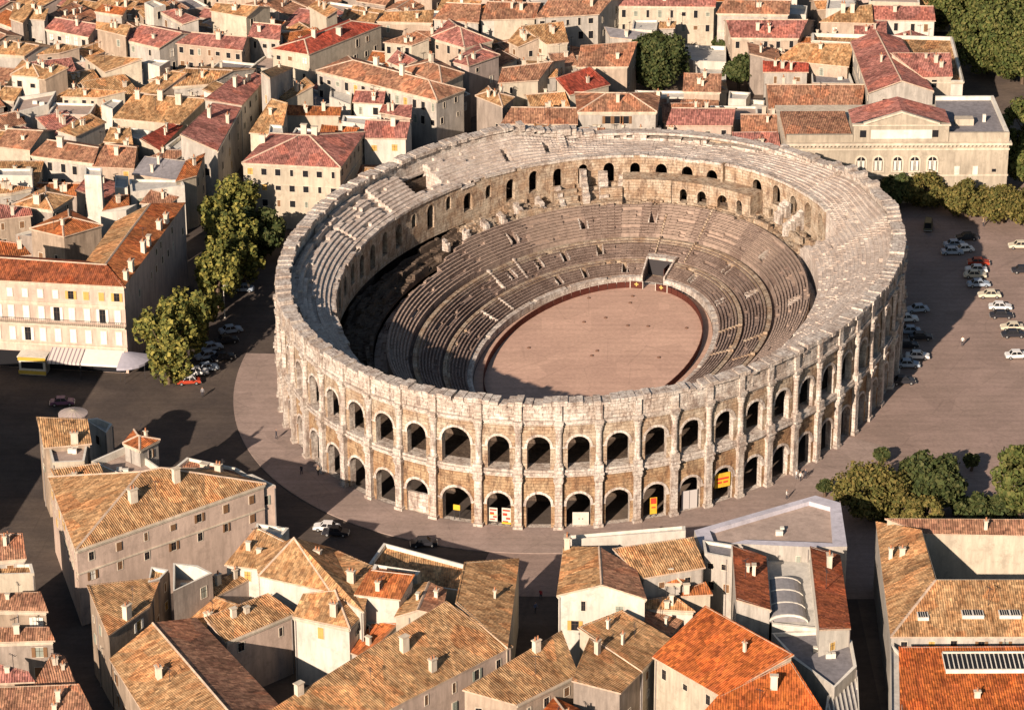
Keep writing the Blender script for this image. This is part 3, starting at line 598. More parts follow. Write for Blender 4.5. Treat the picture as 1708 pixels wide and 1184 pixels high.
# ------------------------------------------------------------------ buildings
DATA=[{'t':'S','v':[[-120.33,159.07,10],[-115.56,157.93,10],[-115.32,161.67,11.22],[-118.12,162.84,11.38]],'f':[[0,1,2,3]],'l':[0,1,2,3],'g':[[2,3]],'r':'T','w':'w','n':'small tan shed roof over a white wall near the top left corner','h':10},
{'t':'S','v':[[-122.98,159.1,10],[-119.87,155.84,10],[-117.86,163.79,12.29],[-122.43,167.75,12.1]],'f':[[0,1,2,3]],'l':[0,1,2,3],'g':[[2,3]],'r':'T','w':'g','n':'tan roofed house cut off by the top left corner','h':10},
{'t':'G','v':[[-114.68,154.62,9],[-104.94,148.93,9],[-103.59,153.2,10.44],[-112.94,158.21,10.31],[-102.23,157.48,9],[-111.19,161.8,9]],'f':[[0,1,2,3],[3,2,4,5]],'l':[0,1,2,4,5,3],'g':[[2,3]],'r':'R','w':'w','n':'rose roofed house with pale wall,left of the tall grey-walled house','h':9,'win':[5,1]},
{'t':'S','v':[[-102.58,146.76,11.5],[-96.05,142,11.5],[-95.61,145.85,12.61],[-102.87,149.45,12.16]],'f':[[0,1,2,3]],'l':[0,1,2,3],'g':[[2,3]],'r':'T','w':'g','n':'tall narrow tan roofed house between the two rose roofs at top left','h':11.5},
{'t':'G','v':[[-96.52,144.01,10],[-88.52,138.58,10],[-84.33,142.7,11.9],[-93,148.28,11.82],[-80.15,146.82,10],[-89.48,152.55,10]],'f':[[0,1,2,3],[3,2,4,5]],'l':[0,1,2,4,5,3],'g':[[2,3]],'r':'R','w':'w','n':'broad dusky rose gabled house with white corner wall near the top left','h':10,'win':[2,1]},
{'t':'S','v':[[-90.15,159.89,11],[-84.92,151.78,11],[-81.49,152.24,12.03],[-87.29,159.65,11.75]],'f':[[0,1,2,3]],'l':[0,1,2,3],'g':[[2,3]],'r':'R','w':'w','n':'white walled house with tilted rose roof in the upper left rows','h':11,'win':[3,2]},
{'t':'G','v':[[-85.09,141.3,10],[-71.03,136.54,10],[-70.51,140.91,11.42],[-81.94,144.45,11.32],[-69.99,145.27,10],[-78.79,147.61,10]],'f':[[0,1,2,3],[3,2,4,5]],'l':[0,1,2,4,5,3],'g':[[2,3]],'r':'R','w':'w','n':'long rose roofed house with cream front and dark window slits','h':10,'c':[[-76.2,141.21]],'win':[7,2]},
{'t':'G','v':[[-79.18,157.69,12],[-71.27,153.29,12],[-68.95,156.61,13.33],[-78.04,160.22,12.91],[-66.62,159.93,12],[-76.9,162.75,12]],'f':[[0,1,2,3],[3,2,4,5]],'l':[0,1,2,4,5,3],'g':[[2,3]],'r':'T','w':'w','n':'tan gabled house beside the shaded lane at the top left','h':12},
{'t':'S','v':[[-105.05,163.76,10],[-99.09,160.97,10],[-98.34,163.6,10.89],[-103.6,165.96,10.86]],'f':[[0,1,2,3]],'l':[0,1,2,3],'g':[[2,3]],'r':'O','w':'w','n':'orange-tan roof above a dark yard at the top left','h':10},
{'t':'F','v':[[-94.27,163.32,12],[-91.88,159.47,12],[-89.45,161.62,12],[-92.5,165.5,12]],'f':[[0,1,2,3]],'l':[0,1,2,3],'g':[],'r':'W','w':'w','n':'white flat topped block at the top edge left of centre','h':12},
{'t':'H','v':[[-117.05,119.75,10.5],[-111.21,118.23,10.5],[-108.76,122.08,10.5],[-116.03,129.05,10.5],[-113.52,122.45,12.04],[-113,122.11,12.04]],'f':[[0,1,5,4],[1,2,5],[2,3,4,5],[3,0,4]],'l':[0,1,2,3],'g':[[4,5],[0,4],[3,4],[1,5],[2,5]],'r':'T','w':'w','n':'hipped tan roof house with two storeys of windows at the left edge','h':10.5,'win':[2,2]},
{'t':'S','v':[[-111.08,117.27,10.5],[-109.61,116.77,10.5],[-105.57,119.86,11.89],[-108.28,121.59,12.15]],'f':[[0,1,2,3]],'l':[0,1,2,3],'g':[[2,3]],'r':'T','w':'g','n':'tan roof strip over a long shaded wall at the left edge','h':10.5},
{'t':'S','v':[[-113.82,135.52,9.5],[-109.53,136.98,9.5],[-105.65,139.43,9.85],[-110.19,140.02,10.52]],'f':[[0,1,2,3]],'l':[0,1,2,3],'g':[[2,3]],'r':'T','w':'w','n':'pale walled shed roof house under the grey-walled tall house','h':9.5},
{'t':'G','v':[[-123.64,135.14,10],[-116.38,133.54,10],[-113.86,136.58,11.16],[-119.92,138.83,11.45],[-111.33,139.62,10],[-116.21,142.51,10]],'f':[[0,1,2,3],[3,2,4,5]],'l':[0,1,2,4,5,3],'g':[[2,3]],'r':'T','w':'w','n':'plain tan gable over pale wall,by the left edge above the hipped house','h':10},
{'t':'S','v':[[-103.86,134.89,9],[-98.64,125.9,9],[-91.08,127.16,11.37],[-99.12,133.15,10.06]],'f':[[0,1,2,3]],'l':[0,1,2,3],'g':[[2,3]],'r':'T','w':'w','n':'low tan roof wedge in the middle of the upper left block','h':9,'c':[[-95.86,132.3]]},
{'t':'F','v':[[-91.19,130.25,9.5],[-87.39,127.24,9.5],[-85.57,131.18,9.5],[-89.17,132.22,9.5]],'f':[[0,1,2,3]],'l':[0,1,2,3],'g':[],'r':'W','w':'w','n':'white terrace block below the dusky rose gable','h':9.5},
{'t':'S','v':[[-90.64,113.3,9],[-86.1,111.37,9],[-80.99,117.39,11.49],[-83.93,118.76,11.53]],'f':[[0,1,2,3]],'l':[0,1,2,3],'g':[[2,3]],'r':'T','w':'w','n':'narrow tan roof running diagonally in the upper left block','h':9},
{'t':'G','v':[[-84.08,114.62,9.5],[-76.33,116.44,9.5],[-71.99,121.13,10.68],[-81.02,120.9,11.28],[-67.65,125.81,9.5],[-77.96,127.17,9.5]],'f':[[0,1,2,3],[3,2,4,5]],'l':[0,1,2,4,5,3],'g':[[2,3]],'r':'T','w':'w','n':'mottled tan roof with white terrace walls in front','h':9.5},
{'t':'F','v':[[-84.74,121.42,6.5],[-75.86,120.37,6.5],[-75.48,123.24,6.5],[-84.08,124.3,6.5]],'f':[[0,1,2,3]],'l':[0,1,2,3],'g':[],'r':'W','w':'w','n':'white courtyard terrace in front of the mottled tan roof','h':6.5,'par':0.9},
{'t':'G','v':[[-93.24,95.78,9.5],[-79.89,92.05,9.5],[-75.31,99.26,12.2],[-89.64,102.8,12.05],[-70.72,106.47,9.5],[-86.05,109.82,9.5]],'f':[[0,1,2,3],[3,2,4,5]],'l':[0,1,2,4,5,3],'g':[[2,3]],'r':'T','w':'w','n':'large tan roof with three small chimneys above the red lean-to','h':9.5,'c':[[-88.96,101.12],[-84.29,100.15],[-80.47,98.29]]},
{'t':'S','v':[[-105.42,110.18,9],[-98.26,109.63,9],[-92.86,111.33,9.69],[-102.29,112.7,9.91]],'f':[[0,1,2,3]],'l':[0,1,2,3],'g':[[2,3]],'r':'T','w':'w','n':'long pale wall with tan lean-to roof at left','h':9,'win':[4,1]},
{'t':'F','v':[[-96.73,103.55,9.5],[-94.12,100.77,9.5],[-92.61,106.27,9.5],[-94.87,107.23,9.5]],'f':[[0,1,2,3]],'l':[0,1,2,3],'g':[],'r':'W','w':'w','n':'small white cube house beside the large tan roof','h':9.5},
{'t':'F','v':[[-114.53,101.55,8.5],[-107.73,106.52,8.5],[-107.32,114.94,8.5],[-114.56,111.25,8.5]],'f':[[0,1,2,3]],'l':[0,1,2,3],'g':[],'r':'P','w':'w','n':'sandy flat terrace house by the left edge','h':8.5,'par':0.7},
{'t':'S','v':[[-99.24,83.84,10],[-94.54,91.7,10],[-97.68,93.36,11.17],[-102.8,84.34,11.09]],'f':[[0,1,2,3]],'l':[0,1,2,3],'g':[[2,3]],'r':'T','w':'w','n':'tan gable end house with white front and deep shaded side at left','h':10},
{'t':'S','v':[[-82.45,78.65,9],[-79.32,92.11,9],[-81.93,91.52,9.79],[-86.2,81.29,10.4]],'f':[[0,1,2,3]],'l':[0,1,2,3],'g':[[2,3]],'r':'D','w':'w','n':'steep brick red lean-to roof beside the rose street roofs','h':9},
{'t':'F','v':[[-89.34,87.44,8.5],[-86.08,84.79,8.5],[-85.23,90.91,8.5],[-89.63,92.73,8.5]],'f':[[0,1,2,3]],'l':[0,1,2,3],'g':[],'r':'W','w':'w','n':'white walled yard block left of the brick red lean-to','h':8.5,'par':0.9},
{'t':'S','v':[[-93.62,83.5,9],[-88.09,81.71,9],[-89.19,87.01,10.55],[-92.84,87.58,10.36]],'f':[[0,1,2,3]],'l':[0,1,2,3],'g':[[2,3]],'r':'T','w':'w','n':'square tan roof between the large tan roof and the long brown one','h':9},
{'t':'G','v':[[-113.85,78.39,10],[-107.22,76.19,10],[-105.49,81.59,11.87],[-112.09,83.21,11.69],[-103.76,86.99,10],[-110.32,88.02,10]],'f':[[0,1,2,3],[3,2,4,5]],'l':[0,1,2,4,5,3],'g':[[2,3]],'r':'B','w':'w','n':'brown roofed house cut by the left edge above the five-window house','h':10},
{'t':'G','v':[[-106.56,74.41,9.5],[-94.34,70.09,9.5],[-93.92,74.58,10.94],[-103.8,78.55,11.09],[-93.51,79.07,9.5],[-101.04,82.68,9.5]],'f':[[0,1,2,3],[3,2,4,5]],'l':[0,1,2,4,5,3],'g':[[2,3]],'r':'B','w':'w','n':'brown roofed house with five square upper windows','h':9.5,'c':[[-101.2,76.13]],'win':[5,2]},
{'t':'G','v':[[-94.18,69.77,9],[-86.36,68.61,9],[-86.62,74.64,10.95],[-92.32,75.97,11.11],[-86.89,80.67,9],[-90.46,82.17,9]],'f':[[0,1,2,3],[3,2,4,5]],'l':[0,1,2,4,5,3],'g':[[2,3]],'r':'B','w':'w','n':'brown-tan gabled house right of the five-window house','h':9,'win':[2,1]},
{'t':'S','v':[[-85.82,63.99,9.5],[-77.45,60.73,9.5],[-76.15,66.06,11.3],[-83.95,68.84,11.22]],'f':[[0,1,2,3]],'l':[0,1,2,3],'g':[[2,3]],'r':'G','w':'w','n':'weathered grey-tan roof above a long white wall by the street','h':9.5},
{'t':'S','v':[[-77.09,57.6,10.5],[-73.68,60.79,10.5],[-72.7,68.14,12.05],[-75.69,64.54,11.86]],'f':[[0,1,2,3]],'l':[0,1,2,3],'g':[[2,3]],'r':'O','w':'w','n':'narrow bright orange roof strip at the street edge','h':10.5},
{'t':'S','v':[[-70.54,71.46,11.5],[-67.97,96.16,11.5],[-73.27,93.76,13.16],[-77.66,74.05,13.92]],'f':[[0,1,2,3]],'l':[0,1,2,3],'g':[[2,3]],'r':'R','w':'w','n':'lower of the two dusky rose roofs along the shaded street','h':11.5,'c':[[-73.27,86.31],[-69.7,86.27]],'win':[3,3]},
{'t':'S','v':[[-67.79,96.1,12],[-65.34,106.68,12],[-69.73,109.93,13.65],[-74.75,93.89,14.07]],'f':[[0,1,2,3]],'l':[0,1,2,3],'g':[[2,3]],'r':'R','w':'w','n':'upper of the two dusky rose roofs along the shaded street','h':12,'c':[[-69.6,103.88]]},
{'t':'F','v':[[-81.49,80.78,9],[-78.92,75.64,9],[-76.38,79.87,9],[-79.11,86.82,9]],'f':[[0,1,2,3]],'l':[0,1,2,3],'g':[],'r':'W','w':'w','n':'white stepped block between the brick red lean-to and the rose roof','h':9,'par':0.8},
{'t':'S','v':[[-86.26,72.87,8.5],[-79.92,73.64,8.5],[-76.67,76.93,9.45],[-80.78,76.95,9.62]],'f':[[0,1,2,3]],'l':[0,1,2,3],'g':[[2,3]],'r':'B','w':'w','n':'brown roof sliver behind the orange strip','h':8.5},
{'t':'G','v':[[-70.21,145.77,10],[-63.56,143.41,10],[-63.7,148.6,11.6],[-69.2,150.4,11.55],[-63.83,153.8,10],[-68.19,155.04,10]],'f':[[0,1,2,3],[3,2,4,5]],'l':[0,1,2,4,5,3],'g':[[2,3]],'r':'R','w':'w','n':'small rose gable with white wall left of the long red L-shaped roof','h':10,'win':[3,1]},
{'t':'S','v':[[-57.8,156.98,13],[-53.81,149.95,13],[-51.62,152.16,13.99],[-55.92,159.06,13.88]],'f':[[0,1,2,3]],'l':[0,1,2,3],'g':[[2,3]],'r':'T','w':'w','n':'white tower-like house above the long red roof','h':13},
{'t':'H','v':[[-64.14,131.63,12],[-56.19,127.73,12],[-41.99,146.79,12],[-48.99,150.89,12],[-57.48,133.19,13.46],[-48.18,145.33,13.46]],'f':[[0,1,4],[1,2,5,4],[2,3,5],[3,0,4,5]],'l':[0,1,2,3],'g':[[4,5],[0,4],[1,4],[2,5],[3,5]],'r':'D','w':'w','n':'long vermilion hipped house with sunlit end and shaded flank','h':12,'c':[[-55.57,134.87],[-50.49,138.39]],'win':[3,2]},
{'t':'G','v':[[-50.88,161.35,9],[-44.12,158.04,9],[-43.23,161.18,10.06],[-50.34,164.6,10.04],[-42.34,164.32,9],[-49.81,167.85,9]],'f':[[0,1,2,3],[3,2,4,5]],'l':[0,1,2,4,5,3],'g':[[2,3]],'r':'T','w':'w','n':'low tan roof behind the long vermilion house','h':9},
{'t':'S','v':[[-43.03,155.99,10],[-31.5,154.78,10],[-31.25,159.27,11.48],[-40.82,159.04,11.08]],'f':[[0,1,2,3]],'l':[0,1,2,3],'g':[[2,3]],'r':'T','w':'w','n':'tan roof row right of the vermilion house end','h':10},
{'t':'G','v':[[-30.82,154.32,11],[-21.29,151.76,11],[-21,158.05,13.03],[-27.94,159.58,12.92],[-20.7,164.35,11],[-25.05,164.83,11]],'f':[[0,1,2,3],[3,2,4,5]],'l':[0,1,2,4,5,3],'g':[[2,3]],'r':'B','w':'w','n':'broad brown roof at the top edge above the pink hipped house','h':11},
{'t':'G','v':[[-20.65,153.67,11],[-13.77,154.44,11],[-14.51,159.82,12.79],[-19.03,160.12,13.06],[-15.25,165.2,11],[-17.41,166.58,11]],'f':[[0,1,2,3],[3,2,4,5]],'l':[0,1,2,4,5,3],'g':[[2,3]],'r':'B','w':'w','n':'brown roof at the top edge right of its broad neighbour','h':11},
{'t':'H','v':[[-31.15,140.19,11.5],[-23.99,133.27,11.5],[-18.28,137.99,11.5],[-27.5,152.19,11.5],[-25.56,141.33,13.57],[-24.9,140.49,13.57]],'f':[[0,1,5,4],[1,2,5],[2,3,4,5],[3,0,4]],'l':[0,1,2,3],'g':[[4,5],[0,4],[3,4],[1,5],[2,5]],'r':'R','w':'w','n':'pale pink hipped roof house with cream side at top centre','h':11.5,'win':[3,1]},
{'t':'S','v':[[-39.78,128.66,10],[-37.14,125.37,10],[-34.01,126.49,11.04],[-37.98,132.41,11.24]],'f':[[0,1,2,3]],'l':[0,1,2,3],'g':[[2,3]],'r':'R','w':'w','n':'small square rose roof in a cream parapet','h':10},
{'t':'S','v':[[-40.84,136.93,11.5],[-35.19,135.13,11.5],[-31.54,136.88,12.42],[-34.33,139.69,13.02]],'f':[[0,1,2,3]],'l':[0,1,2,3],'g':[[2,3]],'r':'B','w':'w','n':'brown lean-to roof with a row of small openings at top centre','h':11.5,'win':[3,1]},
{'t':'H','v':[[-53.95,117.02,12],[-29.16,98.58,12],[-23.79,104.99,12],[-47.85,126.24,12],[-46.61,118.14,13.83],[-30.77,105.27,13.83]],'f':[[0,1,5,4],[1,2,5],[2,3,4,5],[3,0,4]],'l':[0,1,2,3],'g':[[4,5],[0,4],[3,4],[1,5],[2,5]],'r':'B','w':'w','n':'very long brown hipped roof house in the centre of the upper rows','h':12,'c':[[-53.11,118.92],[-41.73,114.92],[-36.29,109.13]],'win':[14,2]},
{'t':'H','v':[[-36.52,116.79,12.5],[-28.25,106.96,12.5],[-24.05,113.75,12.5],[-30.45,123.55,12.5],[-30.77,116.53,14],[-28.87,114,14]],'f':[[0,1,5,4],[1,2,5],[2,3,4,5],[3,0,4]],'l':[0,1,2,3],'g':[[4,5],[0,4],[3,4],[1,5],[2,5]],'r':'B','w':'w','n':'brown hipped roof behind the very long brown one','h':12.5,'c':[[-30.6,116.2]]},
{'t':'H','v':[[-26.71,124.53,11.5],[-22.9,121.34,11.5],[-16.82,128.18,11.5],[-20.83,135.47,11.5],[-23.42,124.99,12.32],[-20.21,129.76,12.32]],'f':[[0,1,4],[1,2,5,4],[2,3,5],[3,0,4,5]],'l':[0,1,2,3],'g':[[4,5],[0,4],[1,4],[2,5],[3,5]],'r':'R','w':'p','n':'rose-orange hipped house with three small windows in its pink flank','h':11.5},
{'t':'S','v':[[-59.24,121.49,11],[-62.2,123.48,11],[-63.94,98.94,18],[-61.85,95.01,18]],'f':[[0,1,2,3]],'l':[0,1,2,3],'g':[[2,3]],'r':'T','w':'w','n':'tan roof at the bend of the shaded street','h':11},
{'t':'S','v':[[-66.38,104.36,12],[-63.89,112.33,12],[-66.39,113.15,12.87],[-69.55,106.49,13.21]],'f':[[0,1,2,3]],'l':[0,1,2,3],'g':[[2,3]],'r':'R','w':'w','n':'rose roof wedge at the bend of the shaded street','h':12},
{'t':'S','v':[[-60.66,104.9,10.5],[-59.32,103.03,10.5],[-54.27,106.47,12.51],[-56.02,110.38,12.8]],'f':[[0,1,2,3]],'l':[0,1,2,3],'g':[[2,3]],'r':'T','w':'w','n':'thin tan roof along a triangular courtyard','h':10.5},
{'t':'G','v':[[-45.92,103.39,10],[-40.02,102.22,10],[-39.89,106.14,11.28],[-45.44,106.95,11.18],[-39.76,110.07,10],[-44.96,110.51,10]],'f':[[0,1,2,3],[3,2,4,5]],'l':[0,1,2,4,5,3],'g':[[2,3]],'r':'R','w':'w','n':'little white house with rose roof and two windows below the long brown roof','h':10,'win':[2,1]},
{'t':'F','v':[[-51.13,109.1,9],[-46.61,104.41,9],[-46.64,111.86,9],[-51.22,116.66,9]],'f':[[0,1,2,3]],'l':[0,1,2,3],'g':[],'r':'W','w':'w','n':'tall white blank wall block left of the little white house','h':9},
{'t':'S','v':[[-60.16,96.76,9.5],[-48.65,96.45,9.5],[-48.45,99.12,10.38],[-58.82,100.02,10.59]],'f':[[0,1,2,3]],'l':[0,1,2,3],'g':[[2,3]],'r':'O','w':'w','n':'long low orange-tan roof across the triangular block','h':9.5},
{'t':'F','v':[[-47.71,90.23,10.5],[-40.43,87.5,10.5],[-40.33,92.83,10.5],[-47.59,93.8,10.5]],'f':[[0,1,2,3]],'l':[0,1,2,3],'g':[],'r':'W','w':'w','n':'cream parapet block with two thin chimneys in the triangular block','h':10.5,'c':[[-46.22,90.21],[-42.88,89.29]]},
{'t':'S','v':[[-65.22,84.26,10.5],[-59.2,82.89,10.5],[-58.53,92.35,13.59],[-61.63,94.12,13.94]],'f':[[0,1,2,3]],'l':[0,1,2,3],'g':[[2,3]],'r':'T','w':'w','n':'curved-looking tan roof at the street corner of the triangular block','h':10.5},
{'t':'F','v':[[-57.21,79.76,11],[-52.6,79.1,11],[-52.46,84.48,11],[-56.38,85.4,11]],'f':[[0,1,2,3]],'l':[0,1,2,3],'g':[],'r':'G','w':'w','n':'grey flat roof with vents behind the white palace-like house','h':11},
{'t':'F','v':[[-61.19,76.18,12],[-58.06,75.29,12],[-58.92,83.95,12],[-61.33,84.42,12]],'f':[[0,1,2,3]],'l':[0,1,2,3],'g':[],'r':'W','w':'w','n':'white round-windowed stub beside the grey flat roof','h':12},
{'t':'S','v':[[-51.43,81.5,10.5],[-45.55,82.31,10.5],[-44.16,84.67,11.21],[-51,85.19,11.68]],'f':[[0,1,2,3]],'l':[0,1,2,3],'g':[[2,3]],'r':'O','w':'w','n':'orange roof strip behind the white palace-like house','h':10.5},
{'t':'G','v':[[-42.56,75.46,12.5],[-34.6,75.12,12.5],[-34.18,79.97,14.11],[-42.15,80.64,14.21],[-33.77,84.83,12.5],[-41.74,85.81,12.5]],'f':[[0,1,2,3],[3,2,4,5]],'l':[0,1,2,4,5,3],'g':[[2,3]],'r':'R','w':'w','n':'white house with plain tall front,rose roof,left of the dark lane by the arena','h':12.5,'c':[[-37.1,78.75]]},
{'t':'S','v':[[-40.06,94.1,11],[-34.25,90.9,11],[-34.2,95.09,12.22],[-39.53,96.45,11.76]],'f':[[0,1,2,3]],'l':[0,1,2,3],'g':[[2,3]],'r':'R','w':'w','n':'rose lean-to directly above the plain tall white front','h':11},
{'t':'H','v':[[-64.72,60.69,13],[-46.36,57.89,13],[-42.61,77.08,13],[-60.44,76.42,13],[-54.45,68.07,15.69],[-52.62,67.97,15.69]],'f':[[0,1,5,4],[1,2,5],[2,3,4,5],[3,0,4]],'l':[0,1,2,3],'g':[[4,5],[0,4],[3,4],[1,5],[2,5]],'r':'R','w':'w','n':'white palace-like house with rose hipped roof facing the arena','h':13,'c':[[-61.77,70.79],[-53.82,71.12],[-51.67,68.99]],'win':[7,3],'cor':1},
{'t':'F','v':[[-29.43,109.39,8],[-28.6,106.14,8],[-22.54,113.53,8],[-23.8,115.44,8]],'f':[[0,1,2,3]],'l':[0,1,2,3],'g':[],'r':'P','w':'g','n':'low annex under the end of the very long brown roof','h':8},
{'t':'H','v':[[-21.22,106.82,10],[-16,100.3,10],[-13.86,105.81,10],[-18.8,112.43,10],[-18.14,107.21,11.01],[-16.8,105.47,11.01]],'f':[[0,1,5,4],[1,2,5],[2,3,4,5],[3,0,4]],'l':[0,1,2,3],'g':[[4,5],[0,4],[3,4],[1,5],[2,5]],'r':'T','w':'g','n':'grey-walled tan house in the shaded lane left of the orange-red roof','h':10},
{'t':'G','v':[[-17.81,152.38,11.5],[-9.16,153.04,11.5],[-8.11,158.35,13.22],[-15.81,158.37,13.42],[-7.07,163.66,11.5],[-13.81,164.35,11.5]],'f':[[0,1,2,3],[3,2,4,5]],'l':[0,1,2,4,5,3],'g':[[2,3]],'r':'B','w':'w','n':'brown roof at top centre left of the gabled cream block','h':11.5},
{'t':'G','v':[[-8.84,151.8,12],[4.57,154.35,12],[7.31,159.5,13.5],[-5.77,158.31,13.92],[10.05,164.64,12],[-2.71,164.82,12]],'f':[[0,1,2,3],[3,2,4,5]],'l':[0,1,2,4,5,3],'g':[[2,3]],'r':'B','w':'w','n':'brown gabled cream block beside the dark lane at top centre','h':12,'win':[5,2]},
{'t':'G','v':[[9.14,163.18,11],[30.06,162.26,11],[30.53,166.01,12.24],[10.93,166.57,12.14],[31,169.77,11],[12.72,169.97,11]],'f':[[0,1,2,3],[3,2,4,5]],'l':[0,1,2,4,5,3],'g':[[2,3]],'r':'R','w':'w','n':'long white house with seven tall windows at the top edge','h':11,'win':[8,2],'cor':1},
{'t':'G','v':[[30.45,156.15,11.5],[45.57,155.2,11.5],[46.24,159.88,13.05],[32.54,160.67,13.03],[46.91,164.55,11.5],[34.63,165.19,11.5]],'f':[[0,1,2,3],[3,2,4,5]],'l':[0,1,2,4,5,3],'g':[[2,3]],'r':'B','w':'w','n':'brown roofed house with white cornice at the top edge right of centre','h':11.5,'cor':1},
{'t':'G','v':[[33.08,146.98,9],[47.07,146.39,9],[49.35,152.47,11.04],[32.42,152.93,10.96],[51.63,158.56,9],[31.77,158.89,9]],'f':[[0,1,2,3],[3,2,4,5]],'l':[0,1,2,4,5,3],'g':[[2,3]],'r':'R','w':'w','n':'crimson-rose roof house above the white walled garden','h':9,'win':[5,2]},
{'t':'S','v':[[-14.66,141.54,10],[-12.71,138.4,10],[-8.45,140.07,11.49],[-12.35,146.42,11.5]],'f':[[0,1,2,3]],'l':[0,1,2,3],'g':[[2,3]],'r':'T','w':'w','n':'tan pointed roof with cream side in the middle upper rows','h':10},
{'t':'S','v':[[-6.67,138.37,10.5],[-2.34,139.67,10.5],[-3.28,146.6,12.78],[-11.86,143.76,12.7]],'f':[[0,1,2,3]],'l':[0,1,2,3],'g':[[2,3]],'r':'T','w':'w','n':'tan roof with dark dormers left of the ivy wall','h':10.5},
{'t':'S','v':[[7.43,150.55,8],[13.97,148.14,8],[15.38,150.44,8.87],[6.2,154.35,9.04]],'f':[[0,1,2,3]],'l':[0,1,2,3],'g':[[2,3]],'r':'G','w':'w','n':'slate grey low roof above the big garden tree','h':8},
{'t':'F','v':[[11.81,152.78,9],[17.09,151.64,9],[17.76,159.21,9],[12.39,159.27,9]],'f':[[0,1,2,3]],'l':[0,1,2,3],'g':[],'r':'W','w':'w','n':'plain white block above the big garden tree','h':9},
{'t':'S','v':[[17.91,154.78,8.5],[20.94,155.29,8.5],[21.37,157.48,9.19],[18.34,157.25,9.28]],'f':[[0,1,2,3]],'l':[0,1,2,3],'g':[[2,3]],'r':'T','w':'w','n':'tiny tan roofed annex right of the plain white block','h':8.5},
{'t':'S','v':[[-5.2,126.85,9],[-0.49,129.21,9],[-1.55,133.17,10.33],[-6.1,131.85,10.61]],'f':[[0,1,2,3]],'l':[0,1,2,3],'g':[[2,3]],'r':'B','w':'w','n':'brown roof square left of the garden tree','h':9},
{'t':'S','v':[[-0.39,126.32,9.5],[9.88,126.6,9.5],[12.08,134.68,12.15],[0.71,133.31,11.8]],'f':[[0,1,2,3]],'l':[0,1,2,3],'g':[[2,3]],'r':'B','w':'w','n':'wide brown roof touching the big garden tree','h':9.5},
{'t':'S','v':[[-2.27,111.66,8.5],[5.78,117.74,8.5],[2.08,122.98,10.61],[-4.87,116.68,10.34]],'f':[[0,1,2,3]],'l':[0,1,2,3],'g':[[2,3]],'r':'D','w':'w','n':'vivid red tilted roof with white gable wall left of the garden tree','h':8.5},
{'t':'G','v':[[-16.72,111.97,11],[-8.79,113.82,11],[-5.94,119.91,12.75],[-15.78,116.83,12.49],[-3.09,126.01,11],[-14.83,121.69,11]],'f':[[0,1,2,3],[3,2,4,5]],'l':[0,1,2,4,5,3],'g':[[2,3]],'r':'B','w':'w','n':'red-brown gabled roof above the dark lane behind the arena','h':11},
{'t':'S','v':[[-8.34,117.42,10],[-5,118.66,10],[-4.81,121.01,10.71],[-6.87,121.17,10.99]],'f':[[0,1,2,3]],'l':[0,1,2,3],'g':[[2,3]],'r':'T','w':'w','n':'small grey-tan roof between the red-brown gable and the vivid red roof','h':10},
{'t':'G','v':[[-16.08,95.7,8],[-1.34,95.36,8],[-1.09,100.21,9.6],[-13.92,100.67,9.65],[-0.85,105.06,8],[-11.75,105.63,8]],'f':[[0,1,2,3],[3,2,4,5]],'l':[0,1,2,4,5,3],'g':[[2,3]],'r':'B','w':'w','n':'long brown roof just behind the arena rim,left of the three-window house','h':8},
{'t':'H','v':[[-0.85,97.04,10],[14.51,96.87,10],[15.8,108.28,10],[-1.08,108.47,10],[4.75,102.69,11.89],[9.44,102.64,11.89]],'f':[[0,1,5,4],[1,2,5],[2,3,4,5],[3,0,4]],'l':[0,1,2,3],'g':[[4,5],[0,4],[3,4],[1,5],[2,5]],'r':'B','w':'w','n':'cream house with three small central windows behind the arena rim','h':10,'win3':1,'cor':1},
{'t':'S','v':[[-0.86,95.69,5.5],[14.54,95.97,5.5],[14.46,97.77,6.09],[-0.66,97.72,6.17]],'f':[[0,1,2,3]],'l':[0,1,2,3],'g':[[2,3]],'r':'B','w':'w','n':'narrow brown lean-to at the foot of the three-window house','h':5.5},
{'t':'G','v':[[16.74,94.43,8],[29.46,94.29,8],[30.21,99.27,9.65],[18.19,99.64,9.73],[30.96,104.25,8],[19.64,104.86,8]],'f':[[0,1,2,3],[3,2,4,5]],'l':[0,1,2,4,5,3],'g':[[2,3]],'r':'R','w':'p','n':'rose roofed low house with pink wall behind the arena rim','h':8,'win':[4,1]},
{'t':'G','v':[[31.35,90.65,8],[41.91,90.88,8],[42.63,95.83,9.63],[31.66,95.77,9.69],[43.36,100.78,8],[31.97,100.9,8]],'f':[[0,1,2,3],[3,2,4,5]],'l':[0,1,2,4,5,3],'g':[[2,3]],'r':'B','w':'w','n':'brown roofed low house with a line of square windows left of the palace','h':8,'win':[4,1]},
{'t':'F','v':[[24.69,143.17,5],[31.56,142.37,5],[32.24,153.02,5],[19.61,154.23,5]],'f':[[0,1,2,3]],'l':[0,1,2,3],'g':[],'r':'W','w':'w','n':'white walled garden terrace right of the big tree','h':5,'par':0.8},
{'t':'F','v':[[24.91,134.92,4],[31,133.35,4],[31.72,144.52,4],[25.15,145.12,4]],'f':[[0,1,2,3]],'l':[0,1,2,3],'g':[],'r':'W','w':'w','n':'lower white paved yard right of the big tree','h':4,'par':0.8},
{'t':'H','v':[[22.85,121.69,6],[30.32,121.12,6],[30.22,127.01,6],[24.14,127.58,6],[26.5,124.38,6.99],[27.27,124.32,6.99]],'f':[[0,1,5,4],[1,2,5],[2,3,4,5],[3,0,4]],'l':[0,1,2,3],'g':[[4,5],[0,4],[3,4],[1,5],[2,5]],'r':'T','w':'w','n':'small pavilion with pale pyramid roof behind the rose low house','h':6},
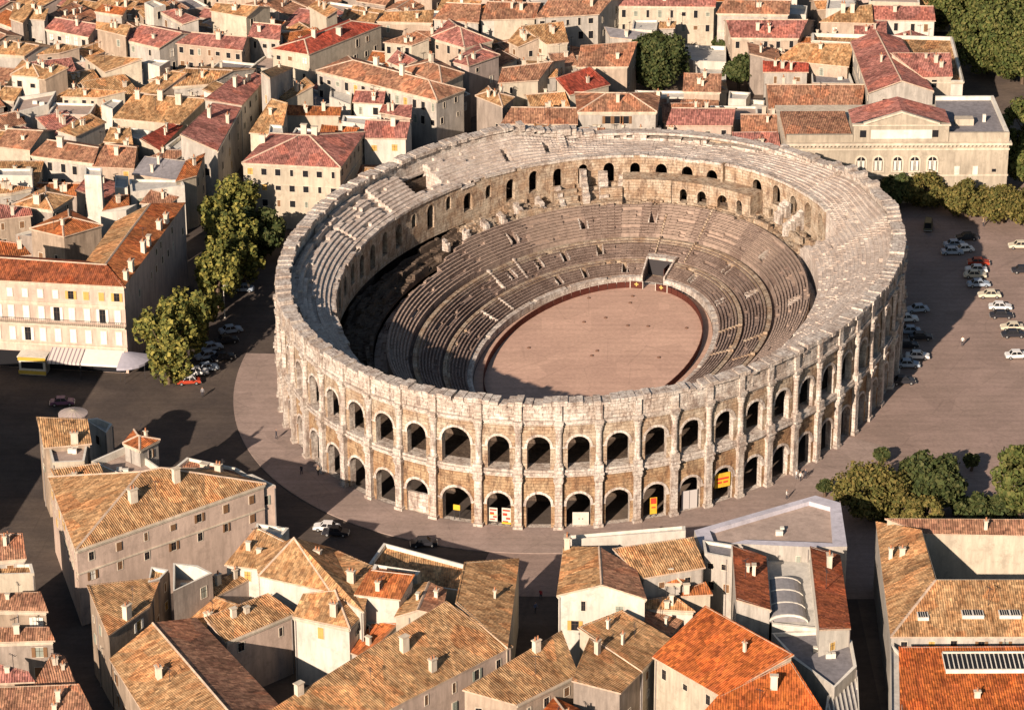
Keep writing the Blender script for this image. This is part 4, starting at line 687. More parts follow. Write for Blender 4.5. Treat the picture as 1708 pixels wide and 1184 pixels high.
{'t':'F','v':[[16.07,119.8,5],[22.44,119.53,5],[22.81,123.61,5],[16.25,123.88,5]],'f':[[0,1,2,3]],'l':[0,1,2,3],'g':[],'r':'W','w':'w','n':'white strip building at the foot of the big garden tree','h':5},
{'t':'S','v':[[15.82,114.05,5],[27.81,113.72,5],[27.94,116.03,5.76],[15.91,116.5,5.81]],'f':[[0,1,2,3]],'l':[0,1,2,3],'g':[[2,3]],'r':'B','w':'w','n':'brown strip roof behind the rose low house','h':5},
{'t':'F','v':[[30.3,115.8,6],[33.9,115.28,6],[35.16,119.61,6],[30.77,120.63,6]],'f':[[0,1,2,3]],'l':[0,1,2,3],'g':[],'r':'W','w':'w','n':'white box house left of the grey forecourt roof','h':6},
{'t':'F','v':[[32.67,110.55,4.5],[37.06,110.31,4.5],[38.03,119.05,4.5],[33.32,120.07,4.5]],'f':[[0,1,2,3]],'l':[0,1,2,3],'g':[],'r':'W','w':'w','n':'blank white yard wall block below the white box house','h':4.5,'par':0.8},
{'t':'F','v':[[11.34,113.62,7.5],[15.11,113.1,7.5],[15.41,116.46,7.5],[11.15,116.99,7.5]],'f':[[0,1,2,3]],'l':[0,1,2,3],'g':[],'r':'T','w':'w','n':'tan capped stub with chimneys above the three-window house','h':7.5,'c':[[13.35,116.49],[14.89,115.5]]},
{'t':'F','v':[[46.22,162.76,9],[50.22,162.38,9],[51.12,168.8,9],[47.16,169.97,9]],'f':[[0,1,2,3]],'l':[0,1,2,3],'g':[],'r':'W','w':'w','n':'white terrace house between two red-brown roofs at upper right','h':9,'par':0.7},
{'t':'S','v':[[52.97,157.55,9],[64.03,156.55,9],[64.3,163,11.13],[59.2,162.18,10.71]],'f':[[0,1,2,3]],'l':[0,1,2,3],'g':[[2,3]],'r':'T','w':'w','n':'tan roof with a pair of chimneys left of the crimson roof','h':9,'c':[[58.07,160.5],[60.08,160.48]],'win':[2,1]},
{'t':'G','v':[[64.47,159.04,9],[77.72,158.12,9],[77.76,163.08,10.63],[64.59,163.95,10.62],[77.8,168.04,9],[64.71,168.86,9]],'f':[[0,1,2,3],[3,2,4,5]],'l':[0,1,2,4,5,3],'g':[[2,3]],'r':'R','w':'w','n':'crimson roofed white house with four small windows at the top right','h':9,'win':[4,1]},
{'t':'F','v':[[54.64,163.37,10],[60.8,164.4,10],[62.27,172.23,10],[55.71,171.18,10]],'f':[[0,1,2,3]],'l':[0,1,2,3],'g':[],'r':'W','w':'w','n':'white walled block at the top edge right of the dark lane','h':10},
{'t':'F','v':[[64.82,170.41,9.5],[75.87,169.15,9.5],[76.49,177.07,9.5],[65.55,177.21,9.5]],'f':[[0,1,2,3]],'l':[0,1,2,3],'g':[],'r':'P','w':'w','n':'pale house at the top edge behind the crimson roof','h':9.5},
{'t':'F','v':[[69.79,112,11],[77.66,111.91,11],[79.17,140.63,11],[49.81,143.6,11],[49.37,138.7,11],[57.5,137.26,11]],'f':[[0,1,2,3,4,5]],'l':[0,1,2,3,4,5],'g':[],'r':'T','w':'w','n':'flat gravel-roofed courthouse wing with white parapet','h':11,'par':0.8,'cor':1},
{'t':'G','v':[[57.64,103.74,11.5],[57.36,136.05,11.5],[62.71,137.01,13.43],[64.13,104.24,13.84],[68.07,137.98,11.5],[70.62,104.74,11.5]],'f':[[3,2,1,0],[5,4,2,3]],'l':[3,5,4,2,1,0],'g':[[2,3]],'r':'R','w':'w','n':'rose gabled hall with classical pediment front','h':11.5,'cor':1},
{'t':'S','v':[[69.55,111.67,12],[75.2,111.9,12],[75.73,119.43,14.48],[63.88,119.26,14.58]],'f':[[0,1,2,3]],'l':[0,1,2,3],'g':[[2,3]],'r':'R','w':'w','n':'rose lean-to roof on the courthouse right of the gabled hall','h':12},
{'t':'G','v':[[37.84,103.98,8],[55.98,104.24,8],[57.42,111.51,10.39],[38.04,111.49,10.48],[58.85,118.78,8],[38.23,118.99,8]],'f':[[0,1,2,3],[3,2,4,5]],'l':[0,1,2,4,5,3],'g':[[2,3]],'r':'B','w':'w','n':'long brown roof between the red lean-to and the palace front','h':8},
{'t':'S','v':[[41.88,133.42,8.5],[55.95,128.83,8.5],[57.56,136.25,10.99],[46.74,138.2,10.5]],'f':[[0,1,2,3]],'l':[0,1,2,3],'g':[[2,3]],'r':'T','w':'w','n':'wide drab tan roof left of the gabled hall','h':8.5},
{'t':'S','v':[[38.62,128.4,7.5],[47.5,128.3,7.5],[47.74,131.38,8.52],[38.87,132.09,8.72]],'f':[[0,1,2,3]],'l':[0,1,2,3],'g':[[2,3]],'r':'D','w':'w','n':'small scarlet roofed white block left of the gabled hall','h':7.5},
{'t':'F','v':[[48.22,124.11,6.5],[56.77,123.53,6.5],[56.54,133.95,6.5],[49.01,136.57,6.5]],'f':[[0,1,2,3]],'l':[0,1,2,3],'g':[],'r':'G','w':'w','n':'grey flat forecourt roof left of the gabled hall','h':6.5,'par':0.8},
{'t':'S','v':[[50.67,100.36,7.5],[57.83,103.97,7.5],[59.26,105.81,7.83],[53.48,104.01,8.16]],'f':[[0,1,2,3]],'l':[0,1,2,3],'g':[[2,3]],'r':'B','w':'w','n':'brown valley roof between hall pediment and palace','h':7.5},
{'t':'H','v':[[42.72,92.1,7.5],[49.41,92.03,7.5],[48.24,97.46,7.5],[44.58,97.68,7.5],[46.23,94.6,8.6],[46.25,95.04,8.6]],'f':[[0,1,4],[1,2,5,4],[2,3,5],[3,0,4,5]],'l':[0,1,2,3],'g':[[4,5],[0,4],[1,4],[2,5],[3,5]],'r':'T','w':'w','n':'little pale hipped pavilion at the left end of the palace','h':7.5},
{'t':'F','v':[[46.78,104.18,5.5],[53.88,103.92,5.5],[54.46,109.68,5.5],[47.28,109.76,5.5]],'f':[[0,1,2,3]],'l':[0,1,2,3],'g':[],'r':'W','w':'w','n':'white arcaded court wall behind the palace','h':5.5,'par':0.6},
{'t':'G','v':[[-102.95,-3.44,16],[-79.36,-6.86,16],[-83.11,-1.29,17.64],[-103.68,2.16,17.79],[-86.87,4.28,16],[-104.41,7.75,16]],'f':[[0,1,2,3],[3,2,4,5]],'l':[0,1,2,4,5,3],'g':[[2,3]],'r':'U','w':'p','n':'front wing of the large hotel facing the square with rows of shuttered windows','h':16,'c':[[-96.47,-4.58],[-93.95,-5.27],[-85.35,-7.01],[-82.92,-7.37]],'hotel':1,'cor':1},
{'t':'G','v':[[-79.36,-6.86,16],[-72.83,31.77,16],[-78.51,27.1,17.59],[-83.14,-1.07,17.55],[-84.2,22.44,16],[-86.93,4.73,16]],'f':[[0,1,2,3],[3,2,4,5]],'l':[0,1,2,4,5,3],'g':[[2,3]],'r':'OT','w':'p','n':'street wing of the large hotel with orange roof and white chimneys','h':16,'c':[[-79.26,-4.08],[-78.78,-0.38],[-77.59,7.86],[-77.01,11.01],[-75.94,18.49],[-75.06,21.75]]},
{'t':'H','v':[[-100.11,28.69,12.5],[-93.79,24.97,12.5],[-87.79,30.05,12.5],[-94.6,37.54,12.5],[-94.62,29.66,13.71],[-93.53,30.97,13.71]],'f':[[0,1,4],[1,2,5,4],[2,3,5],[3,0,4,5]],'l':[0,1,2,3],'g':[[4,5],[0,4],[1,4],[2,5],[3,5]],'r':'O','w':'g','n':'pavilion with orange pyramid roof in the yard behind the hotel','h':12.5},
{'t':'H','v':[[-105.32,41.84,12],[-97.73,39.08,12],[-94.96,45.44,12],[-100.56,50.75,12],[-99.79,43.97,13.33],[-99.49,44.58,13.33]],'f':[[0,1,4],[1,2,5,4],[2,3,5],[3,0,4,5]],'l':[0,1,2,3],'g':[[4,5],[0,4],[1,4],[2,5],[3,5]],'r':'T','w':'g','n':'tan hipped roof with chimney behind the orange pyramid roof','h':12,'c':[[-100.76,41.26]]},
{'t':'S','v':[[-107.64,34.27,12],[-101.35,36.32,12],[-101.83,38.01,12.58],[-108.22,38.8,13.48]],'f':[[0,1,2,3]],'l':[0,1,2,3],'g':[[2,3]],'r':'R','w':'g','n':'rose-tan roof at the left edge above the hotel yard','h':12},
{'t':'S','v':[[-103.99,7.99,15],[-97.6,10.02,15],[-99.6,12.51,15.98],[-104.64,13.03,16.65]],'f':[[0,1,2,3]],'l':[0,1,2,3],'g':[[2,3]],'r':'O','w':'p','n':'orange roof corner behind the hotel front at the left edge','h':15},
{'t':'F','v':[[-92.97,48.83,15],[-89.83,48.33,15],[-90.14,52.64,15],[-93.35,53.07,15]],'f':[[0,1,2,3]],'l':[0,1,2,3],'g':[],'r':'W','w':'w','n':'slender tall white block above the hotel yard','h':15},
{'t':'F','v':[[-110.95,59.49,11],[-104.35,59.26,11],[-104.74,63.09,11],[-111.5,63.16,11]],'f':[[0,1,2,3]],'l':[0,1,2,3],'g':[],'r':'W','w':'w','n':'white walled block at the left edge above the tan hipped roof','h':11},
{'t':'S','v':[[-81.58,39.62,13],[-76.6,39.57,13],[-75.23,41.29,13.57],[-79.96,43.21,14.19]],'f':[[0,1,2,3]],'l':[0,1,2,3],'g':[[2,3]],'r':'B','w':'w','n':'brown roof at the far end of the hotel street wing','h':13},
{'t':'S','v':[[-89.53,46.48,9],[-85.33,49,9],[-85.6,51.86,9.86],[-87.79,51.32,10.07]],'f':[[0,1,2,3]],'l':[0,1,2,3],'g':[[2,3]],'r':'O','w':'w','n':'small orange-brown roof beside the slender white block','h':9},
{'t':'F','v':[[-88.41,55.48,10],[-85.95,55.05,10],[-86.52,61.49,10],[-89.01,61.92,10]],'f':[[0,1,2,3]],'l':[0,1,2,3],'g':[],'r':'W','w':'w','n':'white house with arched window above the hotel street wing','h':10},
{'t':'F','v':[[-85.16,53.06,10],[-75.45,56.54,10],[-76.15,59.36,10],[-86.2,59.87,10]],'f':[[0,1,2,3]],'l':[0,1,2,3],'g':[],'r':'W','w':'w','n':'long pale wall block behind the hotel street wing','h':10},
{'t':'F','v':[[-87.39,42.97,10],[-84.96,43.71,10],[-83.35,46.78,10],[-89.61,42.99,10]],'f':[[0,1,2,3]],'l':[0,1,2,3],'g':[],'r':'W','w':'w','n':'narrow white wall at the back of the hotel street wing','h':10},
{'t':'F','v':[[-104.02,34.37,9],[-93.47,31.31,9],[-93.57,34.27,9],[-101.59,36.58,9]],'f':[[0,1,2,3]],'l':[0,1,2,3],'g':[],'r':'G','w':'g','n':'grey yard block below the orange pyramid roof','h':9},
{'t':'S','v':[[-109.97,52.53,10],[-107.54,53.29,10],[-104.1,55.07,10.22],[-110.35,55.52,10.98]],'f':[[0,1,2,3]],'l':[0,1,2,3],'g':[[2,3]],'r':'T','w':'w','n':'tan lean-to by the left edge under the white block','h':10},
{'t':'S','v':[[-85.45,-60.61,12],[-78.89,-59.32,12],[-80.06,-54.39,13.67],[-87.32,-54.45,14.11]],'f':[[0,1,2,3]],'l':[0,1,2,3],'g':[[2,3]],'r':'T','w':'g','n':'crumbling tan roof at the tip of the lower left block','h':12,'c':[[-81.16,-59.54]]},
{'t':'F','v':[[-83.84,-65.16,11.5],[-79.07,-64.67,11.5],[-79.3,-59.08,11.5],[-85.16,-59.57,11.5]],'f':[[0,1,2,3]],'l':[0,1,2,3],'g':[],'r':'P','w':'w','n':'pink terrace roof behind the crumbling tip roof','h':11.5,'par':0.5},
{'t':'S','v':[[-80.51,-75.74,11.5],[-74.76,-73,11.5],[-76.55,-68.66,13.05],[-82.95,-70.91,13.28]],'f':[[0,1,2,3]],'l':[0,1,2,3],'g':[[2,3]],'r':'T','w':'w','n':'patched pale tan roof on the street side of the lower left block','h':11.5},
{'t':'F','v':[[-81.62,-44.42,9],[-77.67,-49.48,9],[-77.11,-46.14,9],[-79.77,-43.87,9]],'f':[[0,1,2,3]],'l':[0,1,2,3],'g':[],'r':'W','w':'w','n':'white parapet lightwell at the tip of the lower left block','h':9,'par':1.0},
{'t':'H','v':[[-73.28,-61.3,13],[-70.72,-63.57,13],[-68.3,-60.27,13],[-72.26,-56.88,13],[-71.27,-60.39,13.75],[-71.01,-60.62,13.75]],'f':[[0,1,5,4],[1,2,5],[2,3,4,5],[3,0,4]],'l':[0,1,2,3],'g':[[4,5],[0,4],[3,4],[1,5],[2,5]],'r':'O','w':'w','n':'small orange pyramid roof lantern in the lower left block','h':13},
{'t':'F','v':[[-78.19,-63.65,11],[-70.5,-70.74,11],[-67.06,-66.63,11],[-73.28,-58.09,11]],'f':[[0,1,2,3]],'l':[0,1,2,3],'g':[],'r':'P','w':'w','n':'open roof terrace below the small orange pyramid','h':11,'par':1.1},
{'t':'H','v':[[-76.29,-95.3,12.5],[-51.19,-74.6,12.5],[-58.7,-69.77,12.5],[-83.18,-72.14,12.5],[-68.78,-78.62,16.49],[-65.9,-77.28,16.49]],'f':[[0,1,5,4],[1,2,5],[2,3,4,5],[3,0,4]],'l':[0,1,2,3],'g':[[4,5],[0,4],[3,4],[1,5],[2,5]],'r':'T','w':'p','n':'large tan hipped house with two rows of tall windows in the lower left','h':12.5,'c':[[-63.59,-78.89],[-69.34,-84.53]],'wi':0,'win':[7,2],'cor':1},
{'t':'F','v':[[-56.17,-76.19,11.5],[-49.52,-73.21,11.5],[-53.31,-69.33,11.5],[-59.97,-71.33,11.5]],'f':[[0,1,2,3]],'l':[0,1,2,3],'g':[],'r':'T','w':'p','n':'flat end bay of the large tan hipped house,tall window in front','h':11.5,'wi':0,'win':[2,1],'par':0.6},
{'t':'F','v':[[-65.68,-66.64,11],[-52.57,-70.38,11],[-55.86,-66.2,11],[-63.78,-62.45,11]],'f':[[0,1,2,3]],'l':[0,1,2,3],'g':[],'r':'B','w':'g','n':'dark low roof strip behind the large tan hipped house','h':11,'par':0.5},
{'t':'S','v':[[-61.59,-71.01,11.6],[-56.62,-73.35,11.6],[-55.36,-71.83,12.23],[-59.62,-69.76,12.25]],'f':[[0,1,2,3]],'l':[0,1,2,3],'g':[[2,3]],'r':'B','w':'g','n':'brown penthouse roof with chimneys behind the large tan hipped house','h':11.6,'c':[[-58.11,-71.54],[-60.22,-70.75]]},
{'t':'S','v':[[-87.78,-97.68,12],[-83.49,-96.98,12],[-84.59,-92.53,13.51],[-88.41,-92.75,13.64]],'f':[[0,1,2,3]],'l':[0,1,2,3],'g':[[2,3]],'r':'B','w':'w','n':'brown roof at the left edge beside the sunlit lane patch','h':12},
{'t':'F','v':[[-87.49,-100.11,11],[-81.81,-99.77,11],[-82.55,-96.88,11],[-87.96,-96.98,11]],'f':[[0,1,2,3]],'l':[0,1,2,3],'g':[],'r':'T','w':'w','n':'pale walled block at the left edge across the dark lane','h':11},
{'t':'S','v':[[-86.11,-109.47,10.5],[-78.83,-109.9,10.5],[-80.29,-106.47,11.6],[-86.47,-106.59,11.44]],'f':[[0,1,2,3]],'l':[0,1,2,3],'g':[[2,3]],'r':'B','w':'g','n':'brown lean-to roof at the left edge,upper of two','h':10.5},
{'t':'S','v':[[-85.08,-116.77,9.5],[-77.11,-116.38,9.5],[-78.23,-114.1,10.27],[-85.41,-114.2,10.35]],'f':[[0,1,2,3]],'l':[0,1,2,3],'g':[[2,3]],'r':'B','w':'g','n':'brown lean-to roof at the left edge,lower of two','h':9.5},
{'t':'S','v':[[-83.56,-127.06,9],[-78.42,-126.67,9],[-79.56,-125.08,9.55],[-84.01,-123.55,10.17]],'f':[[0,1,2,3]],'l':[0,1,2,3],'g':[[2,3]],'r':'R','w':'g','n':'rose-brown roof at the left edge near the bottom','h':9},
{'t':'S','v':[[-78.34,-127.49,8.5],[-73.14,-125.84,8.5],[-74.85,-121.88,9.92],[-76.38,-121.49,10.19]],'f':[[0,1,2,3]],'l':[0,1,2,3],'g':[[2,3]],'r':'B','w':'g','n':'dark brown roof in shade near the bottom left','h':8.5},
{'t':'S','v':[[-82,-137.39,9],[-68.77,-137.08,9],[-71.9,-131.06,11.01],[-82.74,-131.63,10.91]],'f':[[0,1,2,3]],'l':[0,1,2,3],'g':[[2,3]],'r':'B','w':'w','n':'brown roof in the bottom left corner','h':9},
{'t':'S','v':[[-69.05,-118.49,11.5],[-64.7,-110.65,11.5],[-63.72,-103.81,12.31],[-72.74,-109.13,14.06]],'f':[[0,1,2,3]],'l':[0,1,2,3],'g':[[2,3]],'r':'T','w':'g','n':'tan roof with white ridge scar below the large hipped house','h':11.5,'c':[[-67.02,-114.18]]},
{'t':'G','v':[[-59.77,-143.26,10.5],[-68.19,-123.56,10.5],[-62.98,-117.93,12.81],[-49.3,-145.11,13.44],[-57.77,-112.3,10.5],[-38.83,-146.96,10.5]],'f':[[3,2,1,0],[5,4,2,3]],'l':[3,5,4,2,1,0],'g':[[2,3]],'r':'TB','w':'g','n':'long gabled tan roof running out of the bottom edge at left','h':10.5,'c':[[-61.03,-130.69]]},
{'t':'F','v':[[-61.21,-109.08,13],[-56.25,-103.74,13],[-58.57,-101.35,13],[-62.04,-100.65,13]],'f':[[0,1,2,3]],'l':[0,1,2,3],'g':[],'r':'P','w':'g','n':'roofless rough-stone block with white capped walls at lower left','h':13,'par':2.2},
{'t':'F','v':[[-65.09,-105.47,12.5],[-63.52,-104.54,12.5],[-62.58,-101.71,12.5],[-65.14,-100.73,12.5]],'f':[[0,1,2,3]],'l':[0,1,2,3],'g':[],'r':'T','w':'g','n':'narrow stone stair tower left of the roofless block','h':12.5},
{'t':'S','v':[[-56.12,-103.24,9],[-50.56,-96.63,9],[-52.03,-95.06,9.71],[-56.76,-100.74,9.69]],'f':[[0,1,2,3]],'l':[0,1,2,3],'g':[[2,3]],'r':'T','w':'p','n':'pinkish lean-to right of the roofless block','h':9},
{'t':'S','v':[[-54.87,-97.19,11],[-49.49,-98.69,11],[-46.51,-94.11,12.72],[-51.01,-90.72,13.4]],'f':[[0,1,2,3]],'l':[0,1,2,3],'g':[[2,3]],'r':'T','w':'w','n':'tan roof below the white corner wall beside the large tan pyramid roof','h':11},
{'t':'F','v':[[-51.55,-88.75,12],[-48.03,-92.16,12],[-46.58,-88.03,12],[-51.37,-86.47,12]],'f':[[0,1,2,3]],'l':[0,1,2,3],'g':[],'r':'W','w':'w','n':'white corner wall stub by the curved road at lower left','h':12},
{'t':'S','v':[[-53.32,-116.76,9.5],[-44.74,-109.01,9.5],[-48.53,-106.22,11.02],[-56.29,-112.88,11.1]],'f':[[0,1,2,3]],'l':[0,1,2,3],'g':[[2,3]],'r':'T','w':'p','n':'tan roof with single dark window above the shaded courtyard','h':9.5,'win':[2,1]},
{'t':'S','v':[[-60.62,-108.3,7],[-56.01,-113.44,7],[-52.32,-106.68,9.4],[-57.29,-102.56,9.09]],'f':[[0,1,2,3]],'l':[0,1,2,3],'g':[[2,3]],'r':'T','w':'g','n':'small tan roof deep between the long gable and the courtyard','h':7},
{'t':'X','v':[[-49.74,-102.67,12],[-39.58,-107.3,12],[-34.81,-113.08,12],[-34.02,-100.03,12],[-40.13,-94.41,12],[-45.15,-97.65,15.4],[-50.67,-96.03,12]],'f':[[0,1,5],[1,2,3,4,5],[4,6,5],[6,0,5]],'l':[0,1,2,3,4,6],'g':[[5,1],[5,0]],'r':'T','w':'w','n':'large tan pyramid roof with diagonal hip above the courtyard','h':12,'c':[[-41.79,-99],[-36.81,-104.75]]},
{'t':'X','v':[[-44.43,-111.62,10.5],[-36.68,-114.93,10.5],[-34.84,-110.56,10.5],[-38.95,-108.38,12.7],[-43.16,-108.25,12.1]],'f':[[0,1,3,4],[1,2,3]],'l':[0,1,2,3,4],'g':[[1,3]],'r':'T','w':'w','n':'white cube house with tan roof over the shaded courtyard','h':10.5,'c':[[-38.89,-112.58]],'win':[1,1]},
{'t':'S','v':[[-35.89,-109.05,12.5],[-29.98,-110.47,12.5],[-28.21,-106.28,13.98],[-34,-104.85,13.99]],'f':[[0,1,2,3]],'l':[0,1,2,3],'g':[[2,3]],'r':'O','w':'w','n':'white loggia house with clean orange roof','h':12.5,'loggia':1},
{'t':'F','v':[[-34.09,-100.99,12],[-27.67,-102.7,12],[-27.25,-101.52,12],[-33.82,-99.31,12]],'f':[[0,1,2,3]],'l':[0,1,2,3],'g':[],'r':'B','w':'w','n':'dark brown strip roof behind the clean orange roof','h':12},
{'t':'G','v':[[-30.37,-112.64,11],[-28.32,-103.89,11],[-26.03,-104.59,11.79],[-27.31,-112.39,11.97],[-23.73,-105.28,11],[-24.24,-112.14,11]],'f':[[3,2,1,0],[5,4,2,3]],'l':[3,5,4,2,1,0],'g':[[2,3]],'r':'TB','w':'w','n':'small two-tone gable between the orange roof and the great tan roof','h':11},
{'t':'S','v':[[-15.07,-121.22,11],[-13.45,-96.06,11],[-20.94,-101.57,13.35],[-21.95,-113.15,13.44]],'f':[[0,1,2,3]],'l':[0,1,2,3],'g':[[2,3]],'r':'T','w':'w','n':'tan roof at the street corner facing the arena','h':11},
{'t':'S','v':[[-42.83,-149.62,10.5],[-14.58,-120.49,10.5],[-23.56,-114.28,14.06],[-49.11,-145.76,12.87]],'f':[[0,1,2,3]],'l':[0,1,2,3],'g':[[2,3]],'r':'T','w':'p','n':'great tan roof sweeping down to the bottom edge','h':10.5,'c':[[-28.76,-125.36],[-24.94,-128.11],[-42.05,-137.37]],'win':[9,2]},
{'t':'F','v':[[-36.14,-95.31,8],[-21.52,-99.93,8],[-19.9,-92.69,8],[-33.08,-85.11,8]],'f':[[0,1,2,3]],'l':[0,1,2,3],'g':[],'r':'T','w':'w','n':'low roofs between the loggia house and the curved road','h':8,'par':0.6},
{'t':'S','v':[[-36.59,-114.37,6.5],[-34.46,-116.05,6.5],[-30.49,-110.74,8.69],[-33.44,-109.39,8.43]],'f':[[0,1,2,3]],'l':[0,1,2,3],'g':[[2,3]],'r':'O','w':'w','n':'orange landing roof beside the loggia','h':6.5},
{'t':'S','v':[[-13.82,-133.78,9.5],[-5.95,-126.27,9.5],[-7.83,-118.53,11.78],[-20.66,-133,11.25]],'f':[[0,1,2,3]],'l':[0,1,2,3],'g':[[2,3]],'r':'T','w':'w','n':'tan-rose roof at the bottom edge beside the narrow dark lane','h':9.5,'c':[[-11.13,-123.24]],'win':[3,1]},
{'t':'G','v':[[-7.98,-109.39,12.5],[-6.87,-95.39,12.5],[-2.06,-98.73,14.17],[-2.04,-109.97,14.47],[2.74,-102.07,12.5],[3.9,-110.54,12.5]],'f':[[3,2,1,0],[5,4,2,3]],'l':[3,5,4,2,1,0],'g':[[2,3]],'r':'TB','w':'w','n':'white house with tan left slope and brown right slope facing the lane','h':12.5,'c':[[-6.54,-95.86]],'win':[4,2]},
{'t':'S','v':[[4.01,-103.51,12],[12.52,-100.49,12],[11.14,-95.07,13.84],[0.14,-98.53,13.98]],'f':[[0,1,2,3]],'l':[0,1,2,3],'g':[[2,3]],'r':'T','w':'w','n':'tan roof with straight white parapet by the arena road','h':12,'c':[[8.12,-94.03],[0.45,-96.42]]},
{'t':'F','v':[[-6.72,-93.22,12.6],[10.57,-90.53,12.6],[10.58,-89.03,12.6],[-6.7,-92.03,12.6]],'f':[[0,1,2,3]],'l':[0,1,2,3],'g':[],'r':'W','w':'w','n':'long white parapet strip closing the block towards the arena','h':12.6},
{'t':'H','v':[[5.76,-102.18,10.5],[9.26,-102.2,10.5],[10.01,-100.64,10.5],[8.23,-99.53,10.5],[8.21,-101.12,11.1],[8.42,-101.16,11.1]],'f':[[0,1,5,4],[1,2,5],[2,3,4,5],[3,0,4]],'l':[0,1,2,3],'g':[[4,5],[0,4],[3,4],[1,5],[2,5]],'r':'O','w':'w','n':'tiny orange capped turret in the central lower block','h':10.5},
{'t':'S','v':[[9.41,-103.36,9],[13.45,-102.93,9],[12.66,-100.85,9.71],[10.59,-101.95,9.42]],'f':[[0,1,2,3]],'l':[0,1,2,3],'g':[[2,3]],'r':'O','w':'w','n':'small orange lean-to right of the turret','h':9},
{'t':'S','v':[[7.41,-110.96,7],[9.08,-107.11,7],[5.74,-105.9,8.17],[1.65,-108.26,9.1]],'f':[[0,1,2,3]],'l':[0,1,2,3],'g':[[2,3]],'r':'B','w':'g','n':'sunken dark brown roof left of the bright orange roof','h':7},
{'t':'S','v':[[1.73,-106.01,8.5],[10.79,-106.87,8.5],[8.03,-104.1,9.33],[4.45,-104.68,9.02]],'f':[[0,1,2,3]],'l':[0,1,2,3],'g':[[2,3]],'r':'T','w':'w','n':'narrow tan roof below the turret','h':8.5},
{'t':'S','v':[[2.9,-124.15,9],[7.14,-115.8,9],[0.82,-112.23,11.39],[-5.21,-118.26,12.27]],'f':[[0,1,2,3]],'l':[0,1,2,3],'g':[[2,3]],'r':'T','w':'w','n':'broad tan roof left of the bright orange roof,upper half','h':9},
{'t':'S','v':[[-0.16,-129.7,8.8],[2.91,-123.93,8.8],[-3.84,-119.99,11.38],[-6.28,-129.56,10.61]],'f':[[0,1,2,3]],'l':[0,1,2,3],'g':[[2,3]],'r':'T','w':'g','n':'broad tan roof left of the bright orange roof,lower half','h':8.8,'c':[[-2.93,-122.61]]},
{'t':'S','v':[[4.77,-122.54,10],[13.01,-132.66,10],[22.6,-127.95,13.43],[12,-114.82,13.46]],'f':[[0,1,2,3]],'l':[0,1,2,3],'g':[[2,3]],'r':'Q','w':'w','n':'large bright orange roof with a square skylight','h':10,'win':[3,1],'sky':[[15.5,-118.34]]},
{'t':'S','v':[[8.61,-138.83,8.5],[27.53,-140.47,8.5],[22.45,-128.19,12.39],[12.94,-133.57,10.35]],'f':[[0,1,2,3]],'l':[0,1,2,3],'g':[[2,3]],'r':'Q','w':'w','n':'second bright orange roof at the bottom edge','h':8.5,'c':[[19.99,-132.55]]},
{'t':'H','v':[[-12.03,-137,7.5],[-6.22,-140.06,7.5],[-2.96,-134.78,7.5],[-8.78,-128.98,7.5],[-7.68,-135.58,8.58],[-7.32,-134.83,8.58]],'f':[[0,1,4],[1,2,5,4],[2,3,5],[3,0,4,5]],'l':[0,1,2,3],'g':[[4,5],[0,4],[1,4],[2,5],[3,5]],'r':'Q','w':'w','n':'orange hip peeking over the bottom edge near the centre','h':7.5},
{'t':'F','v':[[12.88,-97.3,12.5],[16.77,-98.79,12.5],[17.21,-94.76,12.5],[12.86,-93.24,12.5]],'f':[[0,1,2,3]],'l':[0,1,2,3],'g':[],'r':'G','w':'w','n':'tall white house with grey top left of the rust roofs','h':12.5,'win':[2,2]},
{'t':'S','v':[[20.96,-112.72,12],[21.53,-97.7,12],[16.94,-97.09,13.52],[16.41,-112.54,13.5]],'f':[[0,1,2,3]],'l':[0,1,2,3],'g':[[2,3]],'r':'U','w':'w','n':'left of the two long rust coloured roofs','h':12},
{'t':'F','v':[[21.29,-113.51,10],[27.25,-114.91,10],[28.24,-90.78,10],[22.14,-90.36,10]],'f':[[0,1,2,3]],'l':[0,1,2,3],'g':[],'r':'W','w':'w','n':'white flat roof carrying the glass vault between the rust roofs','h':10},
{'t':'S','v':[[31.44,-118.06,12],[32.08,-97.42,12],[27.88,-97.29,13.39],[26.97,-120.97,13.44]],'f':[[0,1,2,3]],'l':[0,1,2,3],'g':[[2,3]],'r':'U','w':'w','n':'right of the two long rust coloured roofs','h':12,'c':[[30.13,-101.62]]},
{'t':'F','v':[[21.09,-115.14,9.5],[27.64,-114.35,9.5],[31.87,-117.23,9.5],[31.78,-124.46,9.5],[28.27,-130.02,9.5],[23.46,-122.12,9.5]],'f':[[5,4,3,2,1,0]],'l':[5,4,3,2,1,0],'g':[],'r':'G','w':'w','n':'grey flat roof with pale edge below the rust roofs','h':9.5,'par':0.5},
{'t':'F','v':[[27.41,-129.64,8],[32.08,-122.96,8],[30.74,-140.41,8],[25.62,-140.37,8]],'f':[[3,2,1,0]],'l':[3,2,1,0],'g':[],'r':'G','w':'w','n':'grey slatted roof at the bottom edge beside the dark street','h':8,'slat':1},
{'t':'F','v':[[12.73,-95.61,12],[17.14,-93.43,12],[28.17,-94.63,12],[33.39,-94.48,12],[33.81,-80.59,12],[30.34,-78.2,12],[11.89,-89.26,12]],'f':[[0,1,2,3,4,5,6]],'l':[0,1,2,3,4,5,6],'g':[],'r':'P','w':'w','n':'large pink flat terrace with wide pale parapet below the arena','h':12,'par':0.7,'parw':1.7},
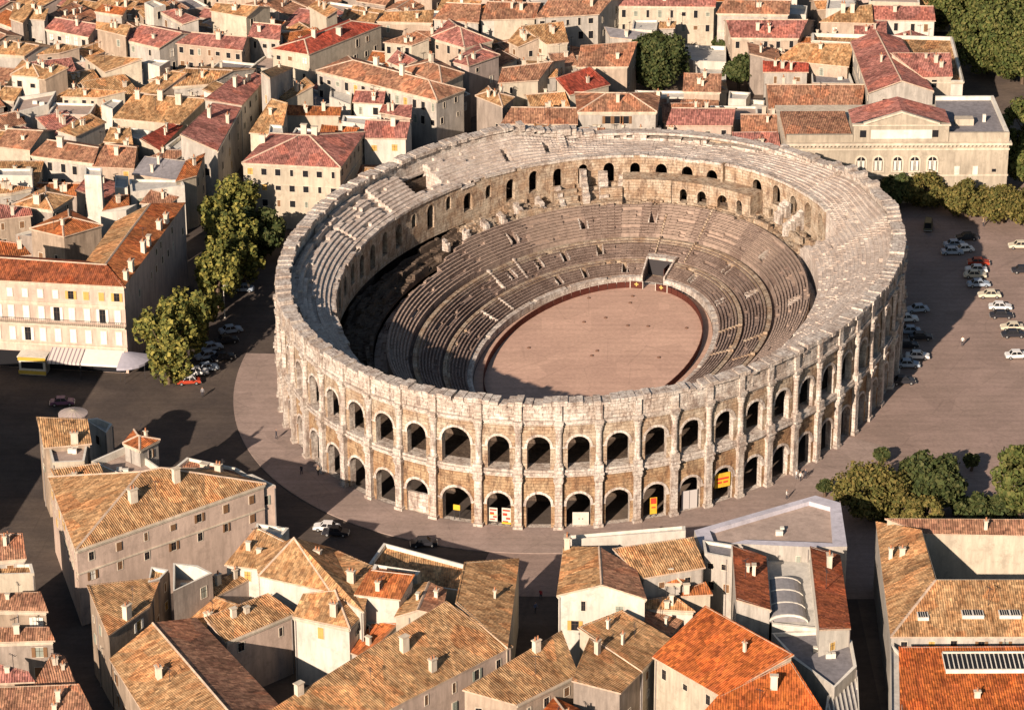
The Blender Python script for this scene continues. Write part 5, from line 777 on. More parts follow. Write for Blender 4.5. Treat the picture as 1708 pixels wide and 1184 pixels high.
{'t':'X','v':[[37.01,-118.8,11],[61.6,-118.99,11],[63.15,-108.44,14],[44.28,-108.29,14],[44.1,-93.42,14],[38.67,-84.86,11]],'f':[[0,1,2,3],[0,3,4,5]],'l':[0,1,2,3,4,5],'g':[[3,0]],'r':'T','w':'w','n':'wide tan roof with grey skylights at the lower right','h':11,'sky':[[41.62,-115.14],[47.71,-114.85],[49.18,-114.86],[52.78,-114.89],[54.25,-114.9]]},
{'t':'S','v':[[45.17,-90.47,12],[66.09,-91.58,12],[66.55,-88.38,13.06],[39.86,-87.46,12.9]],'f':[[0,1,2,3]],'l':[0,1,2,3],'g':[[2,3]],'r':'B','w':'w','n':'brown roof over a blank cream wall at the right edge','h':12,'nw':1},
{'t':'S','v':[[35.88,-141.55,10],[57.89,-141.7,10],[60.71,-123.84,12.15],[37.66,-123.93,12.11]],'f':[[0,1,2,3]],'l':[0,1,2,3],'g':[[2,3]],'r':'Q','w':'w','n':'broad orange-red roof with long glass skylight in the bottom right corner','h':10,'longsky':1},
{'t':'F','v':[[34.6,-140.29,10.6],[35.99,-140.3,10.6],[37.86,-122.87,10.6],[36.81,-120.07,10.6]],'f':[[0,1,2,3]],'l':[0,1,2,3],'g':[],'r':'W','w':'w','n':'white edge wall along the bottom right roof','h':10.6}]
# smaller houses packed between and behind the ones above : type, x, y, width, depth, turn, eave height, roof, wall, label
for (ty,x,y,w_,dp,a,h,rf,wl,nm) in [('G',-113,-46,20,24,0.1,15,'T','w','tall tan gabled house across the lane,outside the left edge'),
('G',-116,-78,20,26,0.1,13,'B','w','brown gabled house farther down the lane,outside the left edge'),
('S',-112.3,-1.6,9.3,7.2,0.31,7.5,'T','w','wide tan shed roof in front of the orange roof corner behind the hotel front'),
('F',-110.5,8.3,10,8.7,1.88,6.2,'P','p','wide pink terrace flat roof left of the orange roof corner behind the hotel front'),
('G',-102.6,15.8,9.6,8.4,0.31,6.5,'B','w','wide brown gabled roof behind the orange roof corner behind the hotel front at the left'),
('S',-111,20.4,7.4,8.3,0.31,7,'B','w','wide brown shed roof left of the orange roof corner behind the hotel front'),
('F',-104.3,22.6,9.4,7.7,0.31,6.5,'P','g','wide pink terrace flat roof behind the orange roof corner behind the hotel front'),
('G',-117.9,28.4,9.5,8.8,0.32,5.6,'R','g','wide rose gabled roof left of the rose-tan roof at the left edge above the hotel'),
('S',-109.4,28.8,6,6.9,0.32,7,'T','w','squat tan shed roof in front of the rose-tan roof at the left edge'),
('G',-117.9,35.7,9,6.8,1.89,6,'T','g','wide tan gabled roof left of the rose-tan roof at the left edge above the hotel'),
('S',-111.1,40.6,6.1,6.3,0.32,6.1,'O','w','squat orange shed roof left of the rose-tan roof at the left edge above the hotel'),
('G',-117.1,48.5,6.5,7.8,0.3,5.6,'O','g','squat orange gabled roof left of the tan lean-to by the left edge under the white'),
('S',-109,47.7,8.3,7.3,1.87,6.7,'B','w','wide brown shed roof in front of the tan lean-to by the left edge'),
('S',-118.9,54.2,7.9,6.9,1.87,7.1,'B','w','squat brown shed roof left of the tan lean-to by the left edge under the white'),
('S',-112.3,55.1,6.3,7.1,0.3,5.7,'T','w','squat tan shed roof left of the tan lean-to by the left edge under the white'),
('F',-104.8,55.3,6.8,8.2,0.3,6.9,'W','w','squat white terrace flat roof right of the tan lean-to by the left edge'),
('S',-123.3,63.5,9.4,6.7,-0.03,7.1,'B','p','wide brown shed roof left of the white walled block at the left edge'),
('G',-99.6,64,8.5,7,-0.03,6.5,'O','g','wide orange gabled roof right of the white walled block at the left edge'),
('S',-92.2,62.4,8.2,6.6,1.4,6.5,'R','w','squat rose shed roof left of the white house with arched window above the hotel street'),
('S',-39.4,62,7.1,8.7,-0.15,7.3,'T','g','wide tan shed roof right of the white palace-like house with rose hipped roof facing'),
('G',-32.5,61.7,8.4,8.1,1.53,6.6,'B','w','wide brown gabled roof in front of the white house with plain tall front,rose roof,'),
('G',-122.8,68.4,7.6,8.9,-0.03,6.3,'B','w','wide brown gabled roof left of the white walled block at the left edge'),
('S',-109,69.7,8.8,8,-0.03,6.5,'T','w','wide tan shed roof behind the white walled block at the left edge above the tan'),
('S',-41,69.8,8.8,7.6,-0.04,5.5,'B','w','wide brown shed roof in front of the white house with plain tall front,rose roof,'),
('G',-32,71,8.3,8.7,1.53,6.1,'B','p','broad brown gabled roof in front of the white house with plain tall front,rose roof,'),
('G',-25,69.3,8.4,7.2,-0.04,7.2,'B','w','wide brown gabled roof right of the white house with plain tall front,rose roof,left'),
('G',-19.3,71.6,8,6.5,-0.04,5.4,'T','p','squat tan gabled roof right of the white house with plain tall front,rose roof,left'),
('G',-13.9,71.7,7.6,6.8,-0.04,6.8,'B','w','squat brown gabled roof right of the white house with plain tall front,rose roof,left'),
('F',36.6,71.5,6.1,6.7,0.02,6.6,'W','p','squat white terrace flat roof in front of the brown roofed low house with a line'),
('F',-123.7,77.6,9.8,7,-0.32,7.3,'P','w','wide pink terrace flat roof left of the brown roofed house cut by the left edge'),
('G',-13.7,77.9,9.9,8.6,1.55,6.3,'O','p','wide orange gabled roof in front of the long brown roof just behind the arena rim,'),
('F',-6.4,75.9,9,7.3,1.55,6.3,'W','g','wide white terrace flat roof in front of the long brown roof just behind the arena'),
('S',20.2,75.9,8.9,6.1,-0.01,5.4,'B','w','squat brown shed roof in front of the rose roofed low house with pink wall'),
('G',31.4,77.3,6.1,6.8,0.02,6.1,'T','g','squat tan gabled roof in front of the brown roofed low house with a line'),
('S',-123.2,83.7,7.5,6.3,-0.32,6.3,'B','w','squat brown shed roof left of the brown roofed house cut by the left edge'),
('F',-116.2,85.7,9.6,7,-0.32,5.7,'W','w','wide white terrace flat roof left of the brown roofed house cut by the left edge'),
('S',-0.7,82.4,7.5,7.8,1.59,5.6,'O','g','wide orange shed roof in front of the narrow brown lean-to at the foot'),
('S',6.1,83.1,6.7,8.1,1.59,5.5,'T','w','squat tan shed roof in front of the narrow brown lean-to at the foot'),
('G',13.8,85.1,8.6,6.7,0.02,7.4,'B','g','squat brown gabled roof in front of the narrow brown lean-to at the foot'),
('S',25.8,83.1,7.3,6.6,1.56,5.6,'B','p','low brown shed roof in front of the rose roofed low house with pink wall'),
('S',33.6,82,8.5,8.2,0.02,7.3,'R','w','wide rose shed roof in front of the brown roofed low house with a line'),
('S',-129.2,90.8,9.8,8.7,1.25,5.5,'B','w','wide brown shed roof left of the brown roofed house cut by the left edge'),
('G',-116.7,92,6.7,8.5,-0.32,7,'T','g','squat tan gabled roof behind the brown roofed house cut by the left edge'),
('S',-109.8,90.9,9.4,6.6,1.25,5.8,'R','w','wide rose shed roof behind the brown roofed house cut by the left edge'),
('G',-97.4,92,9.7,8.4,1.03,5.4,'T','g','wide tan gabled roof behind the tan gable end house with white front and deep shaded'),
('G',-53.8,90.5,6.1,6,1.54,6.3,'B','w','squat brown gabled roof in front of the long low orange-tan roof across the triangular block'),
('F',-12.7,89.1,9.6,8,1.55,5.3,'G','p','wide grey terrace flat roof in front of the long brown roof just behind the arena'),
('S',-6.3,89.2,7.2,6.5,1.55,7.4,'T','g','squat tan shed roof in front of the long brown roof just behind the arena rim,'),
('S',1.1,89.8,6.3,8.5,0.02,5.3,'O','w','squat orange shed roof in front of the narrow brown lean-to at the foot'),
('G',12.5,90,6.9,7.1,1.59,6.3,'T','g','squat tan gabled roof in front of the narrow brown lean-to at the foot'),
('G',20.1,92.1,7.1,8.6,-0.01,5.5,'O','w','wide orange gabled roof in front of the rose roofed low house with pink wall'),
('F',-123.3,97.1,6.4,7.6,0.63,7.4,'P','w','squat pink terrace flat roof left of the sandy flat terrace house by the left edge'),
('G',-116.5,99.9,6.5,8,0.63,7.4,'B','w','squat brown gabled roof in front of the sandy flat terrace house by the left edge'),
('S',-104.5,99.9,6.7,7.4,0.63,5.9,'R','w','squat rose shed roof in front of the sandy flat terrace house by the left edge'),
('F',-47.9,97.4,6.4,8.6,1.54,5.7,'P','w','squat pink terrace flat roof right of the long low orange-tan roof across the triangular block'),
('G',-40.5,97.5,6.7,8.5,-0.5,5.5,'B','w','squat brown gabled roof left of the rose lean-to directly above the plain tall white front'),
('F',-128.5,106.8,6.6,7.7,0.63,7.3,'G','w','squat grey terrace flat roof left of the sandy flat terrace house by the left edge'),
('F',-103.1,106.6,8.6,6.9,-0.08,7.6,'P','p','wide pink terrace flat roof in front of the long pale wall with tan lean-to roof'),
('S',20.3,105.6,7.6,6.3,-0.01,5.9,'B','w','squat brown shed roof behind the rose roofed low house with pink wall behind the arena'),
('F',30.9,107,9.5,8.1,-0.05,6.1,'P','w','wide pink terrace flat roof in front of the blank white yard wall block'),
('G',-123,113.3,7.8,6.2,0.63,6,'B','g','squat brown gabled roof left of the sandy flat terrace house by the left edge'),
('G',-96.5,110.7,8.9,7.8,-0.08,5.8,'T','w','wide tan gabled roof right of the long pale wall with tan lean-to roof at left'),
('S',-79.9,113.6,7.9,6.9,-0.4,5.4,'B','p','squat brown shed roof right of the narrow tan roof running diagonally in the upper left'),
('S',-72,113.9,6,8.3,1.27,7.4,'T','w','squat tan shed roof left of the rose roof wedge at the bend of the shaded'),
('F',-54.5,114,7.8,9,0.77,6.9,'G','w','wide grey terrace flat roof left of the tall white blank wall block left'),
('G',-7.3,112,7.5,8.8,0.23,7.2,'T','w','wide tan gabled roof in front of the red-brown gabled roof above the dark lane'),
('G',-130.3,117.7,9.2,6.3,-0.25,5.4,'B','w','squat brown gabled roof left of the hipped tan roof house with two storeys of windows'),
('G',-118.4,120,6.7,8.3,-0.25,6.4,'T','g','squat tan gabled roof left of the hipped tan roof house with two storeys of windows'),
('G',-103.4,119.3,6.4,8.2,-0.33,5.9,'T','g','squat tan gabled roof right of the tan roof strip over a long shaded wall'),
('S',-96.8,120.5,9.4,8.3,0.53,6,'T','w','wide tan shed roof in front of the low tan roof wedge in the middle'),
('S',25.1,119.3,7.3,6.4,-0.08,7.5,'B','w','squat brown shed roof in front of the small pavilion with pale pyramid roof'),
('S',-135.6,127.5,9.8,8.2,-0.22,7.5,'R','w','wide rose shed roof left of the plain tan gable over pale wall,by the left'),
('S',-122.7,124.6,8.9,8.2,-0.25,7,'B','w','wide brown shed roof left of the hipped tan roof house with two storeys of windows'),
('G',-104.9,126.9,7.3,7.3,0.53,7.3,'T','w','squat tan gabled roof left of the low tan roof wedge in the middle'),
('G',-84,126.6,7.9,7.5,0.9,7.1,'T','w','wide tan gabled roof right of the white terrace block below the dusky rose gable'),
('G',-50.7,126.9,6.3,8.1,-0.46,5.6,'R','w','squat rose gabled roof in front of the long vermilion hipped house with sunlit end'),
('S',-39.8,125.3,6.4,7.7,-0.89,7.5,'O','g','squat orange shed roof in front of the small square rose roof in a cream parapet'),
('G',-33.3,126.9,6.7,8.1,0.68,6.7,'O','w','squat orange gabled roof right of the small square rose roof in a cream parapet'),
('G',-1.2,124.5,6.5,8.1,0.46,6.8,'O','g','squat orange gabled roof in front of the brown roof square left of the garden tree'),
('S',-130.2,134.9,8.9,8.9,-0.22,6.4,'B','w','wide brown shed roof left of the plain tan gable over pale wall,by the left'),
('S',-110.5,132.9,8.9,6.8,0.33,6.4,'R','w','wide rose shed roof in front of the pale walled shed roof house under the grey-walled'),
('F',-91.1,133,7.6,8.6,0.9,5.2,'W','w','wide white terrace flat roof left of the white terrace block below the dusky rose gable'),
('G',-80.2,133.9,7.4,7.9,0.9,5.4,'B','w','wide brown gabled roof right of the white terrace block below the dusky rose gable'),
('F',-73,133,8.1,8.1,-0.33,7.3,'G','w','wide grey terrace flat roof in front of the long rose roofed house with cream front'),
('F',-46.1,133.6,7.6,7.9,1.11,7.3,'P','g','wide pink terrace flat roof right of the long vermilion hipped house with sunlit end'),
('F',-28,133.7,9,7.9,-0.77,5.3,'P','w','wide pink terrace flat roof in front of the pale pink hipped roof house with cream'),
('S',-7.4,132.5,7.2,6.5,2.04,6.7,'T','w','squat tan shed roof left of the brown roof square left of the garden tree'),
('F',0.5,134.9,7.1,8.8,2.04,5.7,'P','g','wide pink terrace flat roof behind the brown roof square left of the garden tree'),
('G',-136.3,138.4,6.6,7.5,-0.22,6,'T','w','squat tan gabled roof left of the plain tan gable over pale wall,by the left'),
('G',-122.1,140.8,8.8,8.7,1.35,6,'T','w','wide tan gabled roof left of the plain tan gable over pale wall,by the left'),
('F',-109.4,140.1,8.2,8.4,0.33,7.2,'W','p','wide white terrace flat roof behind the pale walled shed roof house under the grey-walled tall'),
('G',-98.3,141.1,8.5,6.4,-0.63,5.3,'B','w','squat brown gabled roof in front of the tall narrow tan roofed house'),
('F',-64,140.1,8.5,9,-0.34,6,'P','w','wide pink terrace flat roof in front of the small rose gable with white wall left'),
('G',-38.9,140,9.4,8.6,-0.31,6.6,'O','g','wide orange gabled roof left of the brown lean-to roof with a row of small openings'),
('S',-18.2,138.5,7.7,7.4,-1.02,5.8,'B','w','squat brown shed roof left of the tan pointed roof with cream side in the middle'),
('S',39.3,139,7.2,6.2,1.56,7.6,'B','g','squat brown shed roof behind the small scarlet roofed white block left of the gabled hall'),
('G',43.9,141.5,7.1,6,-0.32,6.1,'T','p','squat tan gabled roof behind the wide drab tan roof left of the gabled hall'),
('S',-137.6,148.5,6.7,7.7,-0.81,7.2,'B','w','squat brown shed roof left of the tan roofed house cut off by the top left'),
('F',-129.3,145.9,8.5,8.2,-0.22,7.3,'W','w','wide white terrace flat roof left of the plain tan gable over pale wall,'),
('G',-116.9,148.1,7.4,8.5,-0.22,5.6,'T','w','wide tan gabled roof behind the plain tan gable over pale wall,by the left edge'),
('G',-105.1,145.7,7.5,6.2,0.94,6.8,'T','p','squat tan gabled roof left of the tall narrow tan roofed house between the two rose'),
('S',-57.9,147.7,7.9,7.7,0.52,7.5,'O','w','wide orange shed roof in front of the white tower-like house above the long red roof'),
('G',-38.4,148.5,9,6.3,1.47,5.3,'T','g','squat tan gabled roof in front of the tan roof row right of the vermilion house'),
('G',-21.2,147.3,9.7,7.3,0.8,6.3,'T','w','wide tan gabled roof behind the pale pink hipped roof house with cream side at top'),
('G',-13.6,148,7.6,8.4,0.56,6.9,'B','g','wide brown gabled roof behind the tan pointed roof with cream side in the middle upper'),
('S',-1.4,147,6.7,7.8,1.86,5.2,'B','g','squat brown shed roof behind the tan roof with dark dormers left of the ivy wall'),
('S',50.5,146.1,6.7,8.1,-0.04,5.8,'O','w','squat orange shed roof right of the crimson-rose roof house above the white walled garden'),
('G',57.5,145.3,6.8,7.5,1.26,5.3,'O','w','squat orange gabled roof behind the wide drab tan roof left of the gabled hall'),
('G',64.4,148.1,7.2,8,-0.09,7.5,'B','p','wide brown gabled roof in front of the tan roof with a pair of chimneys left'),
('G',72.5,145.5,6.2,7.1,1.56,6.7,'R','p','squat rose gabled roof behind the flat gravel-roofed courthouse wing with white parapet'),
('S',-131.3,154.3,6.5,7.3,0.76,5.6,'B','w','low brown shed roof left of the tan roofed house cut off by the top left'),
('G',-125.7,154,7.7,7.6,-0.81,7.6,'B','w','wide brown gabled roof in front of the tan roofed house cut off by the top'),
('S',-99.4,152.7,9.5,7.4,-0.63,7.3,'B','w','wide brown shed roof behind the tall narrow tan roofed house between the two rose roofs'),
('G',-83.4,155.4,7.2,6.5,0.57,5.8,'T','w','squat tan gabled roof right of the white walled house with tilted rose roof'),
('G',-76.9,153.6,9.1,7.1,-0.51,6.4,'B','p','wide brown gabled roof in front of the tan gabled house beside the shaded lane'),
('F',-64.4,155.4,6.9,8.6,-0.34,6.8,'G','w','wide grey terrace flat roof behind the small rose gable with white wall left'),
('G',-45.9,154.3,8.9,6,-0.46,6.4,'T','w','squat tan gabled roof in front of the low tan roof behind the long vermilion house'),
('G',-31.1,152.6,6.1,8.4,-0.1,7.5,'B','g','squat brown gabled roof right of the tan roof row right of the vermilion house end'),
('G',53.4,154.2,9.3,7.4,-0.09,5.6,'O','w','wide orange gabled roof left of the tan roof with a pair of chimneys left'),
('S',63.6,155.4,6.5,6.3,-0.09,7.2,'R','w','squat rose shed roof in front of the tan roof with a pair of chimneys left'),
('G',72.1,152.3,6.6,7.4,1.5,6.3,'R','w','squat rose gabled roof in front of the crimson roofed white house with four small windows'),
('F',-135.3,161.4,8.1,7.4,-0.81,6.1,'W','w','wide white terrace flat roof left of the tan roofed house cut off by the top'),
('G',-109.2,161.8,9.5,6.5,-0.53,7.4,'B','w','wide brown gabled roof behind the rose roofed house with pale wall,left of the tall'),
('G',-96.2,159.5,8.9,8.7,-1.02,6.3,'B','w','wide brown gabled roof left of the white flat topped block at the top edge left'),
('F',-80.2,162.2,6.8,7.7,-0.51,5.4,'P','g','squat pink terrace flat roof left of the tan gabled house beside the shaded lane'),
('G',-58.6,161.4,8.1,7.8,-1.05,5.6,'T','w','wide tan gabled roof behind the white tower-like house above the long red roof'),
('G',-135.7,169.1,6.7,7.8,-0.81,7,'T','w','squat tan gabled roof left of the tan roofed house cut off by the top left'),
('G',-122.2,167.8,9.7,8.5,-0.81,6.7,'O','p','wide orange gabled roof behind the tan roofed house cut off by the top left corner'),
('S',-109.9,167.8,9,7.2,1.13,7.1,'B','p','wide brown shed roof left of the orange-tan roof above a dark yard at the top'),
('G',-99.2,167.4,6.5,8.4,-0.44,5.4,'T','w','squat tan gabled roof behind the orange-tan roof above a dark yard at the top left'),
('S',-92.1,167.7,7.2,7.4,0.56,7.4,'T','g','squat tan shed roof behind the white flat topped block at the top edge left'),
('G',-85.6,166.7,6.9,8.5,-1.02,5.5,'T','p','wide tan gabled roof right of the white flat topped block at the top edge left'),
('F',-77.2,168.1,9.1,9,-0.51,5.8,'P','g','wide pink terrace flat roof behind the tan gabled house beside the shaded lane'),
('G',-67.1,167.2,7.2,6.9,-0.51,5.9,'O','w','squat orange gabled roof behind the tan gabled house beside the shaded lane at the top'),
('S',-59.6,167.9,7,7.3,-0.46,5.8,'R','w','squat rose shed roof left of the low tan roof behind the long vermilion house'),
('S',-51,167.8,6.2,8.6,1.12,5.6,'R','w','squat rose shed roof behind the low tan roof behind the long vermilion house'),
('G',-38.4,167.3,7.5,7.2,-0.46,6.9,'T','w','squat tan gabled roof right of the low tan roof behind the long vermilion house'),
('F',-32.3,167.5,9.5,6.9,-0.1,7.6,'G','w','wide grey terrace flat roof behind the tan roof row right of the vermilion house end'),
('S',-21.8,167.6,7.7,7.8,0.11,6.7,'O','w','wide orange shed roof behind the brown roof at the top edge right of its broad'),
('G',-14.6,168.3,7.2,8.9,0.11,6.6,'T','w','wide tan gabled roof behind the brown roof at the top edge right of its broad'),
('G',-6.1,167.8,6.1,7.2,0.08,5.7,'T','w','squat tan gabled roof behind the brown roof at top centre left of the gabled cream'),
('G',4.8,169.3,8.9,8.1,0.19,5.5,'B','w','wide brown gabled roof behind the brown gabled cream block beside the dark lane at top'),
('S',-136.5,176.6,9.2,7.2,0.76,7.1,'R','w','wide rose shed roof left of the tan roofed house cut off by the top left'),
('G',-123.7,176.1,7.3,6.7,0.76,5.4,'B','p','squat brown gabled roof behind the tan roofed house cut off by the top left corner'),
('S',-111.2,176.1,7,6.4,-0.44,6.1,'T','w','squat tan shed roof behind the orange-tan roof above a dark yard at the top left'),
('S',-103,173.4,8.8,8.5,-0.44,6.2,'T','g','wide tan shed roof behind the orange-tan roof above a dark yard at the top left'),
('S',-90.6,175.5,7.4,6.3,-1.02,5.9,'B','w','squat brown shed roof behind the white flat topped block at the top edge left'),
('G',-78.8,175,7.9,6.4,-0.51,5.4,'R','w','squat rose gabled roof behind the tan gabled house beside the shaded lane at the top'),
('G',-72,173.4,8.8,6.6,1.06,7.1,'B','g','wide brown gabled roof behind the tan gabled house beside the shaded lane at the top'),
('S',-64.3,174.8,7.2,6.2,1.06,6.8,'B','w','squat brown shed roof behind the tan gabled house beside the shaded lane at the top'),
('F',-53.2,173.5,7.5,8.3,-0.46,7.2,'P','w','wide pink terrace flat roof behind the low tan roof behind the long vermilion house'),
('G',-45.7,173.1,7.3,8,-0.46,6.3,'T','g','squat tan gabled roof behind the low tan roof behind the long vermilion house'),
('G',-37.8,175.3,8.1,6.4,1.12,7,'B','w','squat brown gabled roof behind the low tan roof behind the long vermilion house'),
('S',-26.2,173.1,8.5,8.4,-0.26,6,'T','g','wide tan shed roof behind the broad brown roof at the top edge above the pink'),
('G',-14.4,175.3,8.5,7.3,0.11,6.3,'B','w','wide brown gabled roof behind the brown roof at the top edge right of its broad'),
('F',-6.4,176.8,7.2,8.9,0.19,7.3,'W','w','wide white terrace flat roof behind the brown gabled cream block beside the dark lane'),
('S',13.3,174.7,6.8,9,-0.04,7.2,'B','p','wide brown shed roof behind the long white house with seven tall windows at the top'),
('G',19.6,173.3,8.5,8.1,-0.04,6.3,'B','g','wide brown gabled roof behind the long white house with seven tall windows at the top'),
('S',25.5,174.7,6.6,8.5,-0.04,6.7,'O','g','squat orange shed roof behind the long white house with seven tall windows at the top'),
('S',40.4,176,7.8,7.6,1.48,5.3,'R','w','wide rose shed roof behind the white terrace house between two red-brown roofs at upper'),
('S',46.9,173.4,9.1,7.6,1.48,5.5,'T','w','wide tan shed roof behind the white terrace house between two red-brown roofs at upper'),
('G',57.8,176.2,9,6.3,0.17,7.1,'T','g','squat tan gabled roof behind the white walled block at the top edge'),
('G',77,175.5,6.4,8.2,-0.11,7.3,'T','w','squat tan gabled roof right of the pale house at the top edge behind the crimson'),
('S',-142.9,183.7,8.9,7.4,-0.81,7.5,'T','g','wide tan shed roof left of the tan roofed house cut off by the top left'),
('G',-129.6,182,9.9,8.4,-0.81,6.5,'R','w','wide rose gabled roof behind the tan roofed house cut off by the top left corner'),
('S',-118.6,183.3,6.5,8.9,-0.81,6.4,'T','p','squat tan shed roof behind the tan roofed house cut off by the top left corner'),
('S',-111.1,182.1,6.1,8,-0.44,6.4,'R','g','squat rose shed roof behind the orange-tan roof above a dark yard at the top left'),
('G',-103.9,181.5,8.9,6.8,-0.44,5.3,'B','w','wide brown gabled roof behind the orange-tan roof above a dark yard at the top left'),
('S',-97,182.9,8.9,7.7,1.13,6.7,'T','p','broad tan shed roof behind the orange-tan roof above a dark yard at the top left'),
('F',-86.9,182,6.3,8.4,0.56,5.9,'G','p','squat grey terrace flat roof behind the white flat topped block at the top edge left'),
('G',-72.8,183.7,15.2,9.5,-0.51,11.3,'O','w','wide orange gabled roof house in the farthest rows behind the tan gabled house beside the'),
('S',-57.9,180.2,9.3,7.4,1.12,6.2,'B','w','wide brown shed roof behind the low tan roof behind the long vermilion house'),
('G',-44,180.7,7,6.2,-0.46,7.2,'B','g','low brown gabled roof behind the low tan roof behind the long vermilion house'),
('G',-34.3,183.3,11.4,11.8,-0.46,10.8,'T','w','wide tan gabled roof house in the farthest rows behind the low tan roof behind the'),
('S',-14.9,181.1,6,7.3,0.11,5.9,'B','w','squat brown shed roof behind the brown roof at the top edge right of its broad'),
('G',-0.3,180.3,9.3,6.1,0.19,5.4,'B','g','squat brown gabled roof behind the brown gabled cream block beside the dark lane at top'),
('H',11,183.5,11.3,8.5,1.53,10.8,'T','w','wide tan hipped roof house in the farthest rows behind the long white house with seven'),
('G',32.8,181.5,7.4,6.6,-0.04,7.2,'O','w','squat orange gabled roof behind the long white house with seven tall windows at the top'),
('G',43.9,183.2,12.4,9.6,-0.09,11.2,'T','w','wide tan gabled roof house in the farthest rows behind the white terrace house between two'),
('F',57.8,181.1,6.1,7.3,1.74,5.7,'P','p','squat pink terrace flat roof behind the white walled block at the top edge'),
('S',78.3,183.9,12.3,11.4,-0.11,9.8,'B','w','wide brown shed roof house in the farthest rows behind the pale house at the top'),
('S',-50.9,190.4,9.3,11,1.12,10.7,'T','g','wide tan shed roof house in the farthest rows behind the low tan roof behind the'),
('S',-25.6,189.8,15.6,8.4,-0.26,10.7,'B','p','wide brown shed roof house in the farthest rows behind the broad brown roof at the'),
('G',-7,189.7,11.9,8.3,0.11,11.5,'B','w','wide brown gabled roof house in the farthest rows behind the brown roof at the top'),
('H',24.8,189.6,13.4,8.6,1.53,10.7,'B','g','wide brown hipped roof house in the farthest rows behind the long white house with seven'),
('G',65.3,187,13,10.5,1.46,10.8,'O','p','wide orange gabled roof house in the farthest rows behind the pale house at the top'),
('G',-143.6,194.6,11.8,11.4,-0.81,11,'T','p','wide tan gabled roof house in the farthest rows behind the tan roofed house cut off'),
('G',-123.3,195.4,15.9,10.4,-0.81,9.8,'O','w','wide orange gabled roof house in the farthest rows behind the tan roofed house cut off'),
('H',-103.6,195.1,11.9,10.4,1.13,9.3,'B','w','wide brown hipped roof house in the farthest rows behind the orange-tan roof above a dark'),
('G',-92.2,196.8,13.5,10.1,-1.02,11.9,'B','w','wide brown gabled roof house in the farthest rows behind the white flat topped block at'),
('G',-78.3,196.9,11.5,9.6,0.56,11.7,'B','w','broad brown gabled roof house in the farthest rows behind the white flat topped block at'),
('H',-66.2,195.8,10.7,11.7,-0.51,9.6,'O','g','wide orange hipped roof house in the farthest rows behind the tan gabled house beside the'),
('G',7.1,197.5,13.6,9.8,-0.04,10.1,'B','w','wide brown gabled roof house in the farthest rows behind the long white house with seven'),
('S',36.8,198,12.1,9.6,-0.09,10.3,'R','w','wide rose shed roof house in the farthest rows behind the white terrace house between two'),
('G',50.8,194.2,13.1,11.4,0.17,9.5,'R','w','wide rose gabled roof house in the farthest rows behind the white walled block at the'),
('G',82.9,197.4,12.1,8.3,-0.11,11,'O','w','broad orange gabled roof house in the farthest rows behind the pale house at the top'),
('S',-138.1,203.5,12,11.8,-0.81,9.4,'R','w','wide rose shed roof house in the farthest rows behind the tan roofed house cut off'),
('G',-58.9,204.4,13,10.1,-0.46,11.8,'T','w','broad tan gabled roof house in the farthest rows behind the low tan roof behind the'),
('S',-46.1,201.4,10.5,11.1,-0.46,11.7,'B','w','wide brown shed roof house in the farthest rows behind the low tan roof behind the'),
('G',-34.5,203.3,10,11.6,-0.46,11.3,'O','w','wide orange gabled roof house in the farthest rows behind the low tan roof behind the'),
('S',-20.8,201.5,10.3,9.1,0.11,10.1,'T','w','wide tan shed roof house in the farthest rows behind the brown roof at the top'),
('G',18.3,204.3,15.5,8.8,1.53,9.7,'O','w','wide orange gabled roof house in the farthest rows behind the long white house with seven'),
('G',51.5,204.7,11.9,9.3,-0.11,11.9,'B','p','wide brown gabled roof house in the farthest rows behind the pale house at the top'),
('S',-116.5,209.3,14,11.2,-0.81,8.8,'T','w','wide tan shed roof house in the farthest rows behind the tan roofed house cut off'),
('H',-104.3,208.7,10.6,10.4,-0.44,8.8,'O','w','wide orange hipped roof house in the farthest rows behind the orange-tan roof above a dark'),
('G',-89.9,212,15,11.1,-1.02,10.1,'T','p','wide tan gabled roof house in the farthest rows behind the white flat topped block at'),
('G',-70.9,208.9,10.8,8.2,1.06,10.6,'B','w','wide brown gabled roof house in the farthest rows behind the tan gabled house beside the'),
('G',-18.5,211.5,9.9,9.7,1.68,9.9,'T','w','wide tan gabled roof house in the farthest rows behind the brown roof at the top'),
('G',-5.9,211.5,9.1,8.4,-0.04,9,'B','w','broad brown gabled roof house in the farthest rows behind the long white house with seven'),
('S',7.5,209.8,11.2,11.5,-0.04,10.8,'T','w','wide tan shed roof house in the farthest rows behind the long white house with seven'),
('H',33,211.3,15.4,8.1,1.53,9.9,'T','p','broad tan hipped roof house in the farthest rows behind the long white house with seven'),
('H',64.2,211.8,14.6,9.5,1.46,9,'B','w','wide brown hipped roof house in the farthest rows behind the pale house at the top'),
('G',79.1,208,12.4,8.2,1.46,8.6,'B','g','broad brown gabled roof house in the farthest rows behind the pale house at the top'),
('S',-138,216.3,9,10.5,-0.81,11.4,'T','w','broad tan shed roof house in the farthest rows behind the tan roofed house cut off')]:
    cs,sn=math.cos(a),math.sin(a); C=[(x+u*cs-v*sn,y+u*sn+v*cs) for u,v in ((-w_/2,-dp/2),(w_/2,-dp/2),(w_/2,dp/2),(-w_/2,dp/2))]
    V=[(c[0],c[1],h) for c in C]; F_=[[0,1,2,3]]; lo=[0,1,2,3]; g=[]; sl_=.33
    mid=lambda p,q,z:((p[0]+q[0])/2,(p[1]+q[1])/2,z)
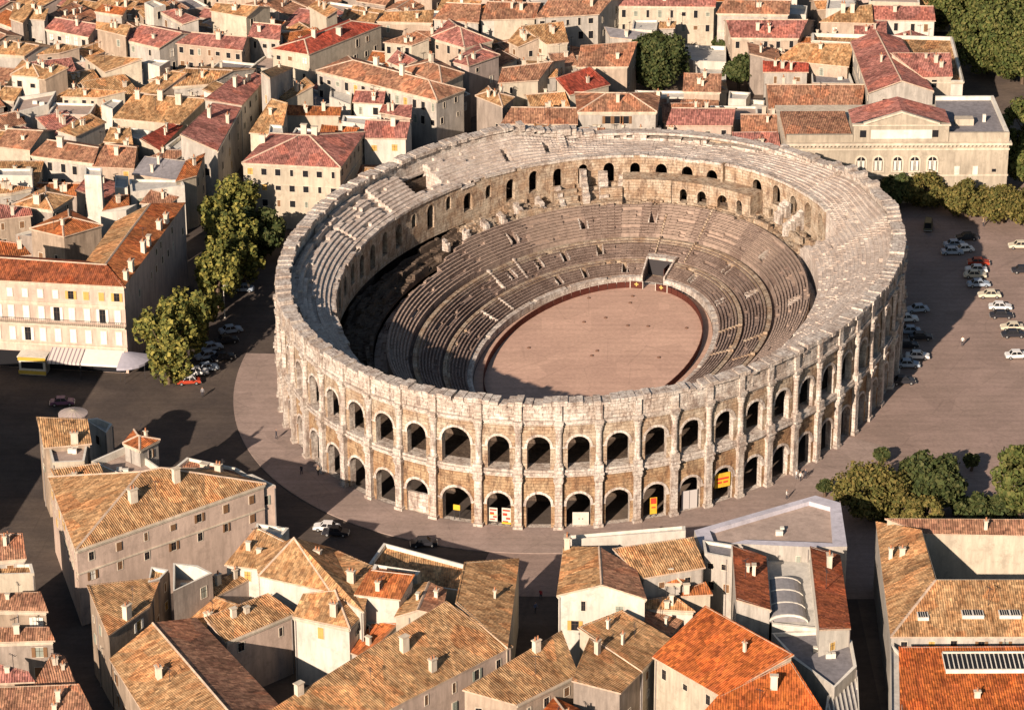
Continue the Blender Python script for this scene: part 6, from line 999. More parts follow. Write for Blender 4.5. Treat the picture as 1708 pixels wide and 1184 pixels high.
    if ty=='G': rz=h+sl_*dp/2; V=[V[0],V[1],mid(C[1],C[2],rz),mid(C[0],C[3],rz),V[2],V[3]]; F_=[[0,1,2,3],[3,2,4,5]]; lo=[0,1,2,4,5,3]; g=[[2,3]]
    elif ty=='S': V=[V[0],V[1],(C[2][0],C[2][1],h+sl_*dp*.8),(C[3][0],C[3][1],h+sl_*dp*.8)]
    elif ty=='H':
        f_=min(.4,dp/2/w_); rz=h+sl_*dp/2; m0,m1=Vector(mid(C[0],C[3],rz)),Vector(mid(C[1],C[2],rz))
        V=V+[tuple(m0.lerp(m1,f_)),tuple(m0.lerp(m1,1-f_))]; F_=[[0,1,5,4],[1,2,5],[2,3,4,5],[3,0,4]]; g=[[4,5],[0,4],[3,4],[1,5],[2,5]]
    DATA.append(dict(t=ty,v=V,f=F_,l=lo,g=g,r=rf,w=wl,n=nm,h=h))
PR=[]
for b in DATA:
    lp=[b['v'][i] for i in b['l']]; xs=[p[0] for p in lp]; ys=[p[1] for p in lp]; PR.append((min(xs),max(xs),min(ys),max(ys),lp,b['h']))
def inpoly(x,y,lp):
    c=False; n=len(lp); j=n-1
    for i in range(n):
        if (lp[i][1]>y)!=(lp[j][1]>y) and x<(lp[j][0]-lp[i][0])*(y-lp[i][1])/(lp[j][1]-lp[i][1])+lp[i][0]: c=not c
        j=i
    return c
def occluded(p,me):
    d=CAMP-Vector(p); d.normalize()
    for s in (0.,1.5,3.,5.,7.,9.,12.,15.,19.,23.,28.,34.,40.):
        q=Vector(p)+d*s
        if q.z>19: return False
        for i,(x0,x1,y0,y1,lp,h) in enumerate(PR):
            if i==me and s<.1: continue
            if x0<q.x<x1 and y0<q.y<y1 and q.z<h-.2 and inpoly(q.x,q.y,lp): return True
    return False
WINM={}
def window_mesh(w,h,kind):
    k=(round(w,2),round(h,2),kind)
    if k in WINM: return WINM[k]
    M=MB()  # local : x along wall, -y outward, z up, centred
    f=.075; pr=.07
    for x0,x1,z0,z1 in ((-w/2-f,-w/2,-h/2-f,h/2+f),(w/2,w/2+f,-h/2-f,h/2+f),(-w/2,w/2,h/2,h/2+f),(-w/2,w/2,-h/2-f,-h/2)):
        M.box(((x0+x1)/2,-pr/2,(z0+z1)/2),(x1-x0,pr,z1-z0))
    M.quad((-w/2,-.015,-h/2),(w/2,-.015,-h/2),(w/2,-.015,h/2),(-w/2,-.015,h/2),None,1 if kind in 'nm' else 2)
    if kind!='n':
        M.box((0,-.03,0),(.05,.03,h),0,3); M.box((0,-.03,h*.12),(w,.03,.05),0,3)
    ob=M.build('tmp',[M_frame,M_glass,M_shut[{'a':0,'b':1,'c':2,'d':3}.get(kind,0)],M_bar]); me=ob.data; bpy.data.objects.remove(ob); WINM[k]=me; return me
def shutter_mesh(w,h,mi):
    k=('s',round(w,2),round(h,2),mi)
    if k in WINM: return WINM[k]
    M=MB(); M.box((0,-.05,0),(w/2,.06,h))
    for i in range(4): M.box((0,-.09,-h/2+h*(i+.5)/4),(w/2-.12,.02,h/4-.12))
    ob=M.build('tmp',[M_shut[mi]]); me=ob.data; bpy.data.objects.remove(ob); WINM[k]=me; return me
def put_window(root,x,y,z,rz,w,h,shut=None,closed=False,kind='m'):
    o=link_part('window',window_mesh(w,h,kind),root,Vector((x,y,z))-root.location,rz)
    if shut is not None:
        for s in (-1,1):
            c=link_part('shutter',shutter_mesh(w,h,shut),o,(s*(w*.25 if closed else w*.76),-.06 if closed else -.02,0))
    return o
def plane_z(V,F,x,y):
    for f in F:
        lp=[V[i] for i in f]
        if inpoly(x,y,lp):
            a,b,c=Vector(lp[0]),Vector(lp[1]),Vector(lp[2]); n=(b-a).cross(c-a)
            if abs(n.z)>1e-6: return a.z-((x-a.x)*n.x+(y-a.y)*n.y)/n.z
    return None
M_pipe=plain('zinc_pipe',(.30,.26,.23),.6,var=.2)
AERIAL=[]
for hh in (2.2,3.):
    M=MB(); M.box((0,0,hh/2),(.06,.06,hh)); M.box((0,0,hh-.15),(1.3,.05,.05))
    for i in range(4): M.box((-.5+i*.33,0,hh-.15),(.04,.6-i*.08,.04))
    o=M.build('aerial',[M_iron]); AERIAL.append(o.data); bpy.data.objects.remove(o)
for bi,b in enumerate(DATA):
    rb=random.Random(1000+bi); V=b['v']; F=b['f']; L=b['l']; h=b['h']; lp=[V[i] for i in L]; n=len(lp)
    cx=sum(p[0] for p in lp)/n; cy=sum(p[1] for p in lp)/n
    flat=b['t']=='F'; par=b.get('par',.45); near=cy<-10
    root=empty('town_house' if not flat else 'flat_roofed_house',(round(cx,2),round(cy,2),0),b['n'],'house')
    wm=rb.choice(WALL[b['w']]) if 'wi' not in b else WALL[b['w']][b['wi']]
    if b['r']=='W' and b['w']=='w': wm=WALL['w'][1]
    M=MB(); acc=0
    for i in range(n):
        p,q=lp[i],lp[(i+1)%n]; d=math.hypot(q[0]-p[0],q[1]-p[1])
        M.quad((p[0],p[1],-.02),(q[0],q[1],-.02),(q[0],q[1],q[2]),(p[0],p[1],p[2]),[(acc,0),(acc+d,0),(acc+d,q[2]),(acc,p[2])]); acc+=d
    M.build('wall',[wm],root,root.location)
    r0=b['r'][0]; mats=[MT[c] for c in b['r']]
    def off(p,k):
        dx,dy=p[0]-cx,p[1]-cy; dl=math.hypot(dx,dy) or 1; return (p[0]+dx/dl*k,p[1]+dy/dl*k)
    if flat:
        tk=b.get('parw',.38)
        inner=[off(p,-tk*1.3) for p in lp]
        M=MB()
        for i in range(n):
            p,q=lp[i],lp[(i+1)%n]; a,c=inner[i],inner[(i+1)%n]
            M.quad((p[0],p[1],h+.004),(q[0],q[1],h+.004),(c[0],c[1],h+.004),(a[0],a[1],h+.004)); M.quad((a[0],a[1],h-par),(c[0],c[1],h-par),(c[0],c[1],h),(a[0],a[1],h))
        M.build('parapet',[M_lilac if b.get('parw') else M_par],root,root.location)
        M=MB(); M.poly([(p[0],p[1],h-par) for p in inner],[(p[0],p[1]) for p in inner]); M.build('roof',mats,root,root.location)
        if b.get('slat'):
            M=MB()
            (x0,x1,y0,y1)=PR[bi][:4]; x=x0
            while x<x1:
                pts=[y for y in np.arange(y0,y1,.4) if inpoly(x,y,inner)]
                if len(pts)>2: M.box((x,(pts[0]+pts[-1])/2,h-par+.12),(.22,pts[-1]-pts[0],.22))
                x+=.6
            tag(M.build('roof_rib',[M_par],root,root.location),kind='stuff')
        if b['r'] in 'PG' and 'par' in b:
            for _ in range(rb.randint(1,3)):
                x=cx+rb.uniform(-2,2); y=cy+rb.uniform(-1.5,1.5)
                if inpoly(x,y,inner): M=MB(); M.box((x,y,h-par+.35),(rb.uniform(.5,1.1),.6,.7)); M.build('roof_vent',[M_par],root,root.location)
    else:
        OV=.38 if b['t']!='X' else .25
        W=[ (off(v,OV)+(v[2]-.02,)) if (i in L and v[2]<h+.2 or b['t']=='S') else (off(v,OV*.9)+(v[2],) if i in L else tuple(v)) for i,v in enumerate(V)]
        edges={}
        for fi,f in enumerate(F):
            # slope frame for tile UVs : downhill direction
            P=[Vector(W[i]) for i in f]; nn=Vector((0,0,0))
            for i in range(len(P)): nn+=P[i].cross(P[(i+1)%len(P)])
            nn.normalize(); 
            if nn.z<0: nn=-nn
            hd=Vector((nn.x,nn.y,0)); 
            hd=hd.normalized() if hd.length>1e-3 else Vector((0,-1,0))
            along=Vector((-hd.y,hd.x,0)); dn=along.cross(nn); dn.normalize()
            M=MB(); M.poly([tuple(p) for p in P],[(p.dot(along),p.dot(dn)) for p in P])
            for i in range(len(f)):
                e=(f[i],f[(i+1)%len(f)]); 
                if any(((e[1],e[0]) in [(g[j],g[(j+1)%len(g)]) for j in range(len(g))]) for g in F): continue
                a,c=W[e[0]],W[e[1]]; M.quad((a[0],a[1],a[2]-.24),(c[0],c[1],c[2]-.24),c,a,None,1)
            M.build('roof_slope' if len(F)>1 else 'roof',[mats[min(fi,len(mats)-1)] if len(mats)>1 else mats[0],M_ridge],root,root.location)
        if b['g'] and b['t']!='S':
            M=MB()
            for a,c in b['g']:
                A_,C_=Vector(W[a]),Vector(W[c]); d=C_-A_; s=Vector((-d.y,d.x,0)); 
                if s.length<.1: continue
                s.normalize(); s*=.17
                for k_ in (0,1):
                    ss=s if k_ else -s
                    M.quad(tuple(A_+ss*1.2-Vector((0,0,.03))),tuple(C_+ss*1.2-Vector((0,0,.03))),tuple(C_+Vector((0,0,.14))),tuple(A_+Vector((0,0,.14))))
            M.build('ridge_tiles',[M_ridge],root,root.location)
        # chimneys
        cl=[tuple(c) for c in b.get('c',[])]
        big=len(cl)>0
        if not cl:
            for _ in range(rb.randint(1,3) if not near else rb.randint(1,2)):
                f=rb.choice(F); ws=[rb.random() for _ in f]; sw=sum(ws); cl.append((sum(V[i][0]*w_ for i,w_ in zip(f,ws))/sw,sum(V[i][1]*w_ for i,w_ in zip(f,ws))/sw))
        along=math.atan2(V[1][1]-V[0][1],V[1][0]-V[0][0])
        for (x,y) in cl:
            z=plane_z(V,F,x,y)
            if z is None: continue
            hh=rb.uniform(1.5,2.2) if big else rb.uniform(.7,1.6); wd=rb.uniform(.9,1.25) if big else rb.uniform(.45,.8)
            M=MB(); M.box((x,y,z+hh/2-.3),(wd,wd*.62,hh+.6),along); ch=M.build('chimney',[M_chim],root,root.location)
            M=MB(); M.box((x,y,z+hh+.06),(wd+.22,wd*.62+.22,.14),along); 
            M.build('chimney_cap',[M_corn],ch,(x,y,z+hh)).location=Vector((x,y,z+hh))-Vector((root.location.x,root.location.y,0))-ch.location+Vector((0,0,0)) if False else Vector((x,y,z+hh))-Vector(root.location)-Vector(ch.location)
            if rb.random()<.7:
                for s in ((-.25,.25) if wd>.8 else (0,)):
                    px,py=x+math.cos(along)*s,y+math.sin(along)*s
                    M=MB(); M.lathe((px,py,z+hh+.13),[(.13,0),(.11,.45),(.15,.5)],6); o=M.build('chimney_pot',[M_pot],ch,(px,py,z+hh+.13)); o.location=Vector((px,py,z+hh+.13))-Vector(root.location)-Vector(ch.location)
        # small roof windows
        for (x,y) in [tuple(c) for c in b.get('sky',[])]:
            z=plane_z(V,F,x,y)
            if z is None: continue
            z+=.0 if b['t']=='X' else .38
            M=MB(); M.box((x,y,z-.1),(1.5,1.9,.7),along); o=M.build('skylight_frame',[M_par],root,root.location)
            M=MB(); M.quad((-.6,-.75,.17),(.6,-.75,.17),(.6,.75,.17),(-.6,.75,.17)); 
            for q in range(3): M.box((-.3+.3*q,0,.19),(.06,1.5,.05),0,1)
            g=M.build('skylight_pane',[M_glass,M_par]); g.parent=o; g.location=Vector((x,y,z+.1))-Vector(root.location)-Vector(o.location); g.rotation_euler=(0,0,along)
    if not flat and rb.random()<.6:
        f=F[0]; x=sum(V[i][0] for i in f)/len(f)+rb.uniform(-1,1); y=sum(V[i][1] for i in f)/len(f)+rb.uniform(-1,1); z=plane_z(V,F,x,y)
        if z: link_part('aerial',AERIAL[rb.randint(0,1)],root,Vector((x,y,z-.1))-root.location,rb.uniform(0,3))
    # walls: cornice, windows
    if b.get('cor') or (not flat and rb.random()<.35):
        M=MB(); M2=MB()
        for i in range(n):
            p,q=lp[i],lp[(i+1)%n]; d=math.hypot(q[0]-p[0],q[1]-p[1])
            if d<2 or abs(p[2]-q[2])>.3 or p[2]>h+.3: continue
            nx,ny=(q[1]-p[1])/d,-(q[0]-p[0])/d; mx,my=(p[0]+q[0])/2,(p[1]+q[1])/2; a=math.atan2(q[1]-p[1],q[0]-p[0])
            M.box((mx+nx*.12,my+ny*.12,h-.32),(d+.2,.3,.26),a); M.box((mx+nx*.06,my+ny*.06,h-.62),(d,.18,.16),a)
            if h>8: M2.box((mx+nx*.06,my+ny*.06,h-4.1),(d,.14,.22),a)
        M.build('cornice',[M_corn],root,root.location)
        if b.get('cor'): M2.build('string_course',[M_corn],root,root.location)
    a0_,b0_=V[0],V[1]
    for i in range(n):
        p,q=lp[i],lp[(i+1)%n]; d=math.hypot(q[0]-p[0],q[1]-p[1])
        if d<2.2: continue
        nx,ny=(q[1]-p[1])/d,-(q[0]-p[0])/d; mx,my=(p[0]+q[0])/2,(p[1]+q[1])/2
        if nx*(CAMP.x-mx)+ny*(CAMP.y-my)<=0.12*math.hypot(CAMP.x-mx,CAMP.y-my): continue
        a=math.atan2(q[1]-p[1],q[0]-p[0]); he=min(p[2],q[2])
        isAB=(set([L[i],L[(i+1)%n]])==set([0,1]))
        if b.get('hotel') and isAB:
            nc=int(d/2.45)
            for c_ in range(nc):
                u=(c_+.5)/nc
                for zz,ww,wh,rw in ((13.9,.95,1.5,0),(10.3,1.05,2.5,1),(6.4,1.05,2.4,2)):
                    x,y=p[0]+(q[0]-p[0])*u+nx*.02,p[1]+(q[1]-p[1])*u+ny*.02
                    cl_=rb.random()<.75; put_window(root,x,y,zz,a,ww,wh,0 if rb.random()<.6 else (3 if rw==0 else 0),cl_)
            continue
        if b.get('hotel') or b.get('nw'): continue
        if near and he>6 and rb.random()<.6:
            u=rb.choice([.03,.97,rb.uniform(.2,.8)]); M=MB(); M.box((p[0]+(q[0]-p[0])*u+nx*.1,p[1]+(q[1]-p[1])*u+ny*.1,he/2-.2),(.12,.12,he-.4),a); M.build('downpipe',[M_pipe],root,root.location)
        if 'win' in b and isAB: nc,nr=b['win']; pk=1.; reg=1
        elif 'win3' in b and isAB:
            for u in (-1.35,0,1.35):
                put_window(root,mx+math.cos(a)*u*1.35,my+math.sin(a)*u*1.35,8.2,a,1.1,1.6,2,False,'n')
            continue
        elif 'win' in b: nc=max(1,int(d/3.2)); nr=2; pk=.7
        else: nc=max(1,int(d/3.3)); nr=2; pk=.38
        if b.get('loggia') and isAB:
            continue
        ww=rb.choice([.85,.95,1.05]); wh=rb.choice([1.3,1.5,1.7]); shc=rb.choice([None,None,0,1,2,3]); z0=1.75+rb.uniform(-.2,.3)
        if flat: z0+=.3
        for r_ in range(nr):
            zz=he-z0-3.1*r_
            if zz<1.6: break
            for c_ in range(nc):
                if rb.random()>pk: continue
                u=(c_+.5+rb.uniform(-.12,.12)*(0 if b.get('cor') else 1))/nc; x,y=p[0]+(q[0]-p[0])*u+nx*.01,p[1]+(q[1]-p[1])*u+ny*.01
                if occluded((x+nx*.5,y+ny*.5,zz+.5),bi): continue
                put_window(root,x,y,zz+(0 if b.get('cor') else rb.uniform(-.15,.15)),a,ww if rb.random()<.8 else .6,wh if rb.random()<.75 else rb.choice([.9,1.2]),shc if (near and rb.random()<.45) else None,rb.random()<.5,('m' if near else 'n') if rb.random()<.62 else rb.choice('abbccd'))
    if b.get('loggia'):
        p,q=V[0],V[1]; d=math.hypot(q[0]-p[0],q[1]-p[1]); nx,ny=(q[1]-p[1])/d,-(q[0]-p[0])/d; a=math.atan2(q[1]-p[1],q[0]-p[0])
        for u,wq in ((.3,1.5),(.78,2.0)):
            x,y=p[0]+(q[0]-p[0])*u,p[1]+(q[1]-p[1])*u
            M=MB(); pts=[(-wq/2,0),(wq/2,0),(wq/2,1.9)]+[(wq/2*math.cos(t_),1.9+wq/2*math.sin(t_)) for t_ in np.linspace(0,PI,9)[1:-1]]+[(-wq/2,1.9)]
            M.poly([(x+math.cos(a)*s+nx*.03,y+math.sin(a)*s+ny*.03,5.2+z_) for s,z_ in pts]); M.build('loggia_opening',[M_glass],root,root.location)
        M=MB(); M.box(((p[0]+q[0])/2+nx*.2,(p[1]+q[1])/2+ny*.2,5.),(d+.3,.5,.35),a); M.box(((p[0]+q[0])/2+nx*.1,(p[1]+q[1])/2+ny*.1,8.2),(d,.2,.25),a); M.build('balcony_ledge',[M_par],root,root.location)
# ------------------------------------------------------------------ hotel balcony, awnings, kiosk
hb=[b for b in DATA if b.get('hotel')][0]; hroot=[o for o in bpy.data.objects if o.get('label')==hb['n']][0]
A_,B2=Vector(hb['v'][0]),Vector(hb['v'][1]); hd=(B2-A_); hd.z=0; HL=hd.length; hd.normalize(); ho=Vector((hd.y,-hd.x,0)); ha=math.atan2(hd.y,hd.x)
M=MB(); c=A_+hd*HL/2+ho*.45; M.box((c.x,c.y,8.55),(HL,.9,.18),ha); M.build('balcony_slab',[M_corn],hroot,hroot.location)
M=MB(); c=A_+hd*HL/2+ho*.86; M.box((c.x,c.y,9.6),(HL,.05,.06),ha)
for i in range(int(HL/.35)):
    p=A_+hd*(i*.35)+ho*.86; M.box((p.x,p.y,9.1),(.05,.05,1.),ha)
tag(M.build('balcony_railing',[M_iron],hroot,hroot.location),kind='stuff')
M=MB()
for z in (12.2,8.2,4.6): c=A_+hd*HL/2+ho*.08; M.box((c.x,c.y,z),(HL,.2,.3),ha)
M.build('floor_band',[M_corn],hroot,hroot.location)
M_awn=[plain('awning_white_canvas',(.74,.68,.60),var=.08),plain('awning_grey_canvas',(.42,.40,.44),var=.1),None]
b_=NB('awning_striped_canvas'); sx=b_.new('ShaderNodeSeparateXYZ'); b_.l(b_.uv(),sx.inputs[0])
M_awn[2]=b_.out(b_.mix((.62,.55,.48),(.27,.22,.23),b_.ramp(b_.math('SINE',b_.math('MULTIPLY',sx.outputs[0],2*PI/.7)),[(.48,g3(0)),(.52,g3(1))])))
def awning(s0,s1,mat,label,proj=3.6):
    p0=A_+hd*s0; p1=A_+hd*s1; e=empty('awning',(p0.x,p0.y,0),label,'awning','cafe awnings along the hotel'); M=MB()
    q0,q1=p0+ho*proj,p1+ho*proj
    M.quad((p0.x,p0.y,4.1),(p1.x,p1.y,4.1),(q1.x,q1.y,3.0),(q0.x,q0.y,3.0),[(0,0),(s1-s0,0),(s1-s0,3),(0,3)])
    M.quad((q0.x,q0.y,3.0),(q1.x,q1.y,3.0),(q1.x,q1.y,2.6),(q0.x,q0.y,2.6),[(0,0),(s1-s0,0),(s1-s0,3),(0,3)])
    M.build('canopy',[mat],e)
    for q in (q0,q1):
        M=MB(); M.box((q.x,q.y,1.4),(.07,.07,2.8),ha); M.build('pole',[M_iron],e)
awning(HL-13.2,HL-7.4,M_awn[2],'striped grey awning on the hotel front, left of the white one')
awning(HL-7.3,HL-.5,M_awn[0],'bright white awning on the hotel front')
e=empty('awning',(B2.x,B2.y,0),'curved grey-lilac awning wrapping the hotel corner','awning','cafe awnings along the hotel'); M=MB()
for i in range(7):
    t0=ha-PI/2+R(115)*i/7; t1=ha-PI/2+R(115)*(i+1)/7
    f=lambda t,r,z:(B2.x-.8*hd.x+math.cos(t)*r,B2.y-.8*hd.y+math.sin(t)*r,z)
    M.quad(f(t0,.6,4.0),f(t1,.6,4.0),f(t1,4.6,2.9),f(t0,4.6,2.9)); M.quad(f(t0,4.6,2.9),f(t1,4.6,2.9),f(t1,4.6,2.5),f(t0,4.6,2.5))
M.build('canopy',[M_awn[1]],e)
for i in (1,4,7):
    t0=ha-PI/2+R(115)*i/7; p=f(t0,4.5,1.4); M=MB(); M.box(p,(.07,.07,2.8)); M.build('pole',[M_iron],e)
k=A_+hd*(HL-16.)+ho*1.6; M=MB(); c=A_+hd*(HL/2)+ho*.1; M.box((c.x,c.y,1.6),(HL-1,.12,3.),ha); M.build('shopfront_shade_panel',[M_glass],hroot,hroot.location)  # dark panel stands in for the shaded recess below the awnings
M_yk=plain('kiosk_ochre_paint',(.55,.36,.06),.7,var=.1)
e=empty('kiosk',(k.x,k.y,0),'yellow fronted cream kiosk left of the striped awning','kiosk')
M=MB(); M.box((k.x,k.y,1.6),(4.6,2.6,3.2),ha); M.build('cabin',[M_white],e)
M=MB(); M.box((k.x+ho.x*1.4,k.y+ho.y*1.4,3.0),(4.8,.2,.7),ha); M.box((k.x+ho.x*1.4,k.y+ho.y*1.4,.5),(4.8,.2,.6),ha); M.build('fascia',[M_yk],e)
M=MB(); M.box((k.x+ho.x*1.32,k.y+ho.y*1.32,1.8),(3.8,.06,1.2),ha); M.build('shop_window',[M_glass],e)
M=MB(); M.box((k.x,k.y,3.3),(5.,3.,.2),ha); M.build('roof',[M_par],e)
# ------------------------------------------------------------------ palace
PX0,PX1,PYF,PYB,PH=38.4,81.0,71.6,93.3,12.
pal=empty('palace',(60,82,0),'classical cream palace with pediment, cornice and five arched windows behind the arena','palace')
M_pal=wallm('palace_stone',(.46,.39,.29),.3)
def slab(name,x0,x1,y0,y1,z0,z1,mat,par=None,mi=0):
    M=MB(); M.box(((x0+x1)/2,(y0+y1)/2,(z0+z1)/2),(x1-x0,y1-y0,z1-z0)); return M.build(name,[mat],par or pal,(par or pal).location)
slab('wall',PX0,PX1,PYF,PYB,-.02,PH,M_pal)
slab('cornice',PX0-.5,PX1+.5,PYF-.6,PYB,PH,PH+.45,M_corn); slab('frieze_band',PX0,PX1+.15,PYF-.15,PYB,PH-1.1,PH-.8,M_corn)
slab('string_course',PX0,PX1+.15,PYF-.15,PYB,5.6,5.9,M_corn)
M=MB(); x=PX0
while x<PX1: M.box((x,PYF-.3,PH-.15),(.3,.4,.3)); x+=.75
tag(M.build('dentils',[M_corn],pal,pal.location),kind='stuff')
slab('attic_wall',51.2,69.4,PYF+.35,PYF+1.,PH+.45,15.7,M_pal); slab('attic_side',51.2,51.8,PYF+1.,PYF+9,PH+.45,15.7,M_pal); slab('attic_side',68.8,69.4,PYF+1.,PYF+9,PH+.45,15.7,M_pal)
slab('attic_panel',54.5,66.2,PYF+.25,PYF+.4,13.1,14.9,M_par); slab('attic_cornice',50.9,69.7,PYF+.1,PYF+1.1,15.7,16.,M_corn)
M=MB(); M.poly([(53.5,PYF+.4,16.),(67.1,PYF+.4,16.),(60.3,PYF+.4,18.2)]); M.build('pediment',[M_pal],pal,pal.location)
M=MB()
for xa,xb in ((53.,60.3),(67.6,60.3)): 
    P=[(xa,PYF+.05,15.95),(xb,PYF+.05,18.3),(xb,PYF+.05,18.65),(xa,PYF+.05,16.3)]; Q=[(p[0],p[1]+.8,p[2]) for p in P]; M.poly(P); M.quad(P[3],P[2],Q[2],Q[3]); M.quad(P[0],P[1],Q[1],Q[0])
M.build('raking_cornice',[M_corn],pal,pal.location)
M=MB()
for xa in (50.9,69.7): M.poly([(xa,PYF+.9,15.9),(60.3,PYF+.9,18.6),(60.3,PYF+9,18.6),(xa,PYF+9,15.9)],[(0,0),(0,9),(8,9),(8,0)])
M.build('roof',[MT['R']],pal,pal.location)
slab('left_attic',PX0,51.1,PYF+.3,PYF+1,PH+.45,13.9,M_pal); slab('left_roof',PX0,51.1,PYF+1.,PYB-6,PH+.4,13.3,MT['B'])
slab('terrace_roof',69.5,PX1-.6,PYF+.9,PYB-.6,PH+.4,13.5,MT['G'])
slab('terrace_parapet',69.5,PX1,PYF+.2,PYF+.8,PH+.45,14.3,M_pal); slab('terrace_parapet',PX1-.6,PX1,PYF+.8,PYB,PH+.45,14.3,M_par); slab('terrace_parapet',69.5,PX1-.6,PYB-.6,PYB,PH+.45,14.3,M_par)
slab('roof_vent',77,77.6,80,80.6,13.5,15,M_par); slab('roof_hutch',71.5,75,78,80,13.5,14.8,M_corn)
for xw in (52.8,56.1,59.8,63.1,66.5):
    M=MB(); h_=.85; pts=[(-h_,0),(h_,0),(h_,2.)]+[(h_*math.cos(t_),2.+h_*math.sin(t_)) for t_ in np.linspace(0,PI,9)[1:-1]]+[(-h_,2.)]
    H_=1.2; op=[(-H_,-.3),(H_,-.3),(H_,2.)]+[(H_*math.cos(t_),2.+H_*math.sin(t_)) for t_ in np.linspace(0,PI,9)[1:-1]]+[(-H_,2.)]
    for i in range(len(pts)):
        a,c=pts[i],pts[(i+1)%len(pts)]; a2,c2=op[i],op[(i+1)%len(pts)]
        M.quad((xw+a[0],PYF-.14,6.7+a[1]),(xw+c[0],PYF-.14,6.7+c[1]),(xw+c2[0],PYF-.14,6.7+c2[1]),(xw+a2[0],PYF-.14,6.7+a2[1]))
        M.quad((xw+a2[0],PYF-.14,6.7+a2[1]),(xw+c2[0],PYF-.14,6.7+c2[1]),(xw+c2[0],PYF,6.7+c2[1]),(xw+a2[0],PYF,6.7+a2[1]))
    o=M.build('window_frame',[M_corn],pal,(xw,PYF,6.7))
    M=MB(); M.poly([(p[0],-.03,p[1]) for p in pts]); g=M.build('pane',[M_glass]); g.parent=o
    M=MB(); M.box((0,-.06,1.4),(.1,.08,2.8)); M.box((0,-.06,2.),(1.7,.08,.1)); M.box((-.45,-.06,1.),(.5,.05,1.9)); M.box((.45,-.06,1.),(.5,.05,1.9)); g=M.build('casement',[M_par]); g.parent=o
for xw in (71.3,74.8): slab('blind_window',xw-.5,xw+.5,PYF-.12,PYF,5.9,7.6,M_par)
slab('vent_window',78,78.8,PYF-.06,PYF,6.4,7.,M_glass)
for xw in (53,66.8,): slab('attic_window',xw-.6,xw+.6,PYF+.28,PYF+.36,13.4,14.8,M_glass)
# hall pediment mouldings
# ------------------------------------------------------------------ rotunda, vault, long skylight
e=empty('rotunda',(-82.5,-50.5,0),'round corner turret with ribbed grey-pink roof at the tip of the lower left block','turret')
M=MB(); M.lathe((-82.5,-50.5,0),[(2.05,0),(2.05,12.6)],20,cap=False); M.build('wall',[WALL['p'][0]],e,e.location)
M=MB(); M.lathe((-82.5,-50.5,0),[(2.3,12.5),(2.3,12.9),(0.05,13.5)],24); M.build('roof',[plain('zinc_roof_ribbed',(.46,.37,.33),.6,var=.15)],e,e.location)
M=MB()
for i in range(16):
    t=2*PI*i/16; c_,s_=math.cos(t),math.sin(t); X=lambda r,w,z:(-82.5+r*c_-w*s_,-50.5+r*s_+w*c_,z)
    M.quad(X(.1,-.04,13.55),X(2.28,-.05,12.96),X(2.28,.05,12.96),X(.1,.04,13.55))
tag(M.build('roof_seam',[M_corn],e,e.location),kind='stuff')
vx0,vx1,vy0,vy1,vz=20.9,26.2,-112.5,-101.6,9.6
e=empty('glass_vault',((vx0+vx1)/2,(vy0+vy1)/2,vz),'grey ribbed glass barrel vault between the two rust coloured roofs','skylight')
VR=(vx1-vx0)/2
def vp(t,y,r=VR): return ((vx0+vx1)/2-math.cos(t)*r,y,vz+.1+math.sin(t)*r*.45)
M_gl2=plain('wired_glass_dusty',(.30,.28,.27),.35,var=.2)
for k_ in range(3):
    ya=vy0+(vy1-vy0)*k_/3+.12; yb=vy0+(vy1-vy0)*(k_+1)/3-.12; M=MB()
    for i in range(10): M.quad(vp(PI*i/10,ya),vp(PI*(i+1)/10,ya),vp(PI*(i+1)/10,yb),vp(PI*i/10,yb))
    M.build('glass_bay',[M_gl2],e)
for k_ in range(4):
    y=vy0+(vy1-vy0)*k_/3; M=MB()
    for i in range(10):
        a,b_1=vp(PI*i/10,y-.14,VR+.12),vp(PI*(i+1)/10,y-.14,VR+.12); c,d=vp(PI*(i+1)/10,y+.14,VR+.12),vp(PI*i/10,y+.14,VR+.12); M.quad(a,b_1,c,d); 
        M.quad(a,b_1,(b_1[0],b_1[1],b_1[2]-.3),(a[0],a[1],a[2]-.3))
    M.build('vault_rib',[M_par],e)
M=MB(); M.poly([vp(PI*i/10,vy0) for i in range(11)]); M.build('end_pane',[M_gl2],e)
sb=[b for b in DATA if b.get('longsky')][0]
SKY=[[42.94,-129.62],-129.62,-125.67]
x0,x1=SKY[0][0],SKY[0][0]+19
y0,y1=SKY[1],SKY[2]
zz0=plane_z(sb['v'],sb['f'],x0+1,y0+.2); zz1=plane_z(sb['v'],sb['f'],x0+1,y1-.2)
print('skylight z',zz0,zz1,y0,y1)
